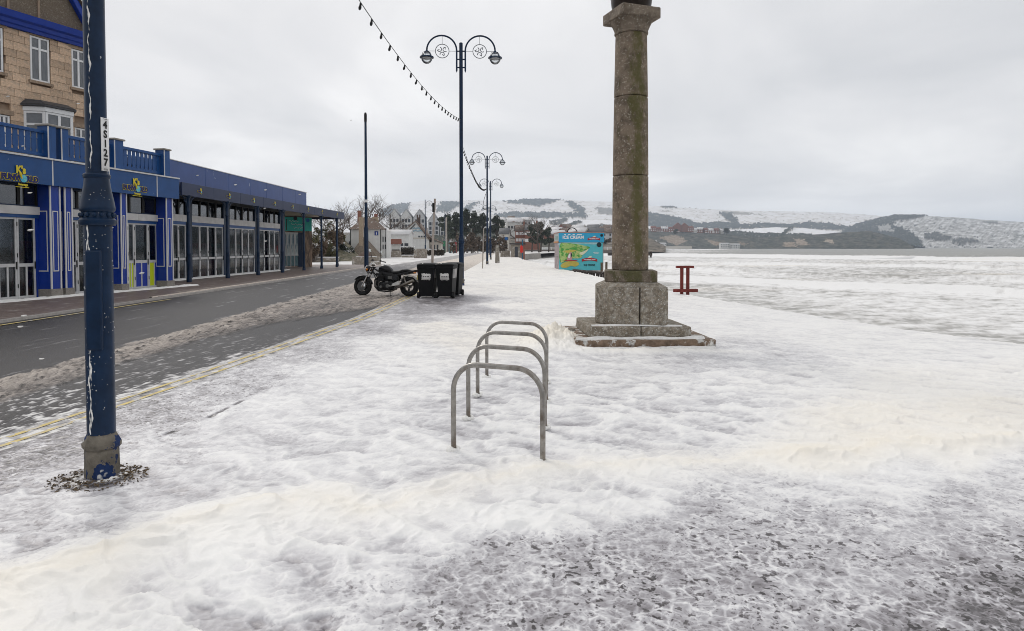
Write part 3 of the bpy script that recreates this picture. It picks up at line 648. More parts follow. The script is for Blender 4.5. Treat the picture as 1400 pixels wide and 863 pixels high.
hill('town_slope', [(300, 335), (360, 326), (430, 320), (520, 316), (570, 312), (610, 311), (660, 314), (700, 317), (740, 318), (800, 319), (850, 320), (890, 326), (910, 337)], 260, 760,
     [([(590, 318), (640, 312), (690, 318), (690, 345), (590, 345)], .88), ([(690, 332), (740, 338), (760, 345), (690, 345)], .55), ([(736, 330), (800, 330), (800, 342), (740, 338)], .75)], .58, hillmat('town_scrub', [(0., (.70, .70, .71)), (.3, (.50, .47, .44)), (.5, (.24, .21, .18)), (.7, (.12, .11, .09)), (.9, (.05, .06, .05))], .25, .16), zf=-.3, seed=601, rough=2, tree=2.0, nc=520)
hill('scrub_bank', [(385, 334), (400, 326), (420, 320), (440, 317), (455, 320), (470, 327), (482, 338), (490, 347)], 76, 100, [], .50, rampmat('bank_scrub', 'foam', [(0., (.72, .71, .70)), (.25, (.40, .37, .31)), (.42, (.15, .13, .085)), (.65, (.085, .08, .045)), (.9, (.04, .045, .028))], None, (.8, .9), (1.2, .30), .8, 4, .3), zf=-.25, seed=651, rough=.6, tree=.5, nr=60, nc=160, mott=.9)
# ================================================================== STREET FURNITURE
mBlue = mat('navy_paint', (.006, .021, .054), .34, .3, 3, specks=((.40, .43, .47), 17, .72), bump=.06, bscale=20, spec=.22)
mBlueW = mat('worn_navy_paint', (.012, .032, .09), .35, .3, 3, col2=(.27, .255, .23), lo=.50, hi=.515, bump=.15)
mPeel = mat('peeling_casting', (.155, .138, .112), .75, .35, 5, col2=(.010, .028, .095), lo=.525, hi=.535, bump=.5, bscale=25, specks=((.62, .62, .60), 6, .64))
mGlass = glassmat('lamp_glass', (.9, .92, .93), .08)
mSteel = mat('galvanised_steel', (.30, .285, .265), .34, .25, 8, metal=.85, col2=(.17, .14, .115), lo=.5, hi=.68, bump=.05)
mWhite = mat('white_plastic', (.78, .78, .78), .4, .05, 6)
mBlack = mat('black_print', (.012, .012, .012), .5)
mFoamBit = mat('foam_splash', (.84, .83, .80), .6, .05, 20, bump=.4, bscale=60)

# ---- promenade lamp posts: arch-armed double lanterns with globe rings
def arch_arm(root, s, H=9.32, arms='both'):
    """one arm on side s: riser, half circle, lantern and ring"""
    Rr = .59; x0 = .17
    a = MB(); pts = [(s * x0, 0, H - .78), (s * x0, 0, H - .3), (s * x0, 0, H)]
    for i in range(1, 17):
        t = math.pi * i / 16; pts.append((s * (x0 + Rr - Rr * math.cos(t)), 0, H + Rr * math.sin(t)))
    a.tube(pts, .034, 8)
    a.lathe([(.005, H - .86), (.034, H - .78)], 8, (s * x0, 0, 0))
    for z in (H - .02, H - .34, H - .66): a.tube([(s * .05, 0, z), (s * x0, 0, z)], .026, 6)
    o = a.build('arm', mBlue, root)
    l = MB(); c = (s * (x0 + 2 * Rr), 0, 0)
    l.lathe([(.03, H + .02), (.05, H - .01), (.05, H - .05), (.03, H - .06)], 14, c); l.lathe([(.20, H - .235), (.275, H - .25), (.28, H - .29), (.20, H - .295)], 20, c)
    for q in range(6):
        a_ = q * math.pi / 3 + .3; l.tube([(c[0] + .04 * math.cos(a_), .04 * math.sin(a_), H - .03), (c[0] + .15 * math.cos(a_), .15 * math.sin(a_), H - .08), (c[0] + .215 * math.cos(a_), .215 * math.sin(a_), H - .24)], .011, 5)
    lo = l.build('lantern', mBlue, root)
    g = MB(); g.lathe([(.04, H - .045), (.14, H - .085), (.195, H - .17), (.21, H - .26), (.225, H - .31), (.205, H - .39), (.155, H - .46), (.085, H - .51), (.005, H - .525)], 20, c, cap=False); g.build('globe', mGlass, lo); MB().lathe([(.19, H - .30), (.19, H - .27), (.06, H - .22)], 16, c).build('reflector', mat('lamp_reflector', (.33, .33, .34), .4, .05, 4), lo)
    r = MB(); cc = (s * (x0 + Rr - .02), 0, H - .02)
    r.torus(cc, .27, .016, 'y', 24, 6)
    r.tube([(s * x0, 0, H - .02), (cc[0] - s * .27, 0, H - .02)], .009, 5); r.tube([(cc[0] + s * .27, 0, H - .02), (s * (x0 + 2 * Rr), 0, H - .02)], .009, 5); r.tube([(cc[0], 0, H + .25), (cc[0], 0, H + Rr)], .009, 5)
    for k in range(3):      # three leaf curls in the ring
        t = k * 2.094 + .5; p = Vector((cc[0] + .13 * math.cos(t), 0, cc[2] + .13 * math.sin(t)))
        r.torus(p, .085, .018, 'y', 12, 5, (t + .8, t + 4.9)); r.tube([p, p + Vector((.09 * math.cos(t + 1), 0, .09 * math.sin(t + 1)))], .016, 5)
    r.build('ring', mat('grey_iron', (.22, .23, .25), .5, .1, 4), root)
def lamp_post(loc, rz=0, label='', first=True, arms=(-1, 1), group='blue lamp posts along the promenade', lower=.0975):
    t = thing('lamp_post', label, 'lamp post', loc, rz, group)
    b = MB(); b.lathe([(.122, -.02), (.118, .195), (.134, .212), (.136, .238), (.102, .295), (.098, .305)], 8, rot=R(15)); b.build('base', mPeel, t, None)
    s = MB(); s.lathe([(lower, .30), (lower, 1.70), (.118, 1.705)], 26); s.build('lower_shaft', mBlue, t)
    c = MB(); c.lathe([(.118, 1.765), (.127, 1.78), (.127, 1.80), (.110, 1.815), (.106, 1.85), (.118, 1.862), (.122, 1.875), (.119, 1.89), (.112, 1.93), (.100, 1.98), (.090, 2.03), (.085, 2.075), (.092, 2.082), (.094, 2.097), (.088, 2.106), (.074, 2.11)], 28)
    for i in range(14):
        a = 2 * math.pi * i / 14; c.ball((.111 * math.cos(a), .111 * math.sin(a), 1.833), .017, 8, 6)
    c.v = [(x_, y_, z_ - .07) for x_, y_, z_ in c.v]; c.build('collar', mBlue, t)
    u = MB(); u.lathe([(.0735, 2.03), (.0735, 6.5), (.070, 9.58), (.072, 9.6), (.06, 9.63)], 22); u.build('upper_shaft', mBlue, t)
    d = MB()
    d.cbox((0, 0, 0), (.112, .034, .66)); o = d.build('access_door', mBlue, t, 35, .012, loc=(.090 * math.cos(R(-86)), .090 * math.sin(R(-86)), 1.20), rot=(0, 0, R(4)))
    for sd_ in arms: arch_arm(t, sd_)
    return t
lamps = []
L2, L3, L4, L5 = Vector((-2.02, 26.3, 0)), Vector((-2.2, 58.5, 0)), Vector((-2.62, 81, 0)), Vector((-4.6, 133, 0))
lA = lamp_post((*LAMP1, 0), R(8), 'tall navy lamp post in the left foreground with a peeling grey base')
lab = ['navy double-armed lamp post behind the black wheelie bins, holding the string of bulbs', 'second navy double-armed lamp post, next to the weathered stone post', 'smaller looking double-armed lamp post close behind the one by the stone post', 'furthest double-armed lamp post, tiny arms just under the hilltop']
for P, lb in zip((L2, L3, L4, L5), lab):
    c = copy_tree(lA); c.location = P; c.rotation_euler = (0, 0, R(2)); c['label'] = lb
lA.scale = (.87, .87, 1)      # this one is slimmer than the far ones
# near post only: number plate and streaks of blown foam
np_ = thing('number_plate', 'white vertical plate reading 4S127 on the near navy lamp post', 'number plate', (LAMP1[0], LAMP1[1], -.07), R(80))
k = MB(); n = 8
for i in range(n + 1):
    q_ = (i / n - .5) * .076
    for z in (2.125, 2.475): k.v.append((q_, -.0785, z))
k.f = [(2 * i, 2 * i + 2, 2 * i + 3, 2 * i + 1) for i in range(n)]
pl = k.build('plate', mWhite, np_); sm = pl.modifiers.new('thick', 'SOLIDIFY'); sm.thickness = .003; sm.offset = -1
np_.scale = (.87, .87, 1)
for i, ch in enumerate('4S127'):
    text('character', ch, .068, mBlack, np_, (0, -.0815, 2.428 - i * .062), ext=.0006, off=.0022, sx=1.12)
for z in (2.467, 2.138, 2.131):
    piece('print_line', mBlack, np_, -.018, .018, -.0825, -.0815, z - .0012, z + .0012)
def streak(parent, r0, z0, z1, ang, seed, wd=.009):
    b = MB(); n = int((z1 - z0) / .012); vs = []
    for i in range(n):
        z = z0 + (z1 - z0) * i / (n - 1); q = .0045 * math.sin(z * 23 + seed) + .0035 * math.sin(z * 57 + seed * 2); wv = wd * max(0, .55 + .8 * math.sin(z * 9.3 + seed) * math.sin(z * 31 + seed * 3) + .3 * math.sin(z * 140))
        for j, e_ in ((-1, .001), (0, .006), (1, .001)):
            a = ang + (q + j * wv) / r0; vs.append(((r0 + e_ * min(1, wv * 200)) * math.cos(a), (r0 + e_ * min(1, wv * 200)) * math.sin(a), z))
    for i in range(n - 1):
        for j in range(2): b.f.append((i * 3 + j, i * 3 + j + 1, i * 3 + j + 4, i * 3 + j + 3))
    b.v = vs; return b
b = streak(None, .0735, 2.05, 3.6, R(-95), 1.3, .0055)
for (r0, z0, z1, sd_) in ((.0975, .31, 1.60, 2.1), (.0975, .35, 1.70, 4.4)):
    q = streak(None, r0, z0, z1, R(-112 if sd_ < 3 else -106), sd_, .0055); b.add(q.v, q.f)
b.build('foam_streak', mFoamBit, lA, 60)
b = MB()
for i in range(110):
    a = R(-60) + random.uniform(-1.5, 1.5); z = random.uniform(.45, 1.7); r_ = .0985; s_ = random.uniform(.0012, .0042)
    b.ball((r_ * math.cos(a), r_ * math.sin(a), z), s_, 6, 4, random.uniform(.5, 1.2))
for i in range(30):
    a = R(-90) + random.uniform(-1.4, 1.4); z = random.uniform(1.71, 1.93); b.ball((.110 * math.cos(a), .110 * math.sin(a), z), random.uniform(.001, .003), 6, 4, random.uniform(.5, 1.5))
b.build('foam_spot', mFoamBit, lA, 60, kind='stuff')
# slumped foam at the base of the near post
b = MB()
for i in range(34):
    a = R(-175) + R(190) * i / 33; rr = .150 + random.uniform(-.012, .012)
    if 14 < i < 19 or random.random() < .25: continue
    b.ball((LAMP1[0] + rr * math.cos(a), LAMP1[1] + rr * math.sin(a), .008), random.uniform(.010, .022), 8, 6, random.uniform(.5, 1.3))
tag(b.build('foam_clump', mFoamBit, None, 60, kind='stuff'), 'white foam packed round the foot of the near lamp post', 'foam')

# ---- festoon strings of bulbs between the posts
mCable = mat('black_cable', (.01, .01, .011), .5)
bulbmesh = None
def festoon(a, b_, sag, n, label, sway=0):
    a, b_ = Vector(a), Vector(b_); pts = []
    for i in range(41):
        t = i / 40; p = a.lerp(b_, t); p.z -= sag * 4 * t * (1 - t); p.x += sway * 4 * t * (1 - t); pts.append(p)
    t0 = thing('festoon_string', label, 'string of lights', a, 0, 'strings of bulbs slung between lamp posts')
    MB().tube([p - a for p in pts], .0075, 5).build('cable', mCable, t0)
    global bulbmesh
    if bulbmesh is None:
        bulbmesh = MB().lathe([(.010, .0), (.020, -.008), (.020, -.05), (.024, -.06), (.027, -.085), (.018, -.112), (.004, -.12)], 8).mesh('bulb', 40); bulbmesh.materials.append(mCable)
    for i in range(1, n):
        t = i / n * 40; j = min(39, int(t)); p = pts[j].lerp(pts[j + 1], t - j) - a
        o = link('bulb', bulbmesh, None, t0, None, p); o.rotation_euler = (R(random.uniform(-12, 12)), R(random.uniform(5, 22)), 0)
festoon((LAMP1[0], LAMP1[1], 6.05), L2 + Vector((0, -.08, 6.60)), .67, 29, 'longest string of small black bulbs, crossing the open sky left of the bins lamp post')
festoon(L2 + Vector((.08, 0, 5.5)), L3 + Vector((-.08, 0, 6.75)), .62, 50, 'sagging string of black bulbs right of the bins lamp post')
festoon(L3 + Vector((-.08, 0, 6.4)), L4 + Vector((0, -.08, 6.6)), .8, 34, 'short looking drooping string of bulbs left of the two distant lamp posts', -.55)

# ---- bicycle hoops
t = None
hoops = [((620.3, 620.8), (742, 638.3)), ((640.3, 577), (744.6, 590)), ((653, 544.6), (746.8, 553)), ((665.6, 519.5), (747.4, 527))]
hl = ['nearest of the four bare steel cycle hoops, its right leg in the foam bank', 'second nearest steel cycle hoop, behind the front one', 'third steel cycle hoop, second from the back of the row', 'rearmost of the four steel cycle hoops, closest to the stone column']
for (pl_, pr_), lb in zip(hoops, hl):
    A, B = at(*pl_), at(*pr_); d = B - A; wd = d.length; rr = .20
    t = thing('cycle_hoop', lb, 'bicycle stand', (A + B) / 2, math.atan2(d.y, d.x), 'row of steel cycle hoops')
    pts = [(-wd / 2, 0, -.15), (-wd / 2, 0, .30), (-wd / 2, 0, .685 - rr)]
    for i in range(1, 10): a = math.pi - math.pi / 2 * i / 9; pts.append((-wd / 2 + rr + rr * math.cos(a), 0, .685 - rr + rr * math.sin(a)))
    for i in range(0, 10): a = math.pi / 2 - math.pi / 2 * i / 9; pts.append((wd / 2 - rr + rr * math.cos(a), 0, .685 - rr + rr * math.sin(a)))
    pts += [(wd / 2, 0, .30), (wd / 2, 0, -.15)]
    MB().tube(pts, .0198, 14).build('hoop_tube', mSteel, t)
    bb = MB()
    for s in (-1, 1):
        for q in range(7): a = q * .9; bb.ball((s * wd / 2 + .032 * math.cos(a), .032 * math.sin(a), .035), .018 + .006 * (q % 3), 7, 5)
    bb.build('foam_collar', mFoamBit, t, 60)

# ---- stone column on stepped base
def stone(name, c1, c2, c3, **k): return mat(name, c1, .8, .22, 5, col2=c2, lo=.48, hi=.60, bump=.7, bscale=60, specks=(c3, 32, .60), **k)
mGran = stone('lichened_stone', (.215, .175, .135), (.135, .108, .082), (.35, .32, .27))
mMoss = None
def mossy(name, base_, mossc, lo, hi, bandx=.12):
    m = stone(name, *base_).copy(); t_ = m.node_tree; b_ = t_.nodes['Principled BSDF']; c = b_.inputs['Base Color'].links[0].from_socket
    g_ = t_.nodes.new('ShaderNodeTexCoord'); sp_ = t_.nodes.new('ShaderNodeSeparateXYZ'); t_.links.new(g_.outputs['Object'], sp_.inputs[0])
    mr = t_.nodes.new('ShaderNodeMath'); mr.operation = 'SUBTRACT'; t_.links.new(sp_.outputs['X'], mr.inputs[0]); mr.inputs[1].default_value = bandx
    ab = t_.nodes.new('ShaderNodeMath'); ab.operation = 'ABSOLUTE'; t_.links.new(mr.outputs[0], ab.inputs[0])
    mp = t_.nodes.new('ShaderNodeMapRange'); mp.inputs[1].default_value = .02; mp.inputs[2].default_value = .20; mp.inputs[3].default_value = .22; mp.inputs[4].default_value = 0; t_.links.new(ab.outputs[0], mp.inputs[0])
    yy_ = t_.nodes.new('ShaderNodeMath'); yy_.operation = 'LESS_THAN'; t_.links.new(sp_.outputs['Y'], yy_.inputs[0]); yy_.inputs[1].default_value = .05
    ml = t_.nodes.new('ShaderNodeMath'); ml.operation = 'MULTIPLY'; t_.links.new(mp.outputs[0], ml.inputs[0]); t_.links.new(yy_.outputs[0], ml.inputs[1])
    mpp = t_.nodes.new('ShaderNodeMapping'); mpp.inputs['Scale'].default_value = (1, 1, .45); t_.links.new(g_.outputs['Object'], mpp.inputs[0])
    n_ = t_.nodes.new('ShaderNodeTexNoise'); n_.inputs['Scale'].default_value = 9; n_.inputs['Detail'].default_value = 8; n_.inputs['Roughness'].default_value = .75; t_.links.new(mpp.outputs[0], n_.inputs['Vector'])
    ad = t_.nodes.new('ShaderNodeMath'); ad.operation = 'ADD'; t_.links.new(n_.outputs['Fac'], ad.inputs[0]); t_.links.new(ml.outputs[0], ad.inputs[1])
    r_ = t_.nodes.new('ShaderNodeMapRange'); r_.inputs[1].default_value = lo; r_.inputs[2].default_value = hi; r_.inputs[4].default_value = .8; t_.links.new(ad.outputs[0], r_.inputs[0])
    x_ = t_.nodes.new('ShaderNodeMix'); x_.data_type = 'RGBA'; t_.links.new(r_.outputs[0], x_.inputs[0]); t_.links.new(c, x_.inputs[6]); x_.inputs[7].default_value = (*mossc, 1); t_.links.new(x_.outputs[2], b_.inputs['Base Color'])
    return m
mShaft = mossy('shaft_stone', ((.215, .168, .125), (.125, .098, .072), (.36, .32, .26)), (.085, .082, .022), .56, .72, .07)
mPlin = mossy('plinth_stone', ((.18, .145, .11), (.11, .09, .068), (.33, .30, .25)), (.07, .07, .022), .48, .62, .05)
mPed = mat('pedestal_stone', (.235, .20, .155), .85, .40, 9, col2=(.37, .34, .29), lo=.46, hi=.62, bump=1.0, bscale=60, specks=((.55, .54, .50), 38, .60))
mStep = mat('step_stone', (.19, .135, .095), .8, .4, 5, col2=(.60, .59, .56), lo=.52, hi=.58, bump=.8, bscale=40)
col = thing('stone_column', 'tall weathered stone column on an octagonal pedestal and two foam-washed steps', 'monument', (*COLXY, 0))
def chamf(hw, c, rz=0, cx=0, cy=0):
    p = [(-hw + c, -hw), (hw - c, -hw), (hw, -hw + c), (hw, hw - c), (hw - c, hw), (-hw + c, hw), (-hw, hw - c), (-hw, -hw + c)]
    ca, sa = math.cos(rz), math.sin(rz); return [(cx + x * ca - y * sa, cy + x * sa + y * ca) for x, y in p]
def rect(hx, hy, rz=0, cx=0, cy=0):
    ca, sa = math.cos(rz), math.sin(rz); return [(cx + x * ca - y * sa, cy + x * sa + y * ca) for x, y in ((-hx, -hy), (hx, -hy), (hx, hy), (-hx, hy))]
MB().prism(rect(1.06, .92, R(3), .05, .05), -.1, .165, 'z').build('lower_step', mStep, col, 30, .02)
# upper step: two slabs meeting at a joint
MB().prism(rect(.395, .68, R(3), -.375, .0), .165, .345, 'z').build('step_slab', mPed, col, 30, .025)
MB().prism(rect(.385, .68, R(3), .415, .04), .165, .335, 'z').build('step_slab', mPed, col, 30, .025)
# pedestal: two big stones with a vertical joint
RZ = R(-7)
def oct4(hw, cl, cs): return [(-hw + cl, -hw), (hw - cs, -hw), (hw, -hw + cs), (hw, hw - cs), (hw - cs, hw), (-hw + cs, hw), (-hw, hw - cs), (-hw, -hw + cl)]
oct_ = oct4(.555, .27, .06)
def clip(poly, x0, keep):
    r = []; n = len(poly)
    for i in range(n):
        a, b_ = poly[i], poly[(i + 1) % n]; ia = (a[0] <= x0) == (keep < 0); ib = (b_[0] <= x0) == (keep < 0)
        if ia: r.append(a)
        if ia != ib: q = (x0 - a[0]) / (b_[0] - a[0]); r.append((x0, a[1] + q * (b_[1] - a[1])))
    return r
for k_, x0 in ((-1, .115), (1, .13)):
    o = MB().prism(clip(oct_, x0, k_), .345, .93, 'z').build('pedestal_stone', mPed, col, 30, .018); o.rotation_euler.z = RZ
o = MB(); pA = oct4(.548, .265, .055); pB = oct4(.40, .20, .05)
o.v = [(*p, .93) for p in pA] + [(*p, 1.0) for p in pB]; o.f = [tuple(range(8)), tuple(range(8, 16))[::-1]] + [(i, (i + 1) % 8, 8 + (i + 1) % 8, 8 + i) for i in range(8)]
o = o.build('sloped_shoulder', mPed, col, 30); o.rotation_euler.z = RZ
o = MB().prism(oct4(.405, .19, .05), 1.0, 1.18, 'z').build('plinth', mPlin, col, 30, .015); o.rotation_euler.z = RZ
zs = [1.18, 2.69, 3.94, 4.94]; rs_ = [.292, .283, .268, .250]
for i in range(3):
    z0, z1 = zs[i] + .004, zs[i + 1] - .004
    MB().lathe([(rs_[i] - .012, z0), (rs_[i], z0 + .012)] + [(rs_[i] + (rs_[i + 1] - rs_[i]) * q / 5, z0 + .012 + (z1 - z0 - .024) * q / 5) for q in range(1, 6)] + [(rs_[i + 1] - .012, z1)], 40).build('shaft_drum', mShaft, col, 40)
MB().lathe([(.253, 4.94), (.268, 4.95), (.268, 4.972), (.258, 4.98), (.262, 4.99), (.285, 5.045), (.315, 5.11), (.335, 5.148)], 40).build('capital', mGran, col, 40)
MB().prism(chamf(.345, .03), 5.15, 5.31, 'z').build('abacus', mGran, col, 30, .012).rotation_euler.z = R(19.5)
MB().lathe([(.27, 5.31), (.30, 5.33), (.315, 5.40), (.33, 5.52), (.30, 5.66), (.2, 5.78), (.06, 5.85)], 30).build('finial', mat('dark_bronze', (.03, .022, .018), .4, .2, 5, metal=.6), col, 40)
mFlat = mat('wet_foam_sheet', (.72, .71, .69), .6, .12, 9, bump=.4, bscale=50)
def stepfoam(pts, wd, hg, lb, seed): drift('foam_drift', [(COLXY[0] + x, COLXY[1] + y, z) for x, y, z in pts], wd, hg, mFlat, lb, seed, 160)
stepfoam([(-.95, -.80, .166), (-.2, -.76, .166), (.5, -.76, .166), (1.0, -.70, .166)], .07, .05, 'white foam lying on the lower step of the column', 341)
stepfoam([(-.70, -.62, .346), (0, -.585, .346), (.7, -.56, .336)], .05, .035, 'white foam lying on the upper step of the column', 343)
stepfoam([(-1.05, -.98, .03), (-.3, -.96, .03), (.4, -.92, .03), (1.12, -.87, .03)], .10, .07, 'cream foam banked against the front of the lower step', 345)
# grit and weed blown round the foot of the near post
b = MB(); rng = random.Random(31)
for i in range(430):
    a = rng.uniform(0, 6.283); q = .13 + .17 * rng.random() ** 1.3; q *= 1 + .25 * math.cos(a + 1.2); p = Vector((LAMP1[0] + q * math.cos(a), LAMP1[1] + q * .9 * math.sin(a) - .02, .018 + rng.random() * .012)); s_ = rng.uniform(.004, .010); c_ = rng.uniform(0, 3.1)
    u_ = Vector((math.cos(c_), math.sin(c_), rng.uniform(-.4, .4))) * s_ * 1.6; v_ = Vector((-math.sin(c_), math.cos(c_), rng.uniform(-.4, .6))) * s_ * .6; b.add([p - u_ - v_, p + u_ - v_, p + u_ + v_, p - u_ + v_, p + Vector((0, 0, s_ * .6))], [(0, 1, 4), (1, 2, 4), (2, 3, 4), (3, 0, 4)])
tag(b.build('weed_litter', mat('weed_litter', (.15, .105, .06), .8, .5, 60, col2=(.05, .038, .028), lo=.45, hi=.55), None, None, kind='stuff'), 'brown weed and grit lying round the foot of the near lamp post', 'litter')
# rubble lodged against the steps
rng = random.Random(9)
mRub = mat('wet_rubble', (.19, .17, .14), .8, .3, 6, col2=(.45, .43, .40), lo=.5, hi=.6, bump=.8)
sp = [(783, 452, .10), (795, 446, .12), (803, 440, .11), (810, 446, .12), (817, 441, .09), (806, 452, .08), (798, 458, .06)]
rub = []
for i, (px, py, r_) in enumerate(sp):
    p = at(px, py, .16); m_ = MB(); m_.loft([(-r_, 0, 0, r_ * .3, r_ * .3, 2.5), (-r_ * .6, rng.uniform(-.02, .02), 0, r_ * .8, r_ * .7, 2.6), (0, 0, rng.uniform(-.02, .02), r_, r_ * .8, 3), (r_ * .6, 0, 0, r_ * .75, r_ * .6, 2.6), (r_, 0, 0, r_ * .3, r_ * .2, 2.5)], 8)
    o = m_.build('rubble_stone', mRub, None, 50, loc=(p.x, p.y, .12), rot=(rng.random(), rng.random() * .5, rng.random() * 3)); tag(o, 'broken grey stone in the foam heap left of the column steps', 'stone', 'broken stones beside the column steps'); rub.append(o)
ordinal_labels(rub, 'broken stones in the foam by the column steps')

# ---- rust-red frame at the sea edge
P = at(936, 403); mRust = mat('rust_red_timber', (.16, .028, .022), .6, .25, 6, bump=.4)
t = thing('timber_railing', 'rust-red frame of two posts and two crossbars at the sea edge', 'railing', P, R(4))
kx = P.y / FPX
for x in (-4.2, 4.2): MB().cbox((x * kx, 0, .36), (.095, .09, 1.05)).build('post', mRust, t, bevel=.008)
MB().cbox((-.0 * kx, -.0, .905), (24 * kx, .14, .075)).build('top_bar', mRust, t, bevel=.01)
MB().cbox((0, -.085, .14), (34 * kx, .075, .10)).build('lower_bar', mRust, t, bevel=.01)

# ---- wheelie bins
mBin = mat('black_bin_plastic', (.006, .0065, .0075), .55, .25, 4, bump=.1, spec=.16)
mBinFoam = mat('salt_streaked_bin', (.045, .045, .045), .5, .3, 3, col2=(.50, .48, .47), lo=.40, hi=.56, stretch=(4, 4, .5))
mTyre = mat('tyre_rubber', (.010, .010, .010), .75, .2, 8, bump=.2)
mPaper = mat('torn_paper', (.62, .61, .59), .8, .08, 8)
def wheelie_bin(loc, rz, label, paper=True):
    t = thing('wheelie_bin', label, 'wheelie bin', loc, rz, 'black wheelie bins')
    b = MB()
    def ring(hw, y0, y1, z): return [(-hw, y0, z), (hw, y0, z), (hw, y1, z), (-hw, y1, z)]
    rings = [ring(.205, -.25, .22, .05), ring(.215, -.262, .235, .12), ring(.262, -.33, .32, .90), ring(.272, -.345, .335, .905), ring(.272, -.345, .335, .985)]
    b.v = sum(rings, []); b.f = [(0, 3, 2, 1)] + [(i * 4 + j, i * 4 + (j + 1) % 4, (i + 1) * 4 + (j + 1) % 4, (i + 1) * 4 + j) for i in range(4) for j in range(4)] + [(16, 17, 18, 19)]
    b.build('body', mBin, t, 30, .02)
    s = MB()
    for sx in (-1, 1): s.add([(sx * .2095, -.225, .1), (sx * .2095, .2, .1), (sx * .264, .295, .895), (sx * .264, -.305, .895)], [(0, 1, 2, 3)])
    s.build('side_panel', mBinFoam if paper else mBin, t)
    l = MB(); l.loft([(.985, 0, 0, .288, .362, 9), (1.02, 0, 0, .292, .366, 9), (1.05, 0, .0, .27, .34, 7), (1.068, 0, 0, .18, .24, 5)], 28, 'z'); l.build('lid', mBin, t, 40, .006)
    h = MB(); h.tube([(-.22, .33, .98), (-.22, .40, 1.0), (.22, .40, 1.0), (.22, .33, .98)], .017, 8); h.build('handle', mBin, t)
    x = MB(); x.tube([(-.25, -.20, .10), (.25, -.20, .10)], .012, 6); x.build('axle', mSteel, t)
    for sx in (-1, 1): MB().lathe([(.05, -.03), (.095, -.03), (.102, -.015), (.102, .015), (.095, .03), (.05, .03)], 16).build('wheel', mTyre, t, 40, loc=(sx * .255, -.20, .102), rot=(0, R(90), 0))
    lip = MB(); lip.box(-.17, .17, -.285, -.25, .035, .075); lip.build('foot_lip', mSteel, t, bevel=.006)
    g = MB()
    for xx in (-.19, .19): g.tube([(xx * 1.1, -.27, .14), (xx * 1.3, -.332, .86)], .012, 6)
    g.build('rib', mBin, t)
    if paper:
        rng = random.Random(int(loc[0] * 100)); pts = []
        for i in range(26):
            a = 2 * math.pi * i / 26; cx, cz = math.cos(a), math.sin(a); k_ = 1 / max(abs(cx), abs(cz)); pts.append((cx * k_ * .145 * rng.uniform(.86, 1.05), cz * k_ * .105 * rng.uniform(.82, 1.08)))
        tilt = math.atan2(.068, .78)
        p_ = MB(); p_.v = [(x_, -.003, z_) for x_, z_ in pts]; p_.f = [tuple(range(26))]
        pa = p_.build('paper_label', mPaper, t, loc=(.0, -.311, .66), rot=(tilt, 0, 0)); q = pa.modifiers.new('thick', 'SOLIDIFY'); q.thickness = .003
        for k_, (x0, x1) in enumerate(((-.10, -.045), (-.035, .02), (.03, .10))): MB().prism([(x0, -.014), (x1, -.012), (x1 - .008, .018), (x0 + .006, .014)], -.0075, -.006, 'y').build('printed_word', mBlack, pa)
    f_ = MB(); rng = random.Random(3)
    for i in range(9): f_.ball((rng.uniform(-.25, .25), rng.uniform(-.33, .3), 1.045), rng.uniform(.015, .035), 7, 5, .5)
    f_.build('foam_spot', mFoamBit, t, 60, kind='stuff')
    return t
wheelie_bin((-2.56, 20.05, 0), R(-4), 'left-hand black wheelie bin with a wide torn paper label, beside the motorcycle')
wheelie_bin((-1.985, 20.0, 0), R(-7), 'right-hand black wheelie bin with a torn paper label and salt-streaked side')
wheelie_bin((-1.86, 20.86, 0), R(172), 'black wheelie bin standing behind the right-hand labelled bin, against the lamp post', False)

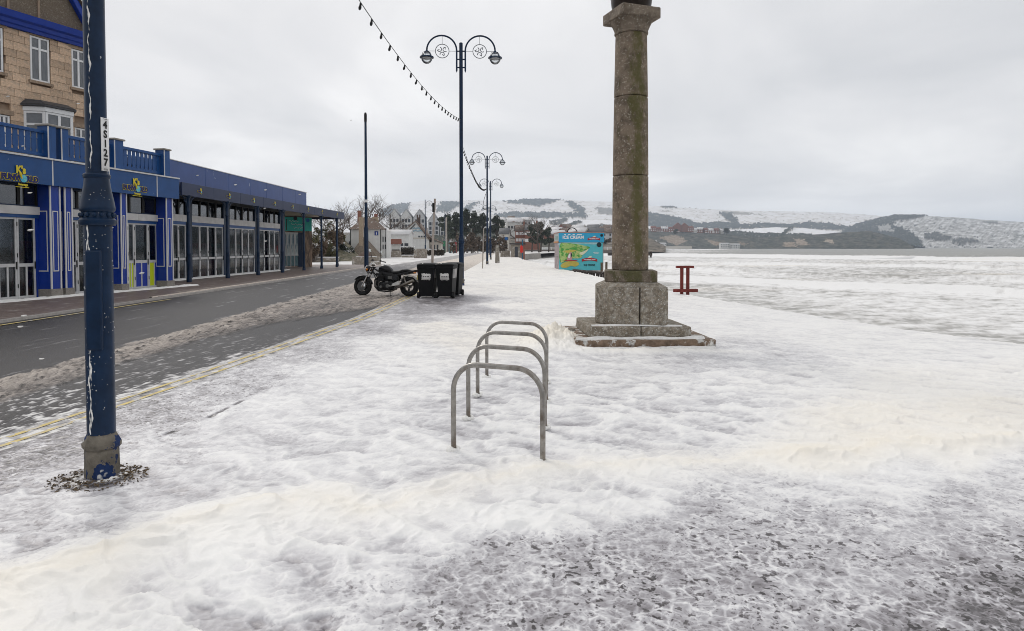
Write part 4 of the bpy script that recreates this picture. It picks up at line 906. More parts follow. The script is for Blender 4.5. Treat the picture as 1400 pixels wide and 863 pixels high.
# ---- motorcycle
mMoto = mat('gloss_black_paint', (.005, .005, .006), .22, .1, 4, spec=.3)
mMotoM = mat('black_engine_metal', (.011, .011, .011), .5, .3, 14, spec=.25)
mChrome = mat('chrome', (.70, .69, .67), .14, .1, 6, metal=1)
mAlu = mat('cast_alloy', (.50, .49, .46), .35, .15, 9, metal=.8)
mSeat = mat('black_vinyl', (.010, .010, .011), .55, .15, 10, bump=.1)
mRed = mat('red_lens', (.35, .015, .012), .2); mAmber = mat('amber_lens', (.5, .16, .02), .25)
mkF, mkR = atY(495.8, 404, 21.5), atY(559.4, 405.5, 21.05)
dv = mkF - mkR; dv.z = 0; wb = dv.length
bike = thing('motorcycle', 'black naked motorcycle on its side stand beside the wheelie bins', 'motorcycle', (mkR.x, mkR.y, -.035), math.atan2(dv.y, dv.x))
WF = wb
def wheel(x, r, tw, nm):
    w_ = MB(); R0 = r - tw * .5
    n = 36; m_ = 12
    vs = []; 
    for i in range(n):
        a = 2 * math.pi * i / n
        for j in range(m_):
            b_ = 2 * math.pi * j / m_; rr = R0 + tw * .5 * math.copysign(abs(math.cos(b_)) ** .8, math.cos(b_)); yy_ = tw * .55 * math.copysign(abs(math.sin(b_)) ** .9, math.sin(b_)); vs.append((x + rr * math.cos(a), yy_, r + rr * math.sin(a)))
    w_.add(vs, [(i * m_ + j, i * m_ + (j + 1) % m_, ((i + 1) % n) * m_ + (j + 1) % m_, ((i + 1) % n) * m_ + j) for i in range(n) for j in range(m_)])
    o = w_.build('wheel', mTyre, bike, 50)
    rm = MB(); rm.torus((x, 0, r), r - tw * .98, .024, 'y', 32, 8)
    for k_ in range(3):
        a = k_ * 2.094 + .6; p0 = Vector((x + .05 * math.cos(a), 0, r + .05 * math.sin(a))); p1 = Vector((x + (r - tw) * math.cos(a - .12), 0, r + (r - tw) * math.sin(a - .12))); p2 = Vector((x + (r - tw) * math.cos(a + .22), 0, r + (r - tw) * math.sin(a + .22)))
        rm.tube([p0, p1], [.030, .017], 6); rm.tube([p0, p2], [.028, .014], 6)
    rm.disc((x, 0, r), .055, 'y', .12, 16); rm.build('rim', mat('dark_alloy', (.10, .098, .095), .35, .3, 9, metal=.7), o, 40)
    return o
fw = wheel(WF, .315, .125, 'f'); rw = wheel(0, .32, .16, 'r')
for y in (-.085, .085):
    d_ = MB(); d_.lathe([(.09, -.003), (.15, -.003), (.15, .003), (.09, .003)], 24); d_.build('brake_disc', MATS['dark_alloy'], fw, 40, loc=(WF, y, .315), rot=(R(90), 0, 0))
# steering axis rake
def fk(s): return Vector((WF - .02 - s * .46, 0, .30 + s * .89))     # s along the fork leg
f_ = MB()
for y in (-.105, .105):
    a, b_, c = fk(0), fk(.42), fk(.72); f_.tube([a + Vector((.0, y, 0)), b_ + Vector((0, y, 0))], .030, 10); f_.tube([b_ + Vector((0, y, 0)), c + Vector((0, y, 0))], .0205, 10); f_.cbox(a + Vector((-.09, y * .8, .05)), (.06, .05, .10))
f_.build('fork', mChrome, bike, 40)
y_ = MB()
for s in (.50, .70): p = fk(s); y_.cbox(p, (.09, .27, .035))
y_.tube([fk(.46) + Vector((-.05, 0, 0)), fk(.72) + Vector((-.05, 0, 0))], .03, 8); y_.build('yoke', mMotoM, bike)
g = MB(); vs = []; n = 14
for i in range(n + 1):
    a = R(35) + R(135) * i / n
    for j, (dy, dr) in enumerate(((-.075, -.02), (-.06, .012), (0, .03), (.06, .012), (.075, -.02))): rr = .335 + dr; vs.append((WF + rr * math.cos(a), dy, .315 + rr * math.sin(a)))
g.add(vs, [(i * 5 + j, i * 5 + j + 1, (i + 1) * 5 + j + 1, (i + 1) * 5 + j) for i in range(n) for j in range(4)])
gm = g.build('front_mudguard', mMoto, bike, 60); q = gm.modifiers.new('thick', 'SOLIDIFY'); q.thickness = .004
H_ = fk(.63) + Vector((.13, 0, .02))
hl_ = MB(); hl_.loft([(-.13, 0, 0, .03, .03, 2), (-.10, 0, 0, .07, .07, 2), (-.03, 0, 0, .098, .098, 2), (.04, 0, 0, .104, .104, 2), (.05, 0, 0, .098, .098, 2)], 20, 'x'); hb = hl_.build('headlight', mMoto, bike, 50, loc=H_)
MB().loft([(.051, 0, 0, .092, .092, 2), (.066, 0, 0, .07, .07, 2), (.073, 0, 0, .02, .02, 2)], 20, 'x').build('lens', mat('headlight_lens', (.55, .57, .58), .08, .05, 6, spec=.8), hb, 60)
MB().torus((.05, 0, 0), .099, .009, 'x', 24, 6).build('bezel', mChrome, hb)
ins = MB()
for y in (-.065, .065): ins.tube([fk(.76) + Vector((.05, y, .01)), fk(.76) + Vector((.0, y, .07))], .052, 14)
ins.build('instrument', mChrome, bike, 40)
hb_ = MB(); p = fk(.74) + Vector((-.02, 0, .10)); hb_.tube([p + Vector((0, -.05, .05)), fk(.72) + Vector((0, -.05, 0))], .016, 6); hb_.tube([p + Vector((0, .05, .05)), fk(.72) + Vector((0, .05, 0))], .016, 6); hb_.tube([p + Vector((-.20, -.40, .06)), p + Vector((-.09, -.30, .085)), p + Vector((-.02, -.14, .05)), p + Vector((-.02, .14, .05)), p + Vector((-.09, .30, .085)), p + Vector((-.20, .40, .06))], .0125, 8); hb_.build('handlebar', mChrome, bike)
for y in (-1, 1):
    MB().tube([p + Vector((-.13, y * .33, .075)), p + Vector((-.215, y * .42, .055))], .018, 8).build('grip', mTyre, bike)
    q = p + Vector((-.09, y * .28, .09)); lv = MB(); lv.tube([q, q + Vector((.04, y * .06, -.01)), q + Vector((-.02, y * .16, -.02))], .007, 5); lv.cbox(q, (.05, .06, .045)); lv.build('lever', mMotoM, bike)
    e_ = q + Vector((.03, y * .08, .28)); mr_ = MB(); mr_.tube([q, q + Vector((.03, y * .02, .12)), e_], .008, 6)
    ms = mr_.build('mirror', mMotoM, bike); MB().loft([(-.012, 0, 0, .078, .045, 3), (.0, 0, 0, .085, .05, 3), (.03, 0, 0, .05, .03, 2.5)], 16, 'x').build('mirror_glass', mChrome, ms, 60, loc=e_ + Vector((0, y * .05, .02)), rot=(0, 0, 0))
    it = H_ + Vector((-.03, y * .13, -.03)); i_ = MB(); i_.tube([it + Vector((0, -y * .05, 0)), it], .01, 6); ii = i_.build('indicator', mMotoM, bike); MB().ball(it + Vector((0, y * .03, 0)), .036, 10, 8).build('lens', mAmber, ii, 60)
WB = WF
MB().loft([(.60, 0, .80, .06, .04, 2.4), (.63, 0, .815, .125, .075, 2.6), (.72, 0, .855, .148, .118, 2.6), (.84, 0, .885, .155, .125, 2.5), (.95, 0, .885, .145, .118, 2.5), (1.03, 0, .87, .115, .095, 2.4), (1.08, 0, .85, .06, .05, 2.2)], 24, 'x').build('tank', mMoto, bike, 60)
MB().lathe([(.045, 0), (.045, .02), (.02, .026)], 14, (.86, 0, 1.005)).build('filler_cap', mChrome, bike)
st = MB(); st.loft([(.66, 0, .775, .09, .04, 3), (.58, 0, .765, .12, .055, 3), (.44, 0, .765, .14, .055, 3), (.33, 0, .775, .145, .06, 3), (.28, 0, .795, .14, .055, 3), (.22, 0, .825, .135, .05, 3), (.05, 0, .835, .125, .045, 3), (-.06, 0, .83, .09, .03, 3)], 20, 'x'); st.build('seat', mSeat, bike, 60)
tl = MB(); tl.loft([(.60, 0, .69, .10, .03, 3), (.45, 0, .695, .125, .05, 3), (.2, 0, .735, .125, .05, 3), (-.08, 0, .79, .115, .05, 3), (-.26, 0, .83, .085, .038, 3), (-.33, 0, .845, .05, .02, 3)], 20, 'x'); tl.build('tail_fairing', mMoto, bike, 60)
for y in (-1, 1): MB().prism([(.33, .50), (.60, .50), (.63, .68), (.36, .70)], y * .105, y * .15, 'y').build('side_panel', mMoto, bike, 30, .02)
MB().prism([(-.34, .80), (-.30, .75), (-.27, .80)], -.06, .06, 'y').build('tail_light', mRed, bike, 30, .008)
for y in (-.16, .16): MB().loft([(-.29, y, .76, .02, .02, 2), (-.25, y, .76, .03, .03, 2), (-.21, y, .76, .02, .02, 2)], 10, 'x').build('indicator', mAmber, bike, 60)
rg = MB(); vs = []
for i in range(n + 1):
    a = R(30) + R(120) * i / n
    for dy, dr in ((-.09, -.02), (-.07, .01), (.07, .01), (.09, -.02)): rr = .355 + dr; vs.append((rr * math.cos(a), dy, .32 + rr * math.sin(a)))
rg.add(vs, [(i * 4 + j, i * 4 + j + 1, (i + 1) * 4 + j + 1, (i + 1) * 4 + j) for i in range(n) for j in range(3)])
q = rg.build('rear_mudguard', mat('foamy_mudguard', (.45, .44, .42), .5, .2, 9, col2=(.03, .03, .03), lo=.55, hi=.6), bike, 60); qq = q.modifiers.new('thick', 'SOLIDIFY'); qq.thickness = .004
fr = MB(); 
for y in (-.12, .12):
    fr.tube([fk(.66) + Vector((-.06, 0, 0)), Vector((1.0, y, .76)), Vector((.62, y, .66)), Vector((.46, y, .40)), Vector((.50, y, .24))], .019, 8); fr.tube([fk(.58) + Vector((-.05, 0, 0)), Vector((1.12, y, .52)), Vector((1.05, y, .24)), Vector((.50, y, .22))], .017, 8); fr.tube([Vector((.62, y, .66)), Vector((.2, y, .70)), Vector((-.15, y, .76))], .014, 6)
fr.build('frame', mMotoM, bike)
en = MB(); en.loft([(.50, 0, .34, .17, .11, 4), (.56, 0, .34, .19, .14, 4), (.82, 0, .335, .20, .15, 4), (.98, 0, .33, .18, .13, 4), (1.03, 0, .33, .14, .08, 4)], 20, 'x'); en.disc((.66, .20, .33), .095, 'y', .05); en.disc((.90, .19, .30), .075, 'y', .05); en.build('engine', mMotoM, bike, 50)
cy = MB()
for i in range(7): z = .49 + i * .028; cy.cbox((.90 + i * .012, 0, z), (.25, .42, .013))
cy.cbox((.93, 0, .57), (.19, .38, .20)); cy.cbox((.99, 0, .70), (.22, .40, .075)); cy.build('cylinder_block', mMotoM, bike, 30, .006)
ab = MB(); ab.loft([(.40, 0, .56, .10, .12, 4), (.55, 0, .60, .125, .17, 4), (.80, 0, .66, .13, .15, 4), (.98, 0, .74, .11, .12, 4), (1.06, 0, .80, .07, .08, 3)], 16, 'x'); ab.build('air_box', mMotoM, bike, 40)
cv = MB(); cv.disc((.66, .232, .33), .06, 'y', .02); cv.disc((.90, .222, .30), .045, 'y', .02); cv.cbox((.70, .19, .46), (.10, .05, .05)); cv.cbox((.62, .10, .60), (.14, .12, .10)); cv.build('engine_cover', mat('dull_engine_alloy', (.12, .118, .112), .4, .2, 9, metal=.6), bike, 40, .006)
ex = MB()
for y in (-.14, -.05, .05, .14): ex.tube([(1.06, y, .60), (1.16, y, .52), (1.15, y, .30), (1.02, y, .17), (.75, y * .6, .15)], .021, 8)
ex.build('exhaust_header', mMotoM, bike)
mu = MB(); mu.tube([(.75, 0, .16), (.55, .10, .17), (.42, .17, .22), (.30, .19, .30)], .026, 8); mu.tube([(.32, .19, .29), (.26, .195, .32), (-.20, .215, .50), (-.24, .217, .515)], [.03, .05, .054, .04], 14)
mu.build('silencer', mat('tarnished_steel', (.20, .185, .165), .3, .2, 6, metal=.9), bike, 50)
sw = MB()
for y in (-.125, .125): sw.tube([(.48, y, .36), (.2, y, .34), (-.03, y, .32)], [.035, .028, .025], 8)
sw.build('swingarm', mAlu, bike)
for y in (-.15, .15):
    sh = MB(); a, b_ = Vector((.04, y, .40)), Vector((.16, y, .70)); sh.tube([a, b_], .016, 8)
    pts = [a.lerp(b_, .15 + .75 * i / 80) + Vector((.030 * math.cos(i * .9), .030 * math.sin(i * .9), 0)) for i in range(81)]; sh.tube(pts, .0065, 5); sh.build('shock_absorber', mChrome, bike)
ft = MB()
for y in (-1, 1): ft.cbox((.55, y * .25, .33), (.05, .12, .025)); ft.cbox((.24, y * .22, .40), (.05, .11, .025)); ft.prism([(.55, .32), (.24, .38), (.30, .50), (.52, .40)], y * .17, y * .185, 'y')
ft.build('footrest', mAlu, bike)
MB().tube([(.60, .16, .24), (.52, .30, .03), (.47, .315, .03)], .014, 8).build('side_stand', mMotoM, bike)
MB().cbox((-.30, 0, .62), (.012, .18, .14)).build('number_plate', mat('dirty_yellow_plate', (.45, .36, .08), .5, .1, 8), bike)
# the machine leans a little onto its stand
bike.rotation_euler = (R(-0), 0, math.atan2(dv.y, dv.x)); bike.rotation_euler[0] = R(4)

# ---- ice cream kiosk
KYd = 45.0; kk = KYd / FPX; K0 = atY(764.3, 370, KYd)
def kz(py): return CAMH + (HORZ - py) * kk
wK = (825.5 - 764.3) * kk; zb, zt = kz(370.5), kz(318); zm = kz(330.6)
ki = thing('ice_cream_kiosk', 'turquoise ice cream kiosk with illustrated map panel beside the sea wall', 'kiosk', (K0.x, KYd, 0), R(2))
mTurq = mat('turquoise_print', (.10, .50, .56), .45, .04, 3); mSkyB = mat('sky_blue_print', (.035, .36, .60), .4, .04, 3)
mKW = mat('grubby_cladding', (.31, .255, .26), .7, .2, 3, col2=(.46, .42, .42), lo=.5, hi=.7, bump=.2); mKG = mat('grey_header', (.42, .43, .43), .6, .1, 3)
dK = 3.1
MB().box(0, wK, .06, dK, zb, zm - .02).build('wall', mKW, ki); MB().box(-.02, wK + .02, .03, dK + .02, zm - .02, zt - .03).build('header_box', mKG, ki)
MB().box(-.05, wK + .05, -.03, dK + .05, zt - .03, zt + .03).build('roof', mat('red_edge', (.36, .20, .17), .6, .2, 3), ki)
MB().box(.0, wK - .06, .015, .06, zb + .04, zm - .06).build('map_panel', mTurq, ki); MB().box(-.03, wK + .03, -.03, .03, zm - .04, zt - .03).build('header_sign', mSkyB, ki)
MB().box(-.06, -.021, .05, dK, zm - .06, zm + .03).build('orange_trim', mat('orange_trim', (.52, .22, .06), .6, .1, 4), ki)
MB().box(-.03, -.0, .3, dK - .3, zb + 1.0, zb + 1.03).build('joint_strip', mKG, ki)
MB().box(-.035, -.02, .6, dK - .7, zm + .16, zm + .42).build('side_sign', mat('green_grey_print', (.25, .33, .30), .6, .2, 6), ki)
def kp(px, py): return ((px - 764.3) * kk, kz(py))
def blob(name, pts, y, m, parent, sub=3):
    # smooth closed outline through points
    P = [Vector(p) for p in pts]; n = len(P); o_ = []
    for i in range(n):
        p0, p1, p2, p3 = P[i - 1], P[i], P[(i + 1) % n], P[(i + 2) % n]
        for s in range(sub):
            t_ = s / sub; o_.append(.5 * ((2 * p1) + (-p0 + p2) * t_ + (2 * p0 - 5 * p1 + 4 * p2 - p3) * t_ ** 2 + (-p0 + 3 * p1 - 3 * p2 + p3) * t_ ** 3))
    return MB().prism([tuple(p) for p in o_], y, y + .008, 'y').build(name, m, parent)
def pic(px, py): return kp(740 + px / 9.591, 300 + py / 9.591)
mLand = mat('printed_green', (.09, .34, .07), .5, .25, 3.2, col2=(.42, .56, .20), lo=.47, hi=.53, specks=((.60, .55, .22), 4.5, .60)); mSand = mat('printed_yellow', (.55, .46, .10), .5, .1, 4); mPale = mat('printed_pale_blue', (.38, .60, .62), .5, .15, 4); mPink = mat('printed_pink', (.55, .28, .30), .5, .15, 5)
mBanR = mat('banner_red', (.42, .02, .025), .4); mCreamP = mat('cream_print', (.74, .72, .52), .5); mDisc = mat('dark_roundel', (.015, .03, .035), .5)
blob('printed_sky', [pic(*p) for p in ((245, 305), (500, 303), (790, 303), (700, 330), (560, 318), (400, 330), (245, 345))], .004, mPale, ki)
blob('printed_land', [pic(*p) for p in ((245, 330), (330, 312), (470, 325), (560, 345), (640, 365), (600, 400), (545, 420), (540, 480), (500, 510), (400, 515), (340, 540), (245, 560))], -.004, mLand, ki)
blob('printed_beach', [pic(*p) for p in ((500, 440), (560, 420), (620, 385), (600, 420), (560, 455), (530, 470))], -.013, mCreamP, ki)
blob('printed_field', [pic(*p) for p in ((300, 420), (380, 400), (460, 405), (420, 425), (350, 440))], -.013, mSand, ki)
blob('printed_field', [pic(*p) for p in ((260, 360), (330, 340), (420, 345), (380, 375), (300, 385))], -.013, mat('printed_light_green', (.34, .52, .16), .5), ki)
blob('printed_tub', [pic(*p) for p in ((255, 600), (310, 560), (385, 548), (470, 555), (496, 590), (450, 620), (388, 612), (330, 635), (270, 632))], -.013, mSand, ki)
blob('printed_figure', [pic(*p) for p in ((338, 535), (350, 475), (372, 438), (396, 430), (396, 480), (402, 530))], -.022, mPink, ki)
blob('printed_figure', [pic(*p) for p in ((350, 500), (362, 462), (380, 455), (378, 505))], -.031, mWhite, ki); blob('printed_figure', [pic(*p) for p in ((385, 470), (398, 440), (402, 470), (392, 500))], -.031, mDisc, ki)
blob('printed_lettering', [pic(*p) for p in ((680, 435), (720, 425), (765, 440), (720, 456))], -.004, mPale, ki)
blob('printed_stripe', [pic(*p) for p in ((315, 538), (460, 536), (460, 546), (315, 548))], -.031, mBanR, ki)
def banner(cx, cy, w_, h_, y):
    pts = [(cx + w_ * (i / 8 - .5), cy + h_ * .5 + h_ * .55 * (1 - (i / 4 - 1) ** 2)) for i in range(9)] + [(cx + w_ * (.5 - i / 8), cy - h_ * .5 + h_ * .5 * (1 - (i / 4 - 1) ** 2)) for i in range(9)]
    MB().prism(pts, y, y + .01, 'y').build('banner', mBanR, ki)
    text('lettering', 'Marshfield Farm', h_ * .62, mWhite, ki, (cx, y - .004, cy + h_ * .38), sx=w_ / (h_ * 5.3), ext=.002, off=.004)
    blob('printed_head', [(cx - w_ * .13, cy + h_ * 1.05), (cx, cy + h_ * 1.65), (cx + w_ * .13, cy + h_ * 1.75), (cx + w_ * .10, cy + h_ * 1.1)], y, mCreamP, ki)
c1 = pic(635, 535); banner(c1[0], c1[1] - .02, 1.05, .17, -.02); c2 = pic(690, 258); banner(c2[0], c2[1] - .03, .86, .14, -.045)
text('lettering', 'ICE CREAM', .17, mDisc, ki, (c1[0], -.004, pic(0, 600)[1]), sx=.9, off=.004)
text('lettering', 'ICE CREAM', .30, mWhite, ki, (pic(418, 0)[0], -.036, pic(0, 238)[1]), sx=.98, off=.012)
for px, w_ in ((310, .2), (365, .25), (425, .24), (500, .5)): x, z = pic(px, 200); MB().box(x - w_ / 3, x + w_ / 3, -.037, -.03, z - .03, z + .03).build('small_print', mWhite, ki)
for px, py, r_, y in ((760, 333, .165, -.004), (793, 210, .10, -.034)): x, z = pic(px, py); MB().disc((x, y, z), r_, 'y', .012, 20).build('roundel', mDisc, ki)
MB().torus((1.0, .8, zt), .34, .035, 'y', 16, 6, (0, math.pi)).build('roof_hoop', mMotoM, ki)
for px, y1, y2 in ((822.5, 375, 359), (829, 372, 358.5)):
    p = atY(px, y1, 41.5); q = atY(px, y2, 41.5); o = MB().cbox((0, 0, (q.z - p.z) / 2), (.13, .13, q.z - p.z)).build('timber_post', mat('brown_timber', (.13, .095, .065), .8, .25, 6, bump=.5), None, bevel=.01, loc=(p.x, p.y, p.z)); tag(o, 'short brown timber post beside the ' + ('ice cream kiosk, touching its right edge' if px < 825 else 'column, right of the kiosk corner post'), 'post')
stubs = []; rng = random.Random(4)
mWeed = mat('weedy_timber', (.045, .035, .03), .85, .3, 5, col2=(.20, .18, .17), lo=.58, hi=.66, bump=.8)
for i in range(13):
    px = 786 + i * 3.3 + rng.uniform(-.7, .7); f = i / 12; py0 = 369.8 + 4 * f; py1 = 372.6 + 7.0 * f + rng.uniform(-.6, 1); Yd = 40.5 - f * 2.5
    a = atY(px, py1 + 3, Yd); b_ = atY(px, py0, Yd)
    o = MB().loft([(-(b_.z - a.z), 0, 0, .05, .07, 3), (-.1, 0, 0, .065, .08, 3), (0, .02 * rng.uniform(-1, 1), 0, .055, .06, 3)], 8, 'z').build('timber_stub', mWeed, None, 40, loc=b_, rot=(R(rng.uniform(-8, 8)), R(rng.uniform(-8, 8)), rng.random())); tag(o, 'dark weedy timber stub in the row below the ice cream kiosk', 'timber stub', 'dark timber stubs below the kiosk'); stubs.append(o)
ordinal_labels(stubs, 'dark weedy timber stubs below the ice cream kiosk')
a = atY(784, 369.3, 42.0); b_ = atY(827, 373.2, 38.2); o = MB().tube([a, a.lerp(b_, .5) + Vector((0, 0, -.03)), b_], .085, 6).build('timber_rail', mWeed, None); tag(o, 'dark weedy rail lying along the stubs under the ice cream kiosk', 'rail')

# ---- tall mast and plain posts further up the road
p = at(501, 366); s_ = p.y / FPX
t = thing('camera_mast', 'very tall plain navy mast with a small lantern on top, behind the stone planter', 'mast', p)
zt_ = CAMH + (HORZ - 168) * s_; zc_ = CAMH + (HORZ - 312) * s_
MB().lathe([(3.1 * s_, 0), (3.0 * s_, zc_), (2.1 * s_, zc_ + .12)], 14).build('lower_shaft', mBlue, t); MB().lathe([(2.15 * s_, zc_ + .1), (1.55 * s_, zt_)], 14).build('upper_shaft', mBlue, t)
MB().lathe([(1.7 * s_, zt_), (1.9 * s_, zt_ + .1), (1.9 * s_, zt_ + .55), (1.2 * s_, zt_ + .7)], 12).build('top_lantern', mMotoM, t)
MB().lathe([(2.3 * s_, 0), (2.3 * s_, .2)], 12, (0, 0, CAMH + (HORZ - 277) * s_)).build('band', mWhite, t)
mPoleW = mat('pale_timber_pole', (.36, .32, .29), .8, .2, 3, col2=(.24, .18, .14), lo=.55, hi=.7, stretch=(1, 1, .3))
p = at(591, 359); t = thing('timber_pole', 'pale leaning timber pole behind the motorcycle with a dark box near its top', 'pole', p); s_ = p.y / FPX; h_ = (359 - 272) * s_
MB().tube([(0, 0, -.2), (1.2 * s_, 0, h_ * .4), (4 * s_, 0, h_)], [1.8 * s_, 1.7 * s_, 1.4 * s_], 10).build('shaft', mPoleW, t); MB().cbox((2.2 * s_, -.2, h_ * .86), (.22, .22, .9)).build('box', mMotoM, t, bevel=.02)
for x in (0,): MB().tube([(2 * s_, 0, h_ * .93), (5.4 * s_, 0, h_ * .94)], .04, 6).build('bracket', mMotoM, t)
q = thing('lamp_post', 'single-armed dark lamp post with an arch and ring, beside the white gabled inn', 'lamp post', at(581.6, 349.6)); s_ = 0
MB().lathe([(.14, 0), (.14, 1.9), (.075, 2.0), (.07, 10.4)], 12).build('shaft', mBlue, q); arch_arm(q, 1, 9.6); q.scale = (1, 1, 1)
q.scale = (.98,) * 3
q = thing('lamp_post', 'smaller single-armed lamp post beyond the leaning pale pole, against the dark trees', 'lamp post', at(608.4, 345.2)); MB().lathe([(.14, 0), (.14, 1.9), (.085, 2.0), (.08, 10.1)], 10).build('shaft', mBlue, q); arch_arm(q, 1, 9.2)
p0 = at(608.4, 345.2); sc_ = ((HORZ - 289) * p0.y / FPX + CAMH) / 10.0; q.scale = (sc_,) * 3
for (px, y1, y0, wpx, lb) in ((610.3, 344.5, 297, 2.6, 'pale timber pole next to the far single-armed lamp, tallest of the three plain ones'), (617, 343.6, 305, 2.0, 'thinner pale pole right of the far lamp with a white top lantern'), (622, 343, 309, 1.2, 'slim dark pole, left of a close pair by the bins lamp post'), (624.6, 343, 309, 1.2, 'slim dark pole, right of a close pair by the bins lamp post')):
    p = at(px, y1); s_ = p.y / FPX; t = thing('timber_pole', lb, 'pole', p); MB().tube([(0, 0, -.2), (0, 0, (y1 - y0) * s_)], [wpx / 2 * s_, wpx / 2.4 * s_], 8).build('shaft', mPoleW if wpx > 1.5 else mBlue, t)
    if px == 617: MB().tube([(0, 0, (y1 - y0) * s_), (.9, 0, (y1 - y0) * s_ + .5)], .12, 6).build('lantern', mWhite, t)
mStonePost = mat('weathered_post', (.22, .20, .17), .85, .25, 3, col2=(.40, .385, .36), lo=.5, hi=.62, bump=.8)
p = at(680, 360); s_ = p.y / FPX; t = thing('stone_post', 'weathered grey stone post right of the distant lamp posts', 'post', p); MB().loft([(-.1, 0, 0, 3.2 * s_, 3 * s_, 6), (1.3, 0, 0, 2.7 * s_, 2.6 * s_, 6), (1.72, .0, 0, 2.2 * s_, 2 * s_, 5)], 16, 'z').build('shaft', mStonePost, t); MB().cbox((.02, 0, 1.66), (3.2 * s_, 3 * s_, .16)).build('dark_cap', mMotoM, t, bevel=.02)
p = at(659.6, 367.6); s_ = p.y / FPX; t = thing('marker_pole', 'thin pale pole standing in the foam left of the stone post', 'pole', p); MB().tube([(0, 0, -.1), (.09, .0, (367.6 - 312) * s_)], [.8 * s_, .62 * s_], 8).build('shaft', mPoleW, t)

# ---- flecks of foam blowing through the air
rng = random.Random(12); b = MB()
for (px, py, Yd, r_) in ((33, 432, 7, .016), (28, 447, 7, .016), (57, 491, 6.5, .014), (42, 315, 12, .030), (41, 264, 12, .022), (194, 374, 14, .028), (152, 312, 9, .016), (578, 123, 18, .02), (480, 165, 14, .01), (322, 253, 20, .025), (270, 240, 20, .02), (363, 260, 22, .025), (11, 132, 14, .02), (107, 142, 14, .018), (31, 200, 13, .015), (410, 266, 20, .02), (363, 330, 20, .025), (362, 285, 20, .02)):
    p = atY(px, py, Yd); b.loft([(-r_ * 1.9, 0, 0, r_ * .3, r_ * .3, 2), (-r_, 0, 0, r_ * .7, r_ * .65, 2), (0, 0, 0, r_ * .8, r_ * .7, 2), (r_, 0, r_ * .2, r_ * .6, r_ * .55, 2), (r_ * 1.9, 0, r_ * .5, r_ * .2, r_ * .2, 2)], 7)
    for i in range(len(b.v) - 35, len(b.v)): v = b.v[i]; b.v[i] = (v[0] + p.x, v[1] + p.y, v[2] + p.z)
tag(b.build('flying_foam', mFoamBit, None, 60, kind='stuff'), 'small white flecks of foam flying through the air', 'foam flecks')
# ================================================================== BUILDINGS ON THE LEFT
mArc = mat('arcade_blue', (.014, .070, .225), .30, .12, .9, bump=.05, bscale=12, specks=((.35, .40, .48), 9, .735))
mArcD = mat('arcade_royal_blue', (.009, .040, .29), .25, .12, .8, specks=((.35, .40, .48), 9, .735))
mTrim = mat('white_trim', (.64, .64, .64), .5, .15, 4)
mFrame = mat('grey_door_frame', (.56, .56, .56), .4, .10, 4)
mLint = mat('pale_lintel', (.58, .57, .56), .55, .12, 2, stretch=(1, 1, .3))
mPlinth = mat('concrete_plinth', (.26, .24, .215), .85, .25, 5, bump=.6)
mDoorG = glassmat('door_glass', (.80, .82, .83), -.04)
mWinG = glassmat('window_glass', (.35, .37, .39), .10)
mIn = mat('dim_interior', (.17, .16, .165), .8, .3, .7, col2=(.09, .085, .09), lo=.48, hi=.56)
mLime = mat('lime_panel', (.60, .70, .02), .4, .05, 3)
mPB = mat('blue_panel', (.02, .045, .33), .3, .1, 3)
mYelL = mat('logo_yellow', (.72, .58, .03), .4); mCyan = mat('logo_cyan', (.08, .45, .65), .4, .1, 8, col2=(.25, .62, .45), lo=.5, hi=.55); mNavyL = mat('logo_navy', (.012, .014, .12), .4)
mRoof = mat('flat_roof', (.20, .20, .21), .8, .2, 1)
class Facade:
    """vertical plane through P with direction d; local x along it (away), local -y towards the road"""
    def __init__(s, P, d):
        s.P = Vector(P); s.d = Vector((d[0], d[1], 0)).normalized(); s.n = Vector((s.d.y, -s.d.x, 0)); s.rz = math.atan2(s.d.y, s.d.x)
    def fac(s, px, py, off=0.0):
        """(along, height) where the picture ray meets the plane off metres in front of the facade"""
        r = ray(px, py); P = s.P + s.n * off; C = Vector((0, 0, CAMH)); k = (P - C).dot(s.n) / r.dot(s.n); q = C + r * k
        return (q - s.P).dot(s.d), q.z
    def s_(s, px, off=0.): return s.fac(px, 338, off)[0]
    def z_(s, px, py, off=0.): return s.fac(px, py, off)[1]
def logo(parent, x, z, y, sc, full=True):
    rot = (R(90), 0, 0)
    text('lettering', 'FUNW', .34 * sc, mYelL, parent, (x - .40 * sc, y, z), rot, .004, .040 * sc, .95); text('lettering', 'FUNW', .34 * sc, mNavyL, parent, (x - .40 * sc, y - .012, z), rot, .004, .019 * sc, .95)
    text('lettering', 'RLD', .34 * sc, mYelL, parent, (x + .58 * sc, y, z - .02 * sc), rot, .004, .040 * sc, .95); text('lettering', 'RLD', .34 * sc, mNavyL, parent, (x + .58 * sc, y - .012, z - .02 * sc), rot, .004, .019 * sc, .95)
    MB().disc((x + .155 * sc, y - .01, z - .01 * sc), .165 * sc, 'y', .02, 22).build('logo_globe', mCyan, parent)
    text('lettering', "K's", .44 * sc, mYelL, parent, (x + .02 * sc, y - .022, z + .34 * sc), rot, .004, .022 * sc, .85)
    b = MB(); b.tube([(x - .02 * sc, y - .02, z + .2 * sc), (x + .06 * sc, y - .024, z - .02 * sc)], [.05 * sc, .03 * sc], 7); b.build('logo_beak', mYelL, parent)
    text('lettering', 'Swanage', .14 * sc, mYelL, parent, (x + .13 * sc, y - .005, z - .27 * sc), rot, .003, .006 * sc, .95)
    if full: MB().box(x - .22 * sc, x + .42 * sc, y - .006, y, z - .40 * sc, z - .375 * sc).build('logo_underline', mYelL, parent)
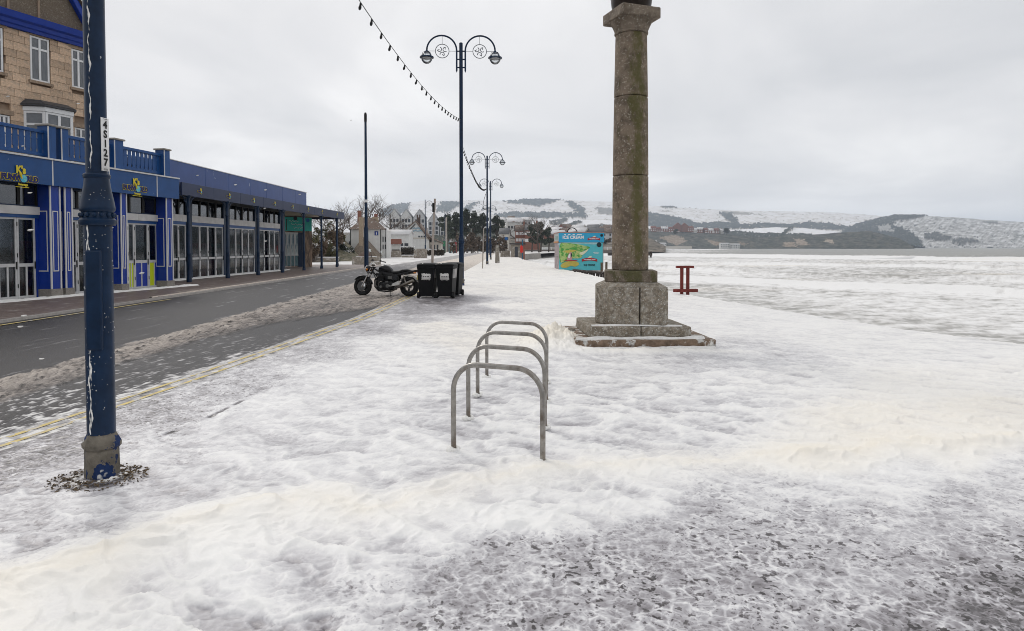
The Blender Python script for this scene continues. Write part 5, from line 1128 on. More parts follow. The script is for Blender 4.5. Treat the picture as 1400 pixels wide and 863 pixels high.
def door_leaf(parent, x0, x1, y, z1, zm, lower=None, zb=.03, split=True):
    """a glazed leaf: frame with upper pane and two lower panels"""
    o = bpy.data.objects.new('door', None); COL.objects.link(o); o.parent = parent
    st = .055; f = MB(); w_ = x1 - x0; xm = (x0 + x1) / 2
    f.box(x0, x0 + st, y - .03, y + .03, zb, z1); f.box(x1 - st, x1, y - .03, y + .03, zb, z1)
    f.box(x0 + st, x1 - st, y - .028, y + .028, z1 - st, z1 - .002); f.box(x0 + st, x1 - st, y - .028, y + .028, zb + .002, zb + .08); f.box(x0 + st, x1 - st, y - .028, y + .028, zm - .05, zm + .05)
    if split: f.box(xm - .025, xm + .025, y - .026, y + .026, zb + .08, zm - .05)
    f.build('frame', mFrame, o, 20)
    piece('pane', mDoorG, o, x0 + st, x1 - st, y - .004, y + .004, zm + .05, z1 - st)
    for i, (a, b_) in enumerate(((x0 + st, xm - .025), (xm + .025, x1 - st)) if split else ((x0 + st, x1 - st),)):
        m = (lower[i] if lower else None) or mDoorG
        piece('panel' if m is not mDoorG else 'pane', m, o, a, b_, y - (.012 if m is not mDoorG else .004), y + .006, zb + .08, zm - .05)
    piece('handle', mMotoM, o, x1 - st + .012, x1 - .012, y - .05, y - .03, zm - .12, zm + .10)
    for z in (.35, 1.25, z1 - .25): piece('hinge', mMotoM, o, x0 - .012, x0 + .012, y - .042, y - .03, z, z + .12)
    return o

# ---------------- front arcade with balcony
A = Facade((-14.47, 18.6, 0), (.178, 1)); rootA = thing('amusement_arcade', 'bright blue arcade with balcony, tall pilasters and yellow cartoon lettering on its fascia', 'amusement arcade', A.P, A.rz)
def PA(name, m, x0, x1, y0, y1, z0, z1): return piece(name, m, rootA, x0, x1, y0, y1, z0, z1)
SA0, SA1 = -7.0, A.s_(241, .25)
zF1, zF0, zDoor, zMid, zL0, zL1, zC0, zC1 = 4.16, 3.40, 2.42, 1.02, 2.52, 2.76, 2.80, 3.36
PA('base_slab', mPlinth, SA0, SA1 - .3, -.1, 7.0, -.2, .03)
PA('roof', mRoof, SA0, SA1 - .05, -.2, 7.0, 3.44, 4.10)
PA('back_wall', mIn, SA0, SA1 - .1, 3.6, 3.75, .03, 3.44)
PA('end_wall', mArc, SA1 - .22, SA1 - .08, .06, 6.9, .03, 3.44)
# piers: front face and deep side face with inset trim panels
pf = [(69.5, 82.5), (89.5, 99), (166, 173.5), (228, 236)]
piers = [(A.s_(a, .30), A.s_(b_, .30)) for a, b_ in pf]
piers = [(piers[0][0] - 6.1, piers[0][0] - 5.75), (piers[0][0] - 4.1, piers[0][0] - 3.75)] + piers
def pier(x0, x1):
    o = PA('pilaster', mArcD, x0, x1, -.30, .25, .28, zF0 + .1)
    for xa in (x0, x1):      # white edging beads
        PA('edge_trim', mTrim, xa - .022, xa + .022, -.322, -.29, .28, zF0)
    PA('plinth_block', mPlinth, x0 - .04, x1 + .04, -.335, .2, .0, .28)
    zt_, zb_ = 2.62, .84
    for (xa, xb, ya, yb, d) in ((x0 + .07, x1 - .07, -.312, -.30, 'f'),):
        PA('inset_trim', mTrim, xa, xb, ya, yb, zt_, zt_ + .03); PA('inset_trim', mTrim, xa, xb, ya, yb, zb_ - .03, zb_); PA('inset_trim', mTrim, xa, xa + .028, ya, yb, zb_, zt_); PA('inset_trim', mTrim, xb - .028, xb, ya, yb, zb_, zt_)
    y0, y1 = -.20, .17; xa, xb = x0 - .012, x0
    PA('inset_trim', mTrim, xa, xb, y0, y1, zt_, zt_ + .03); PA('inset_trim', mTrim, xa, xb, y0, y1, zb_ - .03, zb_); PA('inset_trim', mTrim, xa, xb, y0, y0 + .03, zb_, zt_); PA('inset_trim', mTrim, xa, xb, y1 - .03, y1, zb_, zt_)
for x0, x1 in piers: pier(x0, x1)
# the pairs are joined by a recessed dark strip
bays = [(piers[1][1], piers[2][0], None), (piers[3][1], piers[4][0], None), (piers[4][1], piers[5][0], 'lime')]
PA('recess_panel', mArcD, piers[2][1] + .02, piers[3][0] - .02, -.02, .2, .2, zF0)
for bi, (x0, x1, kind) in enumerate(bays):
    yD = .16
    PA('lintel', mLint, x0, (x0 + x1) / 2 - .004, yD - .10, yD + .05, zL0, zL1); PA('lintel', mLint, (x0 + x1) / 2 + .004, x1, yD - .10, yD + .05, zL0, zL1)
    PA('beam', mArc, x0, x1, yD - .06, yD + .06, zDoor + .0, zL0)
    PA('head_frame', mBlue, x0, x1, yD - .03, yD + .05, zC0 - .04, zC0); PA('head_frame', mBlue, x0, x1, yD - .03, yD + .05, zC1, zF0 + .05)
    nC = max(3, round((x1 - x0) / .62))
    for i in range(nC):
        a = x0 + (x1 - x0) * i / nC; b_ = x0 + (x1 - x0) * (i + 1) / nC
        PA('clerestory_mullion', mMotoM, a - .045 if i else a, a + .045, yD - .03, yD + .05, zC0, zC1); PA('clerestory_pane', mWinG, a + .045, b_ - .045, yD, yD + .01, zC0, zC1)
    PA('clerestory_mullion', mMotoM, x1 - .045, x1, yD - .03, yD + .05, zC0, zC1)
    if kind == 'lime':
        cuts = [A.s_(q, -yD) for q in (173.8, 183, 202, 218)]; lows = [(mLime, mLime), (mPB, mPB), (mLime, mPB)]
        for i in range(3): door_leaf(rootA, cuts[i], cuts[i + 1] - .01, yD, zDoor, zMid, lows[i])
        PA('door_post', mArcD, cuts[3], x1, yD - .03, yD + .03, .03, zDoor)
    else:
        n = max(3, round((x1 - x0) / .60)); wd = (x1 - x0 - .1) / n
        for i in range(n): door_leaf(rootA, x0 + i * wd, x0 + (i + 1) * wd - .01, yD, zDoor, zMid)
        PA('door_post', mArcD, x0 + n * wd, x1, yD - .03, yD + .03, .03, zDoor)
# fascia boards with joint strips, capping and lettering
cuts = [SA0, A.s_(-90, .42), A.s_(74, .42), A.s_(151, .42), A.s_(216, .42), SA1]
for i in range(5):
    o = MB().box(cuts[i] + .008, cuts[i + 1] - .008, -.42, -.30, zF0, zF1).build('fascia_board', mArc, rootA, bevel=.006)
    if i: PA('joint_strip', mTrim, cuts[i] - .02, cuts[i] + .02, -.428, -.42, zF0, zF1 - .002)
    PA('capping', mTrim, cuts[i], cuts[i + 1] - .006, -.46, -.22, zF1 + .002, zF1 + .05)
PA('fascia_end', mArc, SA1 - .1, SA1 - .002, -.299, .6, zF0, zF1); PA('soffit', mArcD, SA0, SA1 - .1, -.299, .15, zF0 + .1, zF0 + .14)
xa, za = A.fac(27, 243.5, .42); logo(rootA, xa, za, -.43, .66)
xa, za = A.fac(185, 257, .42); logo(rootA, xa, za - .02, -.43, .66)
# balcony: newels with caps, boards cut to a bobbin outline
zR0, zR1 = 4.36, 5.08
newels = [(A.s_(a, .2), A.s_(b_, .2)) for a, b_ in ((69, 79.5), (87, 96.5), (159, 171), (226.5, 234))]
newels = [(newels[0][0] - 4.6, newels[0][0] - 4.25)] + newels
for x0, x1 in newels:
    PA('newel', mArc, x0, x1, -.20, .18, zF1 + .05, 5.22); MB().box(x0 - .05, x1 + .05, -.25, .23, 5.22, 5.28).build('newel_cap', mat('stone_cap', (.30, .28, .25), .8, .2, 4), rootA, bevel=.012)
    PA('edge_trim', mTrim, x0 - .014, x0 + .014, -.214, -.19, zF1 + .05, 5.21)
def bobbin(wd, nm):
    """one balustrade board: its edges are cut away so that each gap reads as a turned bobbin"""
    h = zR1 - zR0; k = wd / 2
    prof = [(0, .0), (.0, .06), (.30, .07), (.36, .16), (.20, .20), (.20, .50), (.25, .56), (.12, .60), (.34, .68), (.34, .80), (.18, .86), (.10, .90), (0, .91), (0, 1)]
    pts = [(-k + wd * .5 * c, h * z) for c, z in prof]; pts += [(k - wd * .5 * c, h * z) for c, z in prof[::-1]]
    return MB().prism(pts, -.015, .015, 'y').mesh(nm)
bm_ = None
for i in range(len(newels) - 1):
    x0, x1 = newels[i][1], newels[i + 1][0]
    if x1 - x0 < .8: continue
    PA('top_rail', mArc, x0, x1, -.06, .06, zR1 - .09, zR1); PA('bottom_rail', mArc, x0, x1, -.05, .05, zR0 - .06, zR0 + .02)
    wd = .205; n = round((x1 - x0) / wd); wd = (x1 - x0) / n; me = bobbin(wd, 'board'); me.materials.append(mArc)
    for j in range(n): link('board', me, None, rootA, None, (x0 + (j + .5) * wd, 0, zR0))
# drift of foam along the foot of the piers
drift('foam_drift', [tuple(A.P + A.d * s - A.n * -.32 + Vector((0, 0, .012))) for s in (-6, -2, 0, 3, 6, 8.1)], .22, .09, mDrift, 'white foam drift along the foot of the balcony arcade', 321)

# ---------------- long arcade with canopy
B = Facade((-16.1 + .0244 * 29.9, 29.9, 0), (.0244, 1)); rootB = thing('canopied_arcade', 'long blue arcade with a posted canopy and a row of glazed folding doors', 'amusement arcade', B.P, B.rz)
def PB(name, m, x0, x1, y0, y1, z0, z1): return piece(name, m, rootB, x0, x1, y0, y1, z0, z1)
xE = B.s_(389)
PB('base_slab', mPlinth, -2.5, xE, -.05, 8, -.2, .03)
PB('roof', mRoof, -1.5, 18.6, .5, 9, 5.2, 5.42); PB('back_wall', mIn, -2, xE + 3, 4.2, 4.35, .03, 5.2); PB('end_wall', mArc, xE - .15, xE, .05, 4.2, .03, 4.2)
mPar = mat('parapet_blue', (.030, .068, .225), .35, .12, .7, specks=((.22, .26, .40), 1.3, .66))
xs = [B.s_(q, -.25) for q in (218, 282, 314, 343, 365, 387, 405, 419.6)]
for i in range(len(xs) - 1): MB().box(xs[i] + .01, xs[i + 1] - .01, .25, .37, 4.15, 5.55).build('parapet_panel', mPar, rootB, bevel=.008)
for i in range(len(xs) - 1): PB('parapet_cap', mTrim, xs[i], xs[i + 1] - .004, .22, .40, 5.552, 5.585)
PB('parapet_return', mPar, xs[-1] - .12, xs[-1] - .012, .372, 6, 4.15, 5.545)
# door bays between narrow blue columns
zD, zM, zl0, zl1, zc1 = 2.60, 1.0, 2.74, 3.05, 3.80
bays = [(233, 253.5, 1), (261, 304.5, 4), (312.5, 347.5, 4), (353.5, 381.5, 4)]
for a, b_, n in bays:
    x0, x1 = B.s_(a), B.s_(b_); yD = .0
    if n == 1: x0 = B.s_(233); n = 2
    wd = (x1 - x0) / n
    for i in range(n): door_leaf(rootB, x0 + i * wd + .005, x0 + (i + 1) * wd - .005, yD, zD, zM, split=False)
    PB('beam', mArc, x0, x1, yD - .05, yD + .05, zD, zl0)
    for i in range(2): PB('lintel', mLint, x0 + (x1 - x0) * i / 2 + .004, x0 + (x1 - x0) * (i + 1) / 2 - .004, yD - .08, yD + .05, zl0, zl1)
    nC = n if n > 2 else 2
    for i in range(nC):
        p0, p1 = x0 + (x1 - x0) * i / nC, x0 + (x1 - x0) * (i + 1) / nC
        PB('clerestory_mullion', mMotoM, p0, p0 + .10, yD - .04, yD + .05, zl1, zc1); PB('clerestory_pane', mWinG, p0 + .10, p1, yD, yD + .012, zl1, zc1)
for a, b_ in ((253.5, 261), (304.5, 312.5), (347.5, 353.5), (381.5, 388.5)): PB('column', mBlue, B.s_(a), B.s_(b_), -.07, .1, .03, zc1)
PB('head_beam', mMotoM, -2.2, xE, -.05, .12, zc1, 4.15)
# canopy on cast posts
yC = -1.32; xP = [B.s_(q, 1.25) for q in (258, 311, 352.6, 386, 415.4, 439.5, 460.4)]; x_end = B.s_(471, 1.3)
canopy_x = [B.s_(250, 1.32)] + [B.s_(q, 1.32) for q in (293.5, 329.5, 361, 387.5, 410.5, 430.5, 449)] + [x_end]
mCan = mat('canopy_slate_blue', (.022, .034, .082), .45, .12, 1, specks=((.2, .22, .3), 6, .72))
for i in range(len(canopy_x) - 1):
    MB().box(canopy_x[i] + .008, canopy_x[i + 1] - .008, yC, yC + .08, 3.78, 4.33).build('fascia_board', mCan, rootB, bevel=.006)
    s_x = (canopy_x[i] + canopy_x[i + 1]) / 2 + .15; logo(rootB, s_x, 4.04, yC - .006, .30, False)
PB('canopy_end', mCan, x_end - .08, x_end - .002, yC + .082, 2.4, 3.78, 4.325); PB('canopy_end', mCan, canopy_x[0] - .35, canopy_x[0], yC + .10, .1, 3.78, 4.33)
PB('canopy_roof', mRoof, canopy_x[0], x_end - .082, yC + .082, .2, 4.2, 4.27); PB('canopy_roof', mRoof, 18.0, x_end - .082, .2, 2.38, 4.2, 4.27)
PB('canopy_soffit', mat('soffit_cream', (.42, .38, .30), .7, .2, 2), xE + .1, x_end - .085, yC + .082, 2.37, 3.95, 4.0)
def post(x, y, zt_=3.80, br=True):
    b = MB(); b.lathe([(.11, 0), (.11, .18), (.085, .24), (.078, 1.2), (.085, 1.22), (.085, 1.28), (.070, 1.32), (.066, 3.05), (.085, 3.07), (.085, 3.13), (.07, 3.16), (.07, zt_ - .12), (.12, zt_ - .05), (.12, zt_ + .02)], 12, (x, y, 0)); o = b.build('canopy_post', mBlue, rootB, 40)
    if br:
        k = MB()
        for s in (-1, 1):
            pts = [(x + s * (.07 + .62 * (1 - math.cos(a))), y, 3.12 + .66 * math.sin(a)) for a in [R(90) * i / 8 for i in range(9)]]; k.tube(pts, .028, 6)
            k.torus((x + s * .22, y, 3.62), .10, .018, 'y', 12, 5); k.tube([(x + s * .07, y, 3.40), (x + s * .16, y, 3.54)], .016, 5)
        k.build('bracket', mBlue, o, 40)
for x in xP: post(x, -1.25)
post(B.s_(468.5, .9) + .2, -.4, br=False)
drift('foam_drift', [tuple(B.P + B.d * s + B.n * .12 + Vector((0, 0, .03))) for s in (-1, 3, 8, 12, 14)], .22, .07, mDrift, 'thin white foam drift along the foot of the folding doors', 331)

# ---------------- small shop under the far end of the canopy
S0, S1 = Vector((-17.35, 50.4, 0)), Vector((-15.75, 52.2, 0)); SH = Facade(S0, (S1 - S0)); rs_h = thing('canopy_shop', 'little turquoise-signed shop with pale windows under the far end of the canopy', 'shop', S0, SH.rz)
def PS(name, m, x0, x1, y0, y1, z0, z1): return piece(name, m, rs_h, x0, x1, y0, y1, z0, z1)
xw1, xd1, xp1 = SH.s_(407.5), SH.s_(414), SH.s_(426)
xw0 = SH.s_(386)
for i in range(4):
    a = xw0 + (xw1 - xw0) * i / 4; b_ = xw0 + (xw1 - xw0) * (i + 1) / 4
    w_ = PS('window', mFrame, a, a + .05, -.03, .05, .05, 2.62); PS('pane', mat('whitened_pane', (.42, .47, .47), .25, .25, 1.2, col2=(.10, .16, .20), lo=.52, hi=.6), a + .05, b_, 0, .02, .95, 2.6); PS('lower_pane', mat('dark_pane', (.09, .16, .18), .25, .3, 2), a + .05, b_, 0, .02, .1, .9)
PS('window_rail', mFrame, xw0, xw1, -.035, .045, .9, .96); PS('window_head', mFrame, xw0, xw1, -.035, .045, 2.6, 2.68)
PS('door', mBlue, xw1, xd1, -.03, .05, .02, 2.68)
mRubW = mat('rubble_wall', (.26, .19, .14), .85, .4, 5, col2=(.13, .10, .08), lo=.48, hi=.56, bump=1.0, bscale=9)
PS('wall', mRubW, xd1, xp1, -.06, 3.0, -.1, 3.9); PS('wall', mRubW, xw0 - 1.2, xd1, .06, 3.0, 2.68, 3.95); PS('roof', mRoof, xw0 - 1.2, xp1 + .1, -.05, 3.2, 3.95, 4.18)
o = MB().box(SH.s_(388.6), SH.s_(425.5), -.12, -.07, 2.80, 3.86).build('sign_board', mat('turquoise_sign', (.03, .42, .36), .4, .08, 2), rs_h, bevel=.01)
for i, (a, z, w_) in enumerate(((398, 3.55, .8), (402, 3.30, 1.0), (404, 3.05, .8))):
    x = SH.s_(a); pts = []
    for q in range(9): pts.append((x + w_ * (q / 8 - .3), -.125, z + .07 * math.sin(q * 2.4 + i)))
    MB().tube(pts, .026, 5).build('painted_script', mat('pale_script', (.45, .66, .66), .5), rs_h)
MB().disc((SH.s_(403), -.122, 3.78), .16, 'y', .01).build('sign_emblem', mDisc, rs_h); MB().disc((SH.s_(420), -.122, 3.66), .15, 'y', .01).build('sign_emblem', mat('sign_blue', (.02, .14, .42), .5), rs_h)
PS('sign_edge', mMotoM, SH.s_(390), SH.s_(391.2), -.128, -.12, 2.85, 3.7)
# arcade machines seen dimly through the glass
mk = [((.62, .10, .16), 'red'), ((.12, .50, .47), 'teal'), ((.70, .30, .40), 'pink'), ((.66, .66, .63), 'white'), ((.42, .06, .12), 'maroon')]
def machine(fa, x, y, ci, lb):
    t = thing('arcade_machine', lb, 'arcade machine', fa.P + fa.d * x - fa.n * y, fa.rz, 'arcade machines behind the glass doors')
    MB().prism([(-.35, 0), (.30, 0), (.30, 1.7), (-.10, 1.75), (-.22, 1.55), (-.08, 1.15), (-.36, .95)], -.33, .33, 'x').build('cabinet', mat('cabinet_' + mk[ci][1], mk[ci][0], .4, .2, 3), t, bevel=.01)
    M_ = MB(); M_.add([(-.28, -.232, 1.52), (.28, -.232, 1.52), (.28, -.095, 1.17), (-.28, -.095, 1.17)], [(0, 1, 2, 3)]); M_.build('screen', mMoto, t)
pos = ['left of the first pilaster pair', 'behind the near lamp post', 'behind the lime-panelled doors', 'behind the single door by the first canopy post', 'first in the bay between the first two canopy posts', 'second in the bay between the first two canopy posts', 'third in the bay between the first two canopy posts', 'in the second folding-door bay', 'beside it in the second folding-door bay', 'in the last folding-door bay']
for (fa, px, y, ci), wh in zip(((A, 40, .72, 0), (A, 130, .72, 3), (A, 200, .72, 1), (B, 246, .50, 3), (B, 268, .46, 0), (B, 280, .46, 2), (B, 294, .46, 1), (B, 322, .46, 1), (B, 337, .46, 2), (B, 366, .46, 4)), pos):
    machine(fa, fa.s_(px, -y), y, ci, mk[ci][1] + ' arcade machine dimly seen ' + wh)

# ---------------- stone house behind the balcony
G = Facade((-18.7, 24.0, 0), (.42, 1)); rg = thing('stone_house', 'tan ashlar house with white windows and blue eaves behind the balcony', 'house', G.P, G.rz)
def PG(name, m, x0, x1, y0, y1, z0, z1): return piece(name, m, rg, x0, x1, y0, y1, z0, z1)
gx0, gx1 = -5.5, G.s_(140); zE = 9.62
mAsh = mat('ashlar', (.56, .41, .29), .8, .24, 2.5, col2=(.36, .285, .22), lo=.5, hi=.66, bump=.6, bscale=30, rnd=.20)
mMort = mat('mortar', (.30, .22, .16), .9, .2, 5)
PG('wall', mMort, gx0, gx1 - .02, .13, 6, 0, zE)
wins = []
for (a, b_, t_, bt) in ((47.5, 73.5, 53, 113), (103.5, 122, 70, 122), (-22, 11, 36, 97), (3, 18, 158, 205), (106, 123, 176, 225)):
    x0, x1 = G.s_(a), G.s_(b_); m_ = (a + b_) / 2; wins.append((x0, x1, G.z_(m_, bt), G.z_(m_, t_)))
bx0, bx1 = G.s_(30), G.s_(100)
rng = random.Random(21); z = 4.0; ch = .285; row = 0
while z < zE - .02:
    h_ = min(ch * rng.uniform(.9, 1.12), zE - z); x = gx0 + (row % 2) * .22
    while x < gx1:
        w_ = min(rng.uniform(.34, .74), gx1 - x)
        if gx1 - (x + w_) < .15: w_ = gx1 - x
        segs = [(x, x + w_)]
        for (a, b_, z0, z1) in wins:
            if z + h_ > z0 - .12 and z < z1 + .20:
                ns = []
                for (p, q) in segs:
                    if q <= a - .02 or p >= b_ + .02: ns.append((p, q))
                    else:
                        if p < a - .06: ns.append((p, a - .02))
                        if q > b_ + .06: ns.append((b_ + .02, q))
                segs = ns
        for p, q in segs:
            if q - p > .05: PG('stone', mAsh, p + .006, q - .006, rng.uniform(-.006, .006), .14, z + .006, z + h_ - .006)
        x += w_
    z += h_; row += 1
mUPVC = mat('white_window_frame', (.74, .75, .76), .35, .04, 5); mSill = mat('stone_sill', (.30, .225, .165), .85, .25, 5, bump=.5); mWinS = mat('reflecting_pane', (.09, .10, .115), .06, .3, 1.2, spec=.9)
for (x0, x1, z0, z1) in wins:
    o = bpy.data.objects.new('window', None); COL.objects.link(o); o.parent = rg
    f = MB(); t_ = .07; y0, y1 = .03, .10; xm = (x0 + x1) / 2; zt_ = z1 - (z1 - z0) * .27
    f.box(x0, x0 + t_, y0, y1, z0, z1); f.box(x1 - t_, x1, y0, y1, z0, z1); f.box(x0 + t_, x1 - t_, y0 + .002, y1, z1 - t_, z1 - .002); f.box(x0 + t_, x1 - t_, y0 + .002, y1, z0 + .002, z0 + t_); f.box(xm - .04, xm + .04, y0 - .004, y1, z0 + t_, z1 - t_); f.box(x0 + t_, xm - .04, y0 + .004, y1, zt_ - .04, zt_ + .04); f.box(xm + .04, x1 - t_, y0 + .004, y1, zt_ - .04, zt_ + .04)
    f.build('frame', mUPVC, o, 20, .008)
    for (a, b_) in ((x0 + t_, xm - .04), (xm + .04, x1 - t_)):
        for (c, d_) in ((z0 + t_, zt_ - .04), (zt_ + .04, z1 - t_)): piece('pane', mWinS, o, a, b_, .06, .07, c, d_)
    MB().box(x0 - .10, x1 + .10, -.07, .13, z0 - .115, z0 - .005).build('sill', mSill, rg, bevel=.012); MB().box(x0 - .13, x1 + .13, -.012, .13, z1 + .01, z1 + .20).build('window_head', mSill, rg, bevel=.008)
# bay window
bz0, bz1 = 4.0, G.z_(66, 148, .5); bd = .55; p0, p1 = G.s_(37, .0), G.s_(100, .0); q0, q1 = p0 + .42, p1 - .30
bw = bpy.data.objects.new('bay_window', None); COL.objects.link(bw); bw.parent = rg
def baypoly(e): return [(p0 - e, .02), (q0 - e * .6, -bd - e), (q1 + e * .6, -bd - e), (p1 + e, .02)]
MB().prism(baypoly(.14), bz1 + .02, bz1 + .10, 'z').build('roof', mat('lead_roof', (.06, .06, .065), .5, .2, 4), bw, bevel=.01)
k = MB(); a, b_ = baypoly(.15), baypoly(-.02); k.v = [(*p, bz1 + .10) for p in a] + [(x, y * .55 + .02, bz1 + .30) for x, y in b_]; k.f = [(0, 1, 5, 4), (1, 2, 6, 5), (2, 3, 7, 6), (4, 5, 6, 7), (0, 4, 7, 3)]; k.build('roof', MATS['lead_roof'], bw, 20)
MB().prism(baypoly(.06), bz1 - .16, bz1 + .018, 'z').build('cornice', mUPVC, bw, bevel=.015)
pl_ = baypoly(0)
for i in range(3):
    a, b_ = Vector((*pl_[i], 0)), Vector((*pl_[i + 1], 0)); d = (b_ - a).normalized(); L_ = (b_ - a).length; n_ = 2 if i == 1 else 1; rz = math.atan2(d.y, d.x)
    f = MB(); ztr = bz1 - .16 - .48
    f.box(0, .09, -.03, .05, bz0, bz1 - .16); f.box(L_ - .09, L_, -.03, .05, bz0, bz1 - .16); f.box(.09, L_ - .09, -.028, .048, bz1 - .24, bz1 - .162); f.box(.09, L_ - .09, -.028, .048, ztr - .06, ztr + .03); f.box(.09, L_ - .09, -.028, .048, bz0, bz0 + .5)
    if n_ == 2: f.box(L_ / 2 - .05, L_ / 2 + .05, -.032, .05, bz0, bz1 - .242)
    f.build('frame', mUPVC, bw, 20, .006, loc=a, rot=(0, 0, rz))
    MB().box(.09, L_ - .09, .0, .01, bz0 + .5, bz1 - .24).build('pane', mWinS, bw, 20, loc=a, rot=(0, 0, rz))
# eaves band, gable and barge boards
prof = [(.05, zE + .02), (-.10, zE + .02), (-.14, zE + .12), (-.20, zE + .16), (-.24, zE + .28), (-.34, zE + .34), (-.38, zE + .50), (-.40, zE + .56), (.05, zE + .60)]
e0, e1 = gx0, G.s_(146.5, .3)
MB().prism(prof, e0, e1, 'x').build('eaves_cornice', mArcD, rg, 25)
mPeb = mat('pebble_dash', (.155, .125, .095), .9, .3, 14, col2=(.24, .21, .17), lo=.55, hi=.65, bump=.8, bscale=40)
apx = G.s_(40); hb = zE + .6; gr = e1 - .25; zap = hb + (gr - apx) * 1.55
MB().prism([(gr - .1, hb), (apx, zap - .15), (apx - (gr - apx), hb)], .05, .4, 'y').build('gable_wall', mPeb, rg)
bb = MB(); w_ = .26
bb.prism([(gr + .12, hb - .05), (gr + .12 - w_, hb - .05), (apx, zap - .4), (apx, zap)], -.22, .02, 'y'); bb.build('barge_board', mArcD, rg, bevel=.02)
bb = MB(); x2 = 2 * apx - gr; bb.prism([(x2 - .12, hb - .05), (x2 - .12 + w_, hb - .05), (apx, zap - .4), (apx, zap)], -.22, .02, 'y'); bb.build('barge_board', mArcD, rg, bevel=.02)
rf = MB(); rf.v = [(gr + .2, -.3, hb - .02), (apx, -.3, zap + .06), (apx, 5, zap + .06), (gr + .2, 5, hb - .02), (x2 - .2, -.3, hb - .02), (x2 - .2, 5, hb - .02)]; rf.f = [(0, 1, 2, 3), (1, 4, 5, 2)]; o = rf.build('roof', mat('dark_tiles', (.09, .07, .06), .8, .3, 3), rg); q = o.modifiers.new('thick', 'SOLIDIFY'); q.thickness = .06
PG('gable_window', mUPVC, apx - .34, apx + .34, -.0, .12, hb + .85, hb + 1.9); PG('gable_timber', mSill, apx + .50, apx + .58, .0, .1, hb + .05, hb + 1.3)
PG('gable_timber', mSill, apx - .58, apx - .50, .0, .1, hb + .05, hb + 1.3)
# ================================================================== THE FAR SIDE OF THE BAY
mLeafD = mat('evergreen_leaf', (.040, .050, .032), .7, .4, .7, rnd=.15); mLeafO = mat('olive_scrub_leaf', (.115, .105, .052), .8, .4, 1.1, rnd=.25); mLeafB = mat('brown_scrub_leaf', (.12, .088, .062), .8, .4, 1.2, rnd=.2)
mBark = mat('bark', (.075, .06, .05), .9, .3, 3); mBarkG = mat('grey_twigs', (.12, .10, .088), .9, .3, 3)
mSnowL = mat('snow_cap', (.78, .78, .79), .8, .06, 3, bump=.3)
def leafmesh(name, blobs, n, size, seed, snow=0):
    """leaf-sized faces scattered through several clumps"""
    r = np.random.default_rng(seed); B_ = np.array(blobs, float); vol = B_[:, 3] * B_[:, 4] * B_[:, 5]; k = r.choice(len(B_), n, p=vol / vol.sum())
    d = r.normal(size=(n, 3)); d /= np.linalg.norm(d, axis=1)[:, None]; rad = r.random(n) ** .45; c = B_[k, :3] + d * rad[:, None] * B_[k, 3:6]
    a = r.normal(size=(n, 3)); a /= np.linalg.norm(a, axis=1)[:, None]; b = np.cross(a, r.normal(size=(n, 3))); b /= np.linalg.norm(b, axis=1)[:, None]; s = size * (.5 + r.random(n))[:, None]
    V = np.stack([c - a * s, c + b * s * .55, c + a * s, c - b * s * .55], 1).reshape(-1, 3); return npmesh(name, V, np.arange(4 * n).reshape(n, 4), smooth=False)
def evergreen(px, ptop, Y, wpx, label, seed, base=None, m=None, flat=.45):
    s = Y / FPX; zt_ = CAMH + (HORZ - ptop) * s; zb = base if base is not None else -.1; p = Vector(((px - CX) * s, Y, zb)); H = zt_ - zb; W = wpx * s / 2
    t = thing('evergreen_tree', label, 'tree', p); r = random.Random(seed)
    tr = MB(); tr.tube([(0, 0, -.6), (.1 * W, 0, H * .4), (.05 * W, 0, H * .85)], [H * .03, H * .022, H * .008], 7)
    bl = []
    for i in range(12):
        a = r.random() * 6.28; q = r.random() ** .6 * W * .62; z = H * r.uniform(.34, .86); bl.append((q * math.cos(a), q * math.sin(a), z, W * r.uniform(.34, .55), W * r.uniform(.34, .55), W * r.uniform(.22, .36)))
        tr.tube([(0, 0, H * .4), (q * math.cos(a) * .9, q * math.sin(a) * .9, z)], [H * .012, H * .004], 5)
    bl.append((0, 0, H * .87, W * .45, W * .45, H * .13))
    tr.build('trunk', mBark, t); link('crown', leafmesh('crown', bl, 3200, W * .095, seed), m or mLeafD, t); return t
def bare_tree(px, ptop, Y, label, seed, spread=.42, base=-.1, lean=0, thick=1, depth=6):
    s = Y / FPX; zt_ = CAMH + (HORZ - ptop) * s; H = zt_ - base; r = random.Random(seed); t = thing('bare_tree', label, 'tree', ((px - CX) * s, Y, base)); tk, tw = MB(), MB()
    def grow(p, d, L_, rad, lv):
        n = 3; pts = [p]; q = Vector(p)
        for i in range(n):
            d = (d + Vector((r.uniform(-.16, .16) + lean * .06, r.uniform(-.16, .16), r.uniform(-.02, .10)))).normalized(); q = q + d * L_ / n; pts.append(Vector(q))
        (tk if lv < 2 else tw).tube(pts, [rad, rad * .88, rad * .76, rad * .62], 6 if lv < 2 else 4 if lv < 4 else 3, cap=False)
        if lv >= depth: return
        for k in range(3 if lv < 4 else 2):
            ax = Vector((r.uniform(-1, 1), r.uniform(-1, 1), r.uniform(-.3, .3))).normalized(); dd = (d + ax * r.uniform(spread * .8, spread * 2)).normalized(); dd.z = dd.z * .9 + .06; st = pts[r.choice((2, 3))]; grow(st, dd.normalized(), L_ * r.uniform(.62, .82), rad * .58, lv + 1)
    grow(Vector((0, 0, -.3)), Vector((lean * .05, 0, 1)), H * .30, H * .022 * thick, 0)
    allz = max(v[2] for v in tw.v); f = H / allz
    tk.v = [(x * f, y * f, z * f) for x, y, z in tk.v]; tw.v = [(x * f, y * f, z * f) for x, y, z in tw.v]
    tk.build('trunk', mBark, t); tw.build('crown', mBarkG, t); return t
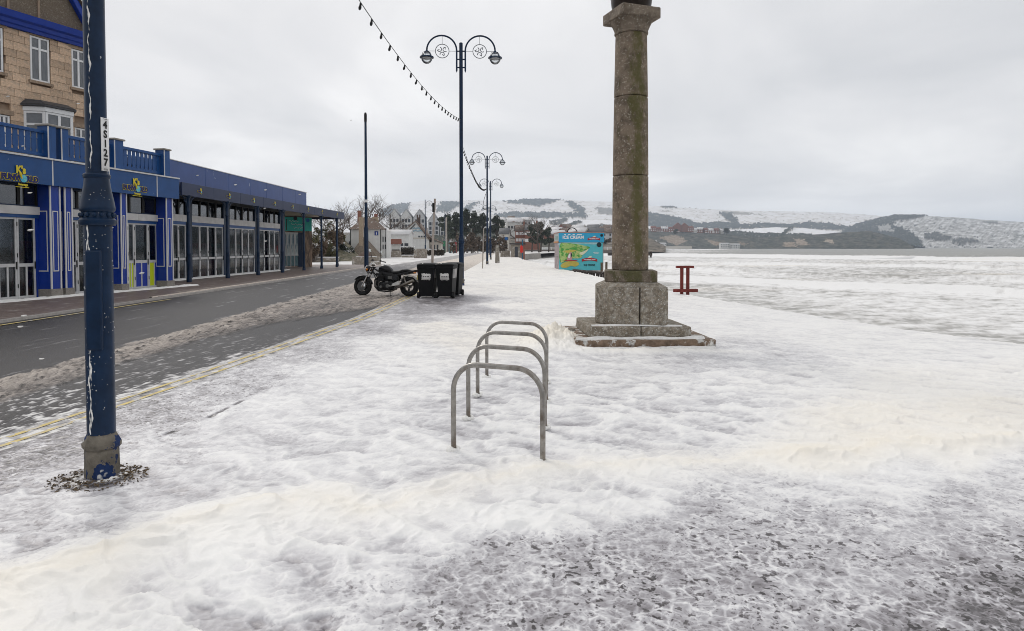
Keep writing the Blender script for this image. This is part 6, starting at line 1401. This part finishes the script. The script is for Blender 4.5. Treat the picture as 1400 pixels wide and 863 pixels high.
def shrub(px, ptop, Y, wpx, label, seed, m=None, base=-.12, snow=True, group=None, size=.19, n=1800):
    s = Y / FPX; zt_ = CAMH + (HORZ - ptop) * s; H = zt_ - base; W = wpx * s / 2; r = random.Random(seed); t = thing('shrub', label, 'shrub', ((px - CX) * s, Y, base), 0, group)
    bl = [(r.uniform(-.6, .6) * W, r.uniform(-.5, .5) * W, H * r.uniform(.25, .75), W * r.uniform(.3, .5), W * r.uniform(.3, .5), H * r.uniform(.18, .30)) for i in range(8)]
    link('foliage', leafmesh('foliage', bl, n, size, seed), m or mLeafO, t); st = MB()
    for b in bl[:6]: st.tube([(b[0] * .3, b[1] * .3, 0), (b[0], b[1], b[2])], [.05, .02], 5)
    st.build('stems', mBark, t)
    if snow: link('snow_dusting', leafmesh('snow', [(b[0], b[1], b[2] + b[5] * .55, b[3] * .8, b[4] * .8, b[5] * .4) for b in bl], n // 6, size * .9, seed + 1), mSnowL, t)
    return t
def house(name, label, cat, p, rz, w, d, h, rh, wm, rm, win=(3, 2), chim=0, group=None, over=.25, hip=0, winm=None, wall2=None, ws=(.9, 1.2)):
    """ridge along local x, long side facing local -y"""
    t = thing(name, label, cat, p, rz, group)
    k = MB(); k.v = [(-w / 2, -d / 2, -2), (w / 2, -d / 2, -2), (w / 2, d / 2, -2), (-w / 2, d / 2, -2), (-w / 2, -d / 2, h), (w / 2, -d / 2, h), (w / 2, d / 2, h), (-w / 2, d / 2, h), (-w / 2 + hip, 0, h + rh - .08), (w / 2 - hip, 0, h + rh - .08)]
    k.f = [(0, 1, 5, 4), (2, 3, 7, 6), (1, 2, 6, 9, 5), (3, 0, 4, 8, 7)]; k.build('wall', wm, t, 20)
    e = over; r = MB(); z0 = h - e * rh / (d / 2); hx = w / 2 + e - hip
    r.v = [(-w / 2 - e, -d / 2 - e, z0), (w / 2 + e, -d / 2 - e, z0), (hx, 0, h + rh), (-hx, 0, h + rh), (w / 2 + e, d / 2 + e, z0), (-w / 2 - e, d / 2 + e, z0)]; r.f = [(0, 1, 2, 3), (4, 5, 3, 2)] + ([(1, 4, 2), (5, 0, 3)] if hip else [])
    o = r.build('roof', rm, t, 20); q = o.modifiers.new('thick', 'SOLIDIFY'); q.thickness = .12 if w < 40 else .4; q.offset = 1
    if win:
        for i in range(win[0]):
            for j in range(win[1]):
                x = -w / 2 + w * (i + .5) / win[0]; z = h * (j + .5) / win[1] + .1; m_ = winm or MATS.get('dark_window') or mat('dark_window', (.05, .055, .065), .15)
                piece('window', m_, t, x - ws[0] / 2, x + ws[0] / 2, -d / 2 - .05, -d / 2 + .02, z - ws[1] / 2, z + ws[1] / 2)
    for c in range(chim):
        x = (-.35 + .7 * c / max(1, chim - 1)) * w if chim > 1 else .3 * w; b = MB(); b.cbox((x, 0, h + rh + .35), (w * .07 + .3, .7, 1.9)); b.lathe([(.16, 0), (.13, .5)], 8, (x, 0, h + rh + 1.3)); b.build('chimney', mat('brick_red', (.25, .105, .07), .85, .3, 4), t)
    return t
mWW = mat('white_render', (.60, .60, .585), .8, .10, .7); mCr = mat('cream_render', (.50, .47, .42), .8, .1, .6); mTile = mat('brown_tile', (.15, .11, .088), .85, .3, 2.2, col2=(.46, .45, .44), lo=.56, hi=.66, bump=.6); mSlate = mat('grey_slate', (.13, .13, .135), .7, .2, 1); mBrick = mat('red_brick', (.24, .11, .08), .85, .2, 2); mRedT = mat('red_tile', (.20, .085, .065), .8, .2, .3); mSnowR = mat('snowy_roof', (.66, .655, .66), .8, .12, .4, col2=(.30, .24, .21), lo=.56, hi=.64); mGreyW = mat('grey_wall', (.55, .56, .57), .8, .15, .3); mDarkW = mat('dark_window', (.05, .055, .065), .15)
def gp(px, Y, z=-.1): return Vector(((px - CX) / FPX * Y, Y, z))

# ---- white cottage with chimneys and stone porch roof
Yc = 100.; s = Yc / FPX; c = thing('white_cottage', 'white cottage with tiled roof, brick chimneys and a blue sign on its wall', 'cottage', gp(500, Yc), R(2)); ez = CAMH + (HORZ - 312) * s; rz_ = CAMH + (HORZ - 296) * s
def cx(px): return (px - 500) * s
MB().box(cx(479.5), cx(520.5), 0, 5.5, -.5, ez).build('wall', mWW, c)
k = MB(); k.v = [(cx(478), -.35, ez - .1), (cx(522), -.35, ez - .1), (cx(522), 5.8, ez - .1), (cx(478), 5.8, ez - .1), (cx(492), 2.7, rz_), (cx(507), 2.7, rz_)]; k.f = [(0, 1, 5, 4), (1, 2, 5), (2, 3, 4, 5), (3, 0, 4), (0, 3, 2, 1)]; k.build('roof', mTile, c)
MB().prism([(cx(471), -.5), (cx(479.4), -.5), (cx(479.4), ez - .3), (cx(471), ez - 1.5)], .6, 4, 'y').build('lean_to', mWW, c); piece('window', mDarkW, c, cx(476.5), cx(479), .54, .62, ez - 2.6, ez - 1.9)
MB().box(cx(520.6), cx(527.6), .5, 5, -.5, ez - .2).build('side_wing', mWW, c)
for px in (522.4, 525.6): piece('window', mDarkW, c, cx(px), cx(px + 1.3), .45, .52, ez - 2.0, ez - 1.2); piece('window', mDarkW, c, cx(px), cx(px + 1.3), .45, .52, ez - 3.1, ez - 2.4)
for x in (479.6, 520.4, 527.5): piece('downpipe', mMotoM, c, cx(x) - .05, cx(x) + .05, -.06, .0, 0, ez)
pz = CAMH + (HORZ - 323.5) * s; k = MB(); k.v = [(cx(478), -2.6, -.3), (cx(522), -2.6, -.3), (cx(522), -.01, .4), (cx(478), -.01, .4), (cx(500), -2.2, pz), (cx(500), -.01, pz)]; k.f = [(0, 1, 4), (1, 2, 5, 4), (3, 0, 4, 5), (2, 3, 5)]; k.build('porch_roof', mat('stone_slates', (.20, .165, .13), .9, .35, 4, bump=1, bscale=10), c)
mTanS = mat('tan_stone', (.33, .26, .19), .85, .25, 4, bump=.6); MB().cbox((cx(497.5), -2.0, (CAMH + (HORZ - 297) * s) / 2), (5.2 * s, .7, CAMH + (HORZ - 297) * s)).build('chimney_stack', mTanS, c)
for (a, b_, t_, bt, m) in ((485, 489, 286, 311, mBrick), (505, 513, 295, 304, mTanS), (508, 512, 290.5, 295.2, mRedT)): piece('chimney', m, c, cx(a), cx(b_), 2.4, 3.2, CAMH + (HORZ - bt) * s, CAMH + (HORZ - t_) * s)
x0 = cx(512.3); o = MB().box(x0, x0 + 5 * s, -.07, -.01, CAMH + (HORZ - 321) * s, CAMH + (HORZ - 315.4) * s).build('sign_board', mat('sign_navy', (.02, .045, .22), .4), c); text('lettering', 'i', .62, mWhite, c, (x0 + 2.5 * s, -.085, CAMH + (HORZ - 318.3) * s), off=.02)
# ---- gabled inn
Yi = 132.; s = Yi / FPX; c = thing('white_inn', 'white gabled inn with a dark chimney and faded blue lettering', 'inn', gp(567, Yi), R(4))
def ix(px): return (px - 567) * s
def iz(py): return CAMH + (HORZ - py) * s
MB().prism([(ix(533), -.5), (ix(586), -.5), (ix(586), iz(326)), (ix(568.5), iz(302)), (ix(533), iz(331))], 0, .4, 'y').build('gable_wall', mWW, c)
k = MB(); k.v = [(ix(531.5), -.3, iz(332.3)), (ix(568.5), -.3, iz(300.8)), (ix(588), -.3, iz(326.8)), (ix(531.5), 16, iz(332.3)), (ix(568.5), 16, iz(300.8)), (ix(588), 16, iz(326.8))]; k.f = [(0, 1, 4, 3), (1, 2, 5, 4)]; o = k.build('roof', mTile, c); q = o.modifiers.new('thick', 'SOLIDIFY'); q.thickness = .25
MB().box(ix(586) - .3, ix(586), .41, 15.8, -.5, iz(326.4)).build('side_wall', mCr, c)
k = MB(); k.v = [(ix(586), 2, iz(323)), (ix(604), 2, iz(331)), (ix(604), 14, iz(331)), (ix(586), 14, iz(323))]; k.f = [(0, 1, 2, 3)]; o = k.build('roof', mTile, c); q = o.modifiers.new('thick', 'SOLIDIFY'); q.thickness = .2
MB().box(ix(586.2), ix(602), 2.4, 13, -.5, iz(330.6)).build('side_wing', mCr, c)
for px in (588, 592, 596.5): piece('window', mDarkW, c, ix(px), ix(px + 2), 2.3, 2.42, iz(341), iz(334))
b = MB(); b.cbox((ix(571), 3, iz(301)), (4.6 * s, 1.0, 10 * s)); 
for q_ in (-.25, .25): b.lathe([(.16, 0), (.14, .6)], 8, (ix(571) + q_, 3, iz(296)))
b.build('chimney', mat('sooty_brick', (.10, .075, .065), .9, .3, 3), c)
piece('string_course', mCr, c, ix(533.5), ix(585.8), -.10, -.002, iz(326), iz(324.3))
for px in (559, 562.5, 572, 575.5, 579): piece('window', mDarkW, c, ix(px), ix(px + 2.2), -.04, .02, iz(324), iz(321.8))
MB().tube([(ix(545), -.06, iz(329)), (ix(568), -.06, iz(306))], .09, 5).build('timber_strut', mMotoM, c)
mFade = mat('faded_blue_script', (.30, .42, .50), .7)
for z, a, b_ in ((311.5, 564, 575), (315, 561, 578)):
    n = 7; MB().tube([(ix(a + (b_ - a) * i / n), -.05, iz(z) + .12 * math.sin(i * 2.3 + z)) for i in range(n + 1)], .12, 5).build('painted_script', mFade, c)
house('long_shed', 'long low white building joining the cottage and the gabled inn', 'building', gp(545, 124), 0, 34 * 124 / FPX, 5, CAMH + (HORZ - 320) * 124 / FPX, .8, mWW, mSnowR, (5, 1), ws=(.7, .5))
# flats behind
for i, (px, top, w_, lb) in enumerate(((541, 286, 15, 'first pale gabled block of flats from the left, above the long white building'), (557, 286.5, 15, 'second pale gabled block of flats, above the inn roof left slope'), (575, 287, 16, 'dark-roofed block of flats right behind the inn chimney'), (594, 292, 15, 'pale blue-grey block of flats between the inn chimney and the leaning pole'), (609, 296, 13, 'rightmost pale block of flats, beside the dark evergreen trees'))):
    Y = 420.; s = Y / FPX; H = CAMH + (HORZ - top) * s; w = w_ * s
    t = house('block_of_flats', lb, 'flats', gp(px, Y, 1.0), R(90), 9, w, H - 6, 5, mGreyW if i in (2, 3) else mat('pale_flats', (.66, .66, .65), .8, .1, .3), mat('pale_slate', (.27, .275, .285), .7, .2, .4), None, 0, 'blocks of flats behind the inn')
    for a in range(3):
        for b_ in range(4): piece('window', mDarkW, t, -4.58, -4.48, (a - 1) * w * .28 - .7, (a - 1) * w * .28 + .7, 6 + b_ * (H - 12) / 4, 8 + b_ * (H - 12) / 4)
    for b_ in range(2): piece('balcony', mWW, t, -5.2, -4.5, -w * .2, w * .2, 2.6 + b_ * 5, 2.9 + b_ * 5)

# ---- planters, hedges, pillars
mGrSt = mat('grey_rubble', (.24, .21, .175), .85, .35, 2.6, col2=(.42, .40, .37), lo=.52, hi=.62, bump=1, bscale=7)
Yp = 62.; s = Yp / FPX; t = thing('stone_planter', 'low rectangular stone planter with a brown rock on top, behind the motorcycle', 'planter', gp(498, Yp, -.12)); w = 34 * s
for (x0, x1, y0, y1) in ((-w / 2, w / 2, 0, .3), (-w / 2, w / 2, 1.7, 2.0), (-w / 2, -w / 2 + .3, .31, 1.69), (w / 2 - .3, w / 2, .31, 1.69)): MB().box(x0, x1, y0, y1, 0, .74).build('wall', mGrSt, t, bevel=.04)
piece('snow', mSnowL, t, -w / 2 + .3, w / 2 - .3, .3, 1.7, .4, .78); MB().loft([(.6, 0, 0, .75, .6, 2.4), (1.0, .0, 0, .55, .4, 2.3), (1.3, .1, 0, .15, .1, 2)], 9, 'z').build('rock', mat('brown_rock', (.14, .10, .08), .9, .3, 3, bump=1), t, 30, loc=(-.1, .9, 0))
mPot = mat('grey_urn', (.20, .18, .16), .85, .25, 4, bump=.6); t = thing('stone_urn', 'squat stone urn by the end wall of the little turquoise-signed shop', 'urn', at(427, 357)); MB().lathe([(.35, 0), (.45, .15), (.7, .55), (.75, .8), (.6, .85), (.55, .95), (.68, 1.0)], 14).build('bowl', mPot, t); link('plant', leafmesh('plant', [(0, 0, 1.2, .45, .45, .3)], 160, .09, 3), mLeafO, t)
t = thing('low_wall', 'low snow-capped stone wall seen between the far canopy posts', 'wall', at(444, 357)); piece('wall', mGrSt, t, -1.6, 1.5, 0, .4, -.2, .38); piece('snow_cap', mSnowL, t, -1.6, 1.5, -.02, .42, .38, .46)
for i, (px, w_, top, Y, lb) in enumerate(((540.5, 15, 342.5, 108, 'squat round-topped stone pillar at the end of the brown hedge'), (575, 17, 340, 100, 'larger stone pillar in front of the white inn, beside the single-armed lamp'))):
    s = Y / FPX; H = CAMH + (HORZ - top) * s + .1; t = thing('stone_pillar', lb, 'pillar', gp(px, Y, -.12)); MB().loft([(0, 0, 0, w_ * s / 2, .8, 8), (H - .25, 0, 0, w_ * s / 2, .8, 8), (H, 0, 0, w_ * s / 2 * .85, .65, 5)], 16, 'z').build('shaft', mGrSt, t, 30)
def hedge(name, lb, x0, x1, Y, top, m, seed, n=2600, dpt=1.6):
    s = Y / FPX; H = CAMH + (HORZ - top) * s; a, b_ = (x0 - CX) * s, (x1 - CX) * s; t = thing(name, lb, 'hedge', ((a + b_) / 2, Y, -.12)); L_ = b_ - a; k = max(4, int(L_ / 1.2)); r = random.Random(seed)
    bl = [(-L_ / 2 + L_ * (i + .5) / k, r.uniform(-.2, .2), H * .5, L_ / k * .8, dpt / 2, H * r.uniform(.44, .58)) for i in range(k)]
    link('foliage', leafmesh('foliage', bl, n, .17, seed), m, t); st = MB()
    for b in bl: st.tube([(b[0], 0, 0), (b[0] + .1, 0, H * .7)], [.05, .02], 5)
    st.build('stems', mBark, t); link('snow_dusting', leafmesh('snow', [(b[0], b[1], H * .98, b[3] * .8, dpt * .4, .1) for b in bl], n // 14, .12, seed + 1), mSnowL, t)
hedge('hedge', 'dark brown clipped hedge in front of the long white building', 511, 566, 114, 336.5, mat('dark_hedge_leaf', (.055, .045, .033), .85, .4, 1.2), 41)
hedge('hedge', 'low dark hedge right of the white inn, under the leaning pole', 584, 607, 128, 340, MATS['dark_hedge_leaf'], 42, 900)
for x0, x1, Y, lb in ((511, 532, 106, 'white low snow-topped kerb left of the squat pillar'), (549, 566, 106, 'white low snow-topped kerb between the two stone pillars')):
    a, b_ = gp(x0, Y), gp(x1, Y); t = thing('low_kerb_wall', lb, 'kerb wall', (a + b_) / 2); L_ = (b_ - a).length; piece('wall', mGrSt, t, -L_ / 2, L_ / 2, 0, .5, -.2, .30); piece('snow_cap', mSnowL, t, -L_ / 2, L_ / 2, -.02, .52, .30, .40)
Yn = 110.; s = Yn / FPX; t = thing('notice_shelter', 'small notice shelter with a red tiled roof above the brown hedge', 'notice board', gp(541, Yn)); z0 = CAMH + (HORZ - 333) * s
for x in (-.75, .75): MB().tube([(x, 0, 0), (x, 0, z0 + .4)], .07, 6).build('post', mWhite, t)
piece('board', mWW, t, -.68, .68, -.04, .04, z0 - .9, z0 - .05); k = MB(); k.prism([(-.5, z0), (.5, z0), (0, z0 + .85)], -.98, .98, 'x'); k.build('roof', mRedT, t)
# scrub bank left of the cottage
bank = [(424, 312, 74, 22, mLeafO), (434, 306, 80, 24, mLeafO), (446, 303, 86, 26, mLeafO), (457, 308, 84, 24, mLeafB), (440, 322, 76, 22, mLeafB), (452, 326, 78, 22, mLeafO), (465, 316, 88, 22, mLeafO), (470, 330, 86, 18, mLeafD), (428, 330, 72, 18, mLeafB), (478, 332, 92, 14, mLeafD), (415, 318, 78, 20, mLeafO), (405, 320, 82, 20, mLeafO)]
hb_ = ['olive bush right of the turquoise shop sign', 'tall olive bush behind the second last canopy post', 'tallest snow-dusted olive bush under the canopy end', 'brown bush left of the last canopy posts', 'low brown bush in the middle of the scrub bank', 'rounded olive bush low beside the last canopy post', 'olive bush just right of the last canopy post', 'dark green bush at the foot of the cottage lean-to', 'low brown bush beside the stone urn', 'small dark bush against the white cottage wall', 'olive bush half hidden by the turquoise sign', 'olive bush wholly behind the turquoise-signed shop']
for i, ((px, top, Y, w_, m), lb) in enumerate(zip(bank, hb_)): shrub(px, top, Y, w_, lb, 60 + i, m, n=2600)
# trees
for a in ((466, 267, 118, 'bare rounded tree above the canopy end, left of the brick chimney', 11, .46), (491, 263, 126, 'tall spreading bare tree behind the cottage chimney', 12, .50), (512, 266, 122, 'bare tree just right of the tall mast', 13, .5), (533, 287, 140, 'dense brown bare tree left of the flats', 14, .55), (446, 277, 130, 'small leaning bare tree at the left of the group over the canopy', 15, .4), (524, 284, 132, 'brown twiggy tree over the cottage roof right end', 16, .6)): bare_tree(a[0], a[1], a[2], a[3], a[4], a[5], thick=1.0)
for a in ((612, 292, 235, 26, 'dark evergreen left of the bins lamp post'), (623, 290, 240, 22, 'dark evergreen hidden behind the bins lamp post shaft'), (637, 285, 246, 26, 'broad dark evergreen just right of the bins lamp post'), (648, 288, 240, 22, 'dark evergreen with a rounded top, second right of the bins lamp post'), (660, 291, 250, 22, 'flat-topped dark pine left of the pair of distant lamp posts'), (679, 294, 246, 22, 'wide flat-topped dark pine right of the pair of distant lamp posts'), (687, 300, 262, 16, 'smallest dark pine at the right end of the flat-topped ones'), (727, 306, 215, 20, 'dark green tree behind the distant brick house'), (739, 303, 222, 24, 'tallest dark green tree left of the kiosk'), (750, 310, 228, 18, 'dark green tree above the left edge of the kiosk')): evergreen(a[0], a[1], a[2], a[3], a[4], int(a[0]))
bare_tree(737, 287, 205, 'wispy bare tree rising over the dark trees left of the kiosk', 31, .6); bare_tree(713, 296, 240, 'pale bare tree in front of the snowy field', 32, .6)
scr = ([], []); rng = random.Random(8)
for i in range(16):
    px = 622 + i * 4.6 + rng.uniform(-2, 2); top = 318 + rng.uniform(-4, 8) ; Y = 190 + rng.uniform(-25, 30)
    o = shrub(px, top, Y, rng.uniform(10, 16), 'low brown scrub bush on the slope beyond the far lamp posts', 200 + i, mLeafB, group='brown scrub bushes beyond the lamp posts', size=.32, n=420, snow=i % 2 == 0); scr[i % 2].append(o)
ordinal_labels(scr[0], 'snow-dusted brown bushes beyond the far lamp posts'); ordinal_labels(scr[1], 'bare brown bushes beyond the far lamp posts')
# ---- huts and houses at the far end of the promenade
Yh = 100.; s = Yh / FPX; c = thing('stone_hut', 'small stone hut with a flat roof and brick end, far along the promenade', 'hut', gp(707, Yh)); hx = lambda q: (q - 707) * s; hz = lambda q: CAMH + (HORZ - q) * s
MB().prism([(hx(698.5), -.2), (hx(713), -.2), (hx(713), hz(333.5)), (hx(698.5), hz(334))], 0, 3, 'y').build('wall', mGrSt, c); MB().box(hx(713) + .01, hx(717.5), -.05, 3.1, -.8, hz(333.6)).build('end_wall', mBrick, c); MB().box(hx(696.5), hx(718.6), -.4, 3.4, hz(333.5), hz(331.6)).build('roof', mat('dark_felt', (.07, .065, .065), .8, .2, 2), c)
piece('doorway', mDarkW, c, hx(704), hx(708), -.04, .02, .0, hz(337)); 
t = thing('lifebuoy_post', 'blue post with a red lifebuoy box in front of the stone hut', 'lifebuoy', atY(714.4, 355, 82)); MB().tube([(0, 0, -.3), (0, 0, 2.5)], .07, 8).build('post', mat('teal_post', (.02, .10, .18), .5), t); MB().loft([(-.5, 0, 0, .12, .1, 3), (-.35, 0, 0, .19, .14, 3), (.25, 0, 0, .17, .14, 3), (.42, 0, 0, .08, .08, 3)], 12, 'z').build('box', mat('lifebuoy_red', (.55, .03, .02), .4), t, 50, loc=(-.13, -.05, 1.35))
t = thing('rough_wall', 'rough grey stone wall running up to the stone hut', 'wall', gp(691, 104)); MB().loft([(-.8, 0, 0, .9, .4, 6), (.6, 0, 0, .8, .35, 6), (1.05, 0, 0, .7, .3, 5)], 12, 'z').build('wall', mGrSt, t, 30)
t = thing('round_sign', 'small round blue sign left of the stone hut', 'sign', gp(692, 112)); MB().tube([(0, 0, 0), (0, 0, 2.5)], .04, 6).build('post', mMotoM, t); MB().disc((0, -.05, 3.1), .28, 'y', .05).build('disc', mat('sign_disc_blue', (.015, .10, .30), .4), t)
Yw = 260.; s = Yw / FPX; t = thing('far_sea_wall', 'dark far sea wall with pale railings across the beach', 'wall', gp(745, Yw, -1.4)); a, b_ = (716 - 745) * s, (850 - 745) * s; piece('wall', mat('dark_wall', (.13, .115, .105), .85, .25, .5), t, a, b_, 0, 2, -.8, 1.8)
piece('ledge', mGrSt, t, a, b_, -.4, 0, -.5, .5)
for i in range(22): x = a + (b_ - a) * i / 21; piece('rail_post', mWhite, t, x - .06, x + .06, .2, .35, 1.8, 2.9)
for z in (2.3, 2.86): piece('rail', mWhite, t, a, b_, .22, .32, z - .05, z + .05)
piece('white_panel', mWW, t, (724 - 745) * s, (750 - 745) * s, .4, .6, 1.8, 2.8)
mid = [(702.5, 319, 300, 20, 5.0, mWW, mSnowR, 'long white flat-looking house above the brick houses', (5, 1)), (684, 318, 290, 12, 4.6, mCr, mSnowR, 'cream house behind the far lamp posts', (3, 2)), (712, 333, 240, 15, 4.6, mBrick, mTile, 'red brick house with white windows, left of a longer one', (4, 2)), (728, 334, 236, 20, 5.0, mBrick, mSlate, 'longer red brick terrace with white windows', (6, 2)), (690, 334, 232, 13, 3.6, mCr, mSlate, 'low cream bungalow behind the round blue sign', (3, 1)), (699, 309, 420, 9, 4, mBrick, mTile, 'little brick house standing high above the white flat one', (2, 1)), (720, 310, 430, 14, 4, mGreyW, mSnowR, 'grey snow-roofed house left of the dark tree clump', (3, 1))]
for i, (px, base, Y, w_, h, wm, rm, lb, wn) in enumerate(mid):
    s = Y / FPX; zb = CAMH + (HORZ - base) * s; house('hillside_house', lb, 'house', gp(px, Y, zb), R(8 - i * 3), w_ * s, 6.5, h, 2.0, wm, rm, wn, 1 if i in (2, 3) else 0, winm=mWhite if wm is mBrick else None, ws=(.9, 1.1))
# town below the snowy field: individual houses with snow on the roofs
rng = random.Random(77); protos = []
for i, (wm, rm) in enumerate(((mBrick, mSnowR), (mCr, mSnowR), (mGreyW, mTile), (mBrick, mTile), (mWW, mSlate))): protos.append((wm, rm))
LB = ['red-walled house with snow on its roof in the hillside town', 'cream house with snow on its roof in the hillside town', 'grey house with a brown roof in the hillside town', 'brown-roofed brick house in the hillside town', 'white house with a slate roof in the hillside town']
made = {}; town = {k: [] for k in range(5)}
for i in range(46):
    px = 752 + (i * 37 % 92) + rng.uniform(-2, 2); py = 318 + (i * 13 % 18) * .75; Y = 720 - (py - 316) * 20 + rng.uniform(-20, 20); k = i % 5; zb = CAMH + (HORZ - py) * Y / FPX
    if k not in made: made[k] = o = house('town_house', LB[k], 'house', gp(px, Y, zb), 0, 10, 7, 4.6, 2.6, *protos[k], win=(3, 2) if k != 3 else (2, 2), group='houses of the hillside town left of the column'); 
    else: o = copy_tree(made[k]); o.location = gp(px, Y, zb)
    f = rng.uniform(.75, 1.25); o.scale = (f, f, f); o.rotation_euler.z = rng.uniform(-.7, .7); town[k].append(o)
for k, ph in enumerate(('red-walled snow-roofed houses', 'cream snow-roofed houses', 'grey brown-roofed houses', 'brown-roofed brick houses', 'white slate-roofed houses')): ordinal_labels(town[k], ph + ' in the hillside town')
clumps = ([], [])
for i in range(20):
    px = 748 + rng.uniform(0, 96); py = 318 + rng.uniform(0, 16); Y = 700 - (py - 316) * 20; s = Y / FPX
    o = shrub(px, py - rng.uniform(3, 7), Y, rng.uniform(5, 9), 'bare dark tree clump among the hillside houses', 300 + i, mLeafB if i % 3 else mLeafD, base=CAMH + (HORZ - py - 1) * s, group='tree clumps among the hillside houses', size=.55, n=160, snow=False); clumps[0 if i % 3 else 1].append(o)
ordinal_labels(clumps[0], 'brown tree clumps among the hillside houses'); ordinal_labels(clumps[1], 'dark evergreen clumps among the hillside houses')
# red-roofed houses on the cliff top
rng = random.Random(3)
cl = [(893, 314.5, 9, 0), (900, 316, 10, 0), (908, 315, 12, 1), (917, 315.5, 12, 0), (926, 313.5, 13, 2), (935, 314, 13, 2), (943, 314.5, 11, 0), (949, 317, 9, 3), (957, 316, 10, 1), (964, 317, 8, 0), (971, 317.5, 9, 1), (979, 317.5, 8, 0), (985, 318, 6, 3), (921, 318.5, 10, 1), (905, 319, 9, 1)]
WL = ['small red-roofed house at the left end of the cliff-top row', 'red-roofed house second from the column on the cliff top', 'red-walled villa left of the tall red gables on the cliff', 'red-roofed villa touching the left of the tall red gables', 'left one of the two tall red gabled villas on the cliff top', 'right one of the two tall red gabled villas on the cliff top', 'red-roofed house right of the tall red gables', 'cream house between the red villas on the cliff top', 'snow-roofed brick house mid way along the cliff-top row', 'small red-roofed house left of the dark round tree', 'snow-roofed house near the dark round tree', 'red-roofed house right before the dark round tree', 'last pale house of the cliff-top row, by the dark round tree', 'lower snow-roofed house under the tall red gables', 'lower snow-roofed house near the column side of the cliff']
for (px, py, w_, k), lb in zip(cl, WL):
    Y = 1395.; s = Y / FPX; zb = CAMH + (HORZ - py - 2) * s; h = 6.5 if k != 2 else 10
    house('cliff_house', lb, 'house', gp(px, Y, zb), R(90) if k == 2 else R(rng.uniform(-25, 25)), 11 if k == 2 else w_ * s * .8, w_ * s * .8 if k == 2 else 10, h, 6.5 if k == 2 else 4.5, (mBrick, mBrick, mBrick, mCr)[k], (mRedT, mSnowR, mRedT, mSnowR)[k], (3, 2) if k != 2 else None, 1, ws=(1.6, 1.8), winm=mWhite)
evergreen(993, 311.5, 1380, 9, 'dark round tree standing alone at the right end of the cliff-top houses', 991, CAMH + (HORZ - 321) * 1380 / FPX); evergreen(924, 313, 1340, 8, 'dark tree in front of the tall red gables on the cliff', 992, CAMH + (HORZ - 322) * 1340 / FPX)
for i, (px, py, w_, h, lb) in enumerate(((893, 336, 9, 9, 'white beach building at the cliff foot nearest the column'), (904, 336.5, 12, 6, 'longer white beach building at the cliff foot, right of the first'), (990, 337.5, 12, 7, 'white building at the cliff foot below the dark round tree'), (1004, 337.8, 13, 6, 'rightmost white building at the cliff foot'))):
    Y = 1120.; s = Y / FPX; house('beach_building', lb, 'building', gp(px, Y, CAMH + (HORZ - py - 1.5) * s), 0, w_ * s, 9, h, 1.5, mWW, mSnowR, (4, 2), ws=(1.4, 1.6))
t = thing('foot_wall', 'pale wall along the foot of the wooded cliff', 'wall', gp(912, 1110, -1.4)); piece('wall', mCr, t, -45, 42, 0, 4, -1, 4.5)
t = thing('groyne_end', 'dark timber groyne end poking out of the surf right of the column', 'groyne', atY(870, 352, 190)); piece('deck', mWeed, t, -8, 4.6, 0, 2, .5, 1.35); 
for x in (-6, -3, 0, 3, 4.3): piece('pile', mWeed, t, x - .2, x + .2, .3, .7, -1, 1.7 if x > 4 else .5)
# distant coloured huts seen between the poles
for (px, y0, y1, w_, m, lb) in ((607, 328, 344, 3, mat('hut_green', (.02, .16, .07), .5), 'narrow green hut beside the far single-armed lamp'), (615.5, 328, 344, 4, mat('hut_teal', (.30, .45, .45), .5), 'pale teal hut by the thinner pale pole'), (622, 329, 344, 4, mat('hut_red', (.30, .05, .05), .5), 'dull red hut behind the bins lamp post'), (602, 332, 344, 6, mCr, 'cream hut right of the inn'), (667.5, 338, 344, 4, mBrick, 'small brick kiosk just behind the distant lamp posts')):
    Y = 185.; s = Y / FPX; z0 = -.12; h = CAMH + (HORZ - y0) * s; t = thing('beach_hut', lb, 'hut', gp(px, Y, z0)); piece('wall', m, t, -w_ * s / 2, w_ * s / 2, 0, 1.8, -.2, h - .3); k = MB(); k.prism([(-w_ * s / 2 - .1, h - .3), (w_ * s / 2 + .1, h - .3), (0, h + .3)], -.1, 1.9, 'y'); k.build('roof', mSlate, t); piece('door', mDarkW, t, -.25, .25, -.04, .02, 0, 1.9)
# ================================================================== AIR
hz_ = MB().box(-9900, 9900, -9900, 9900, -3.7, 340).build('haze', None, None, kind='stuff'); hz_['label'] = 'thin pale winter haze over the bay'
m = bpy.data.materials.new('winter_haze'); m.use_nodes = True; t = m.node_tree; t.nodes.clear(); o_ = t.nodes.new('ShaderNodeOutputMaterial'); v_ = t.nodes.new('ShaderNodeVolumePrincipled')
v_.inputs['Color'].default_value = (.76, .86, 1.0, 1); v_.inputs['Density'].default_value = .00014; v_.inputs['Anisotropy'].default_value = 0.0; t.links.new(v_.outputs[0], o_.inputs['Volume']); hz_.data.materials.append(m)
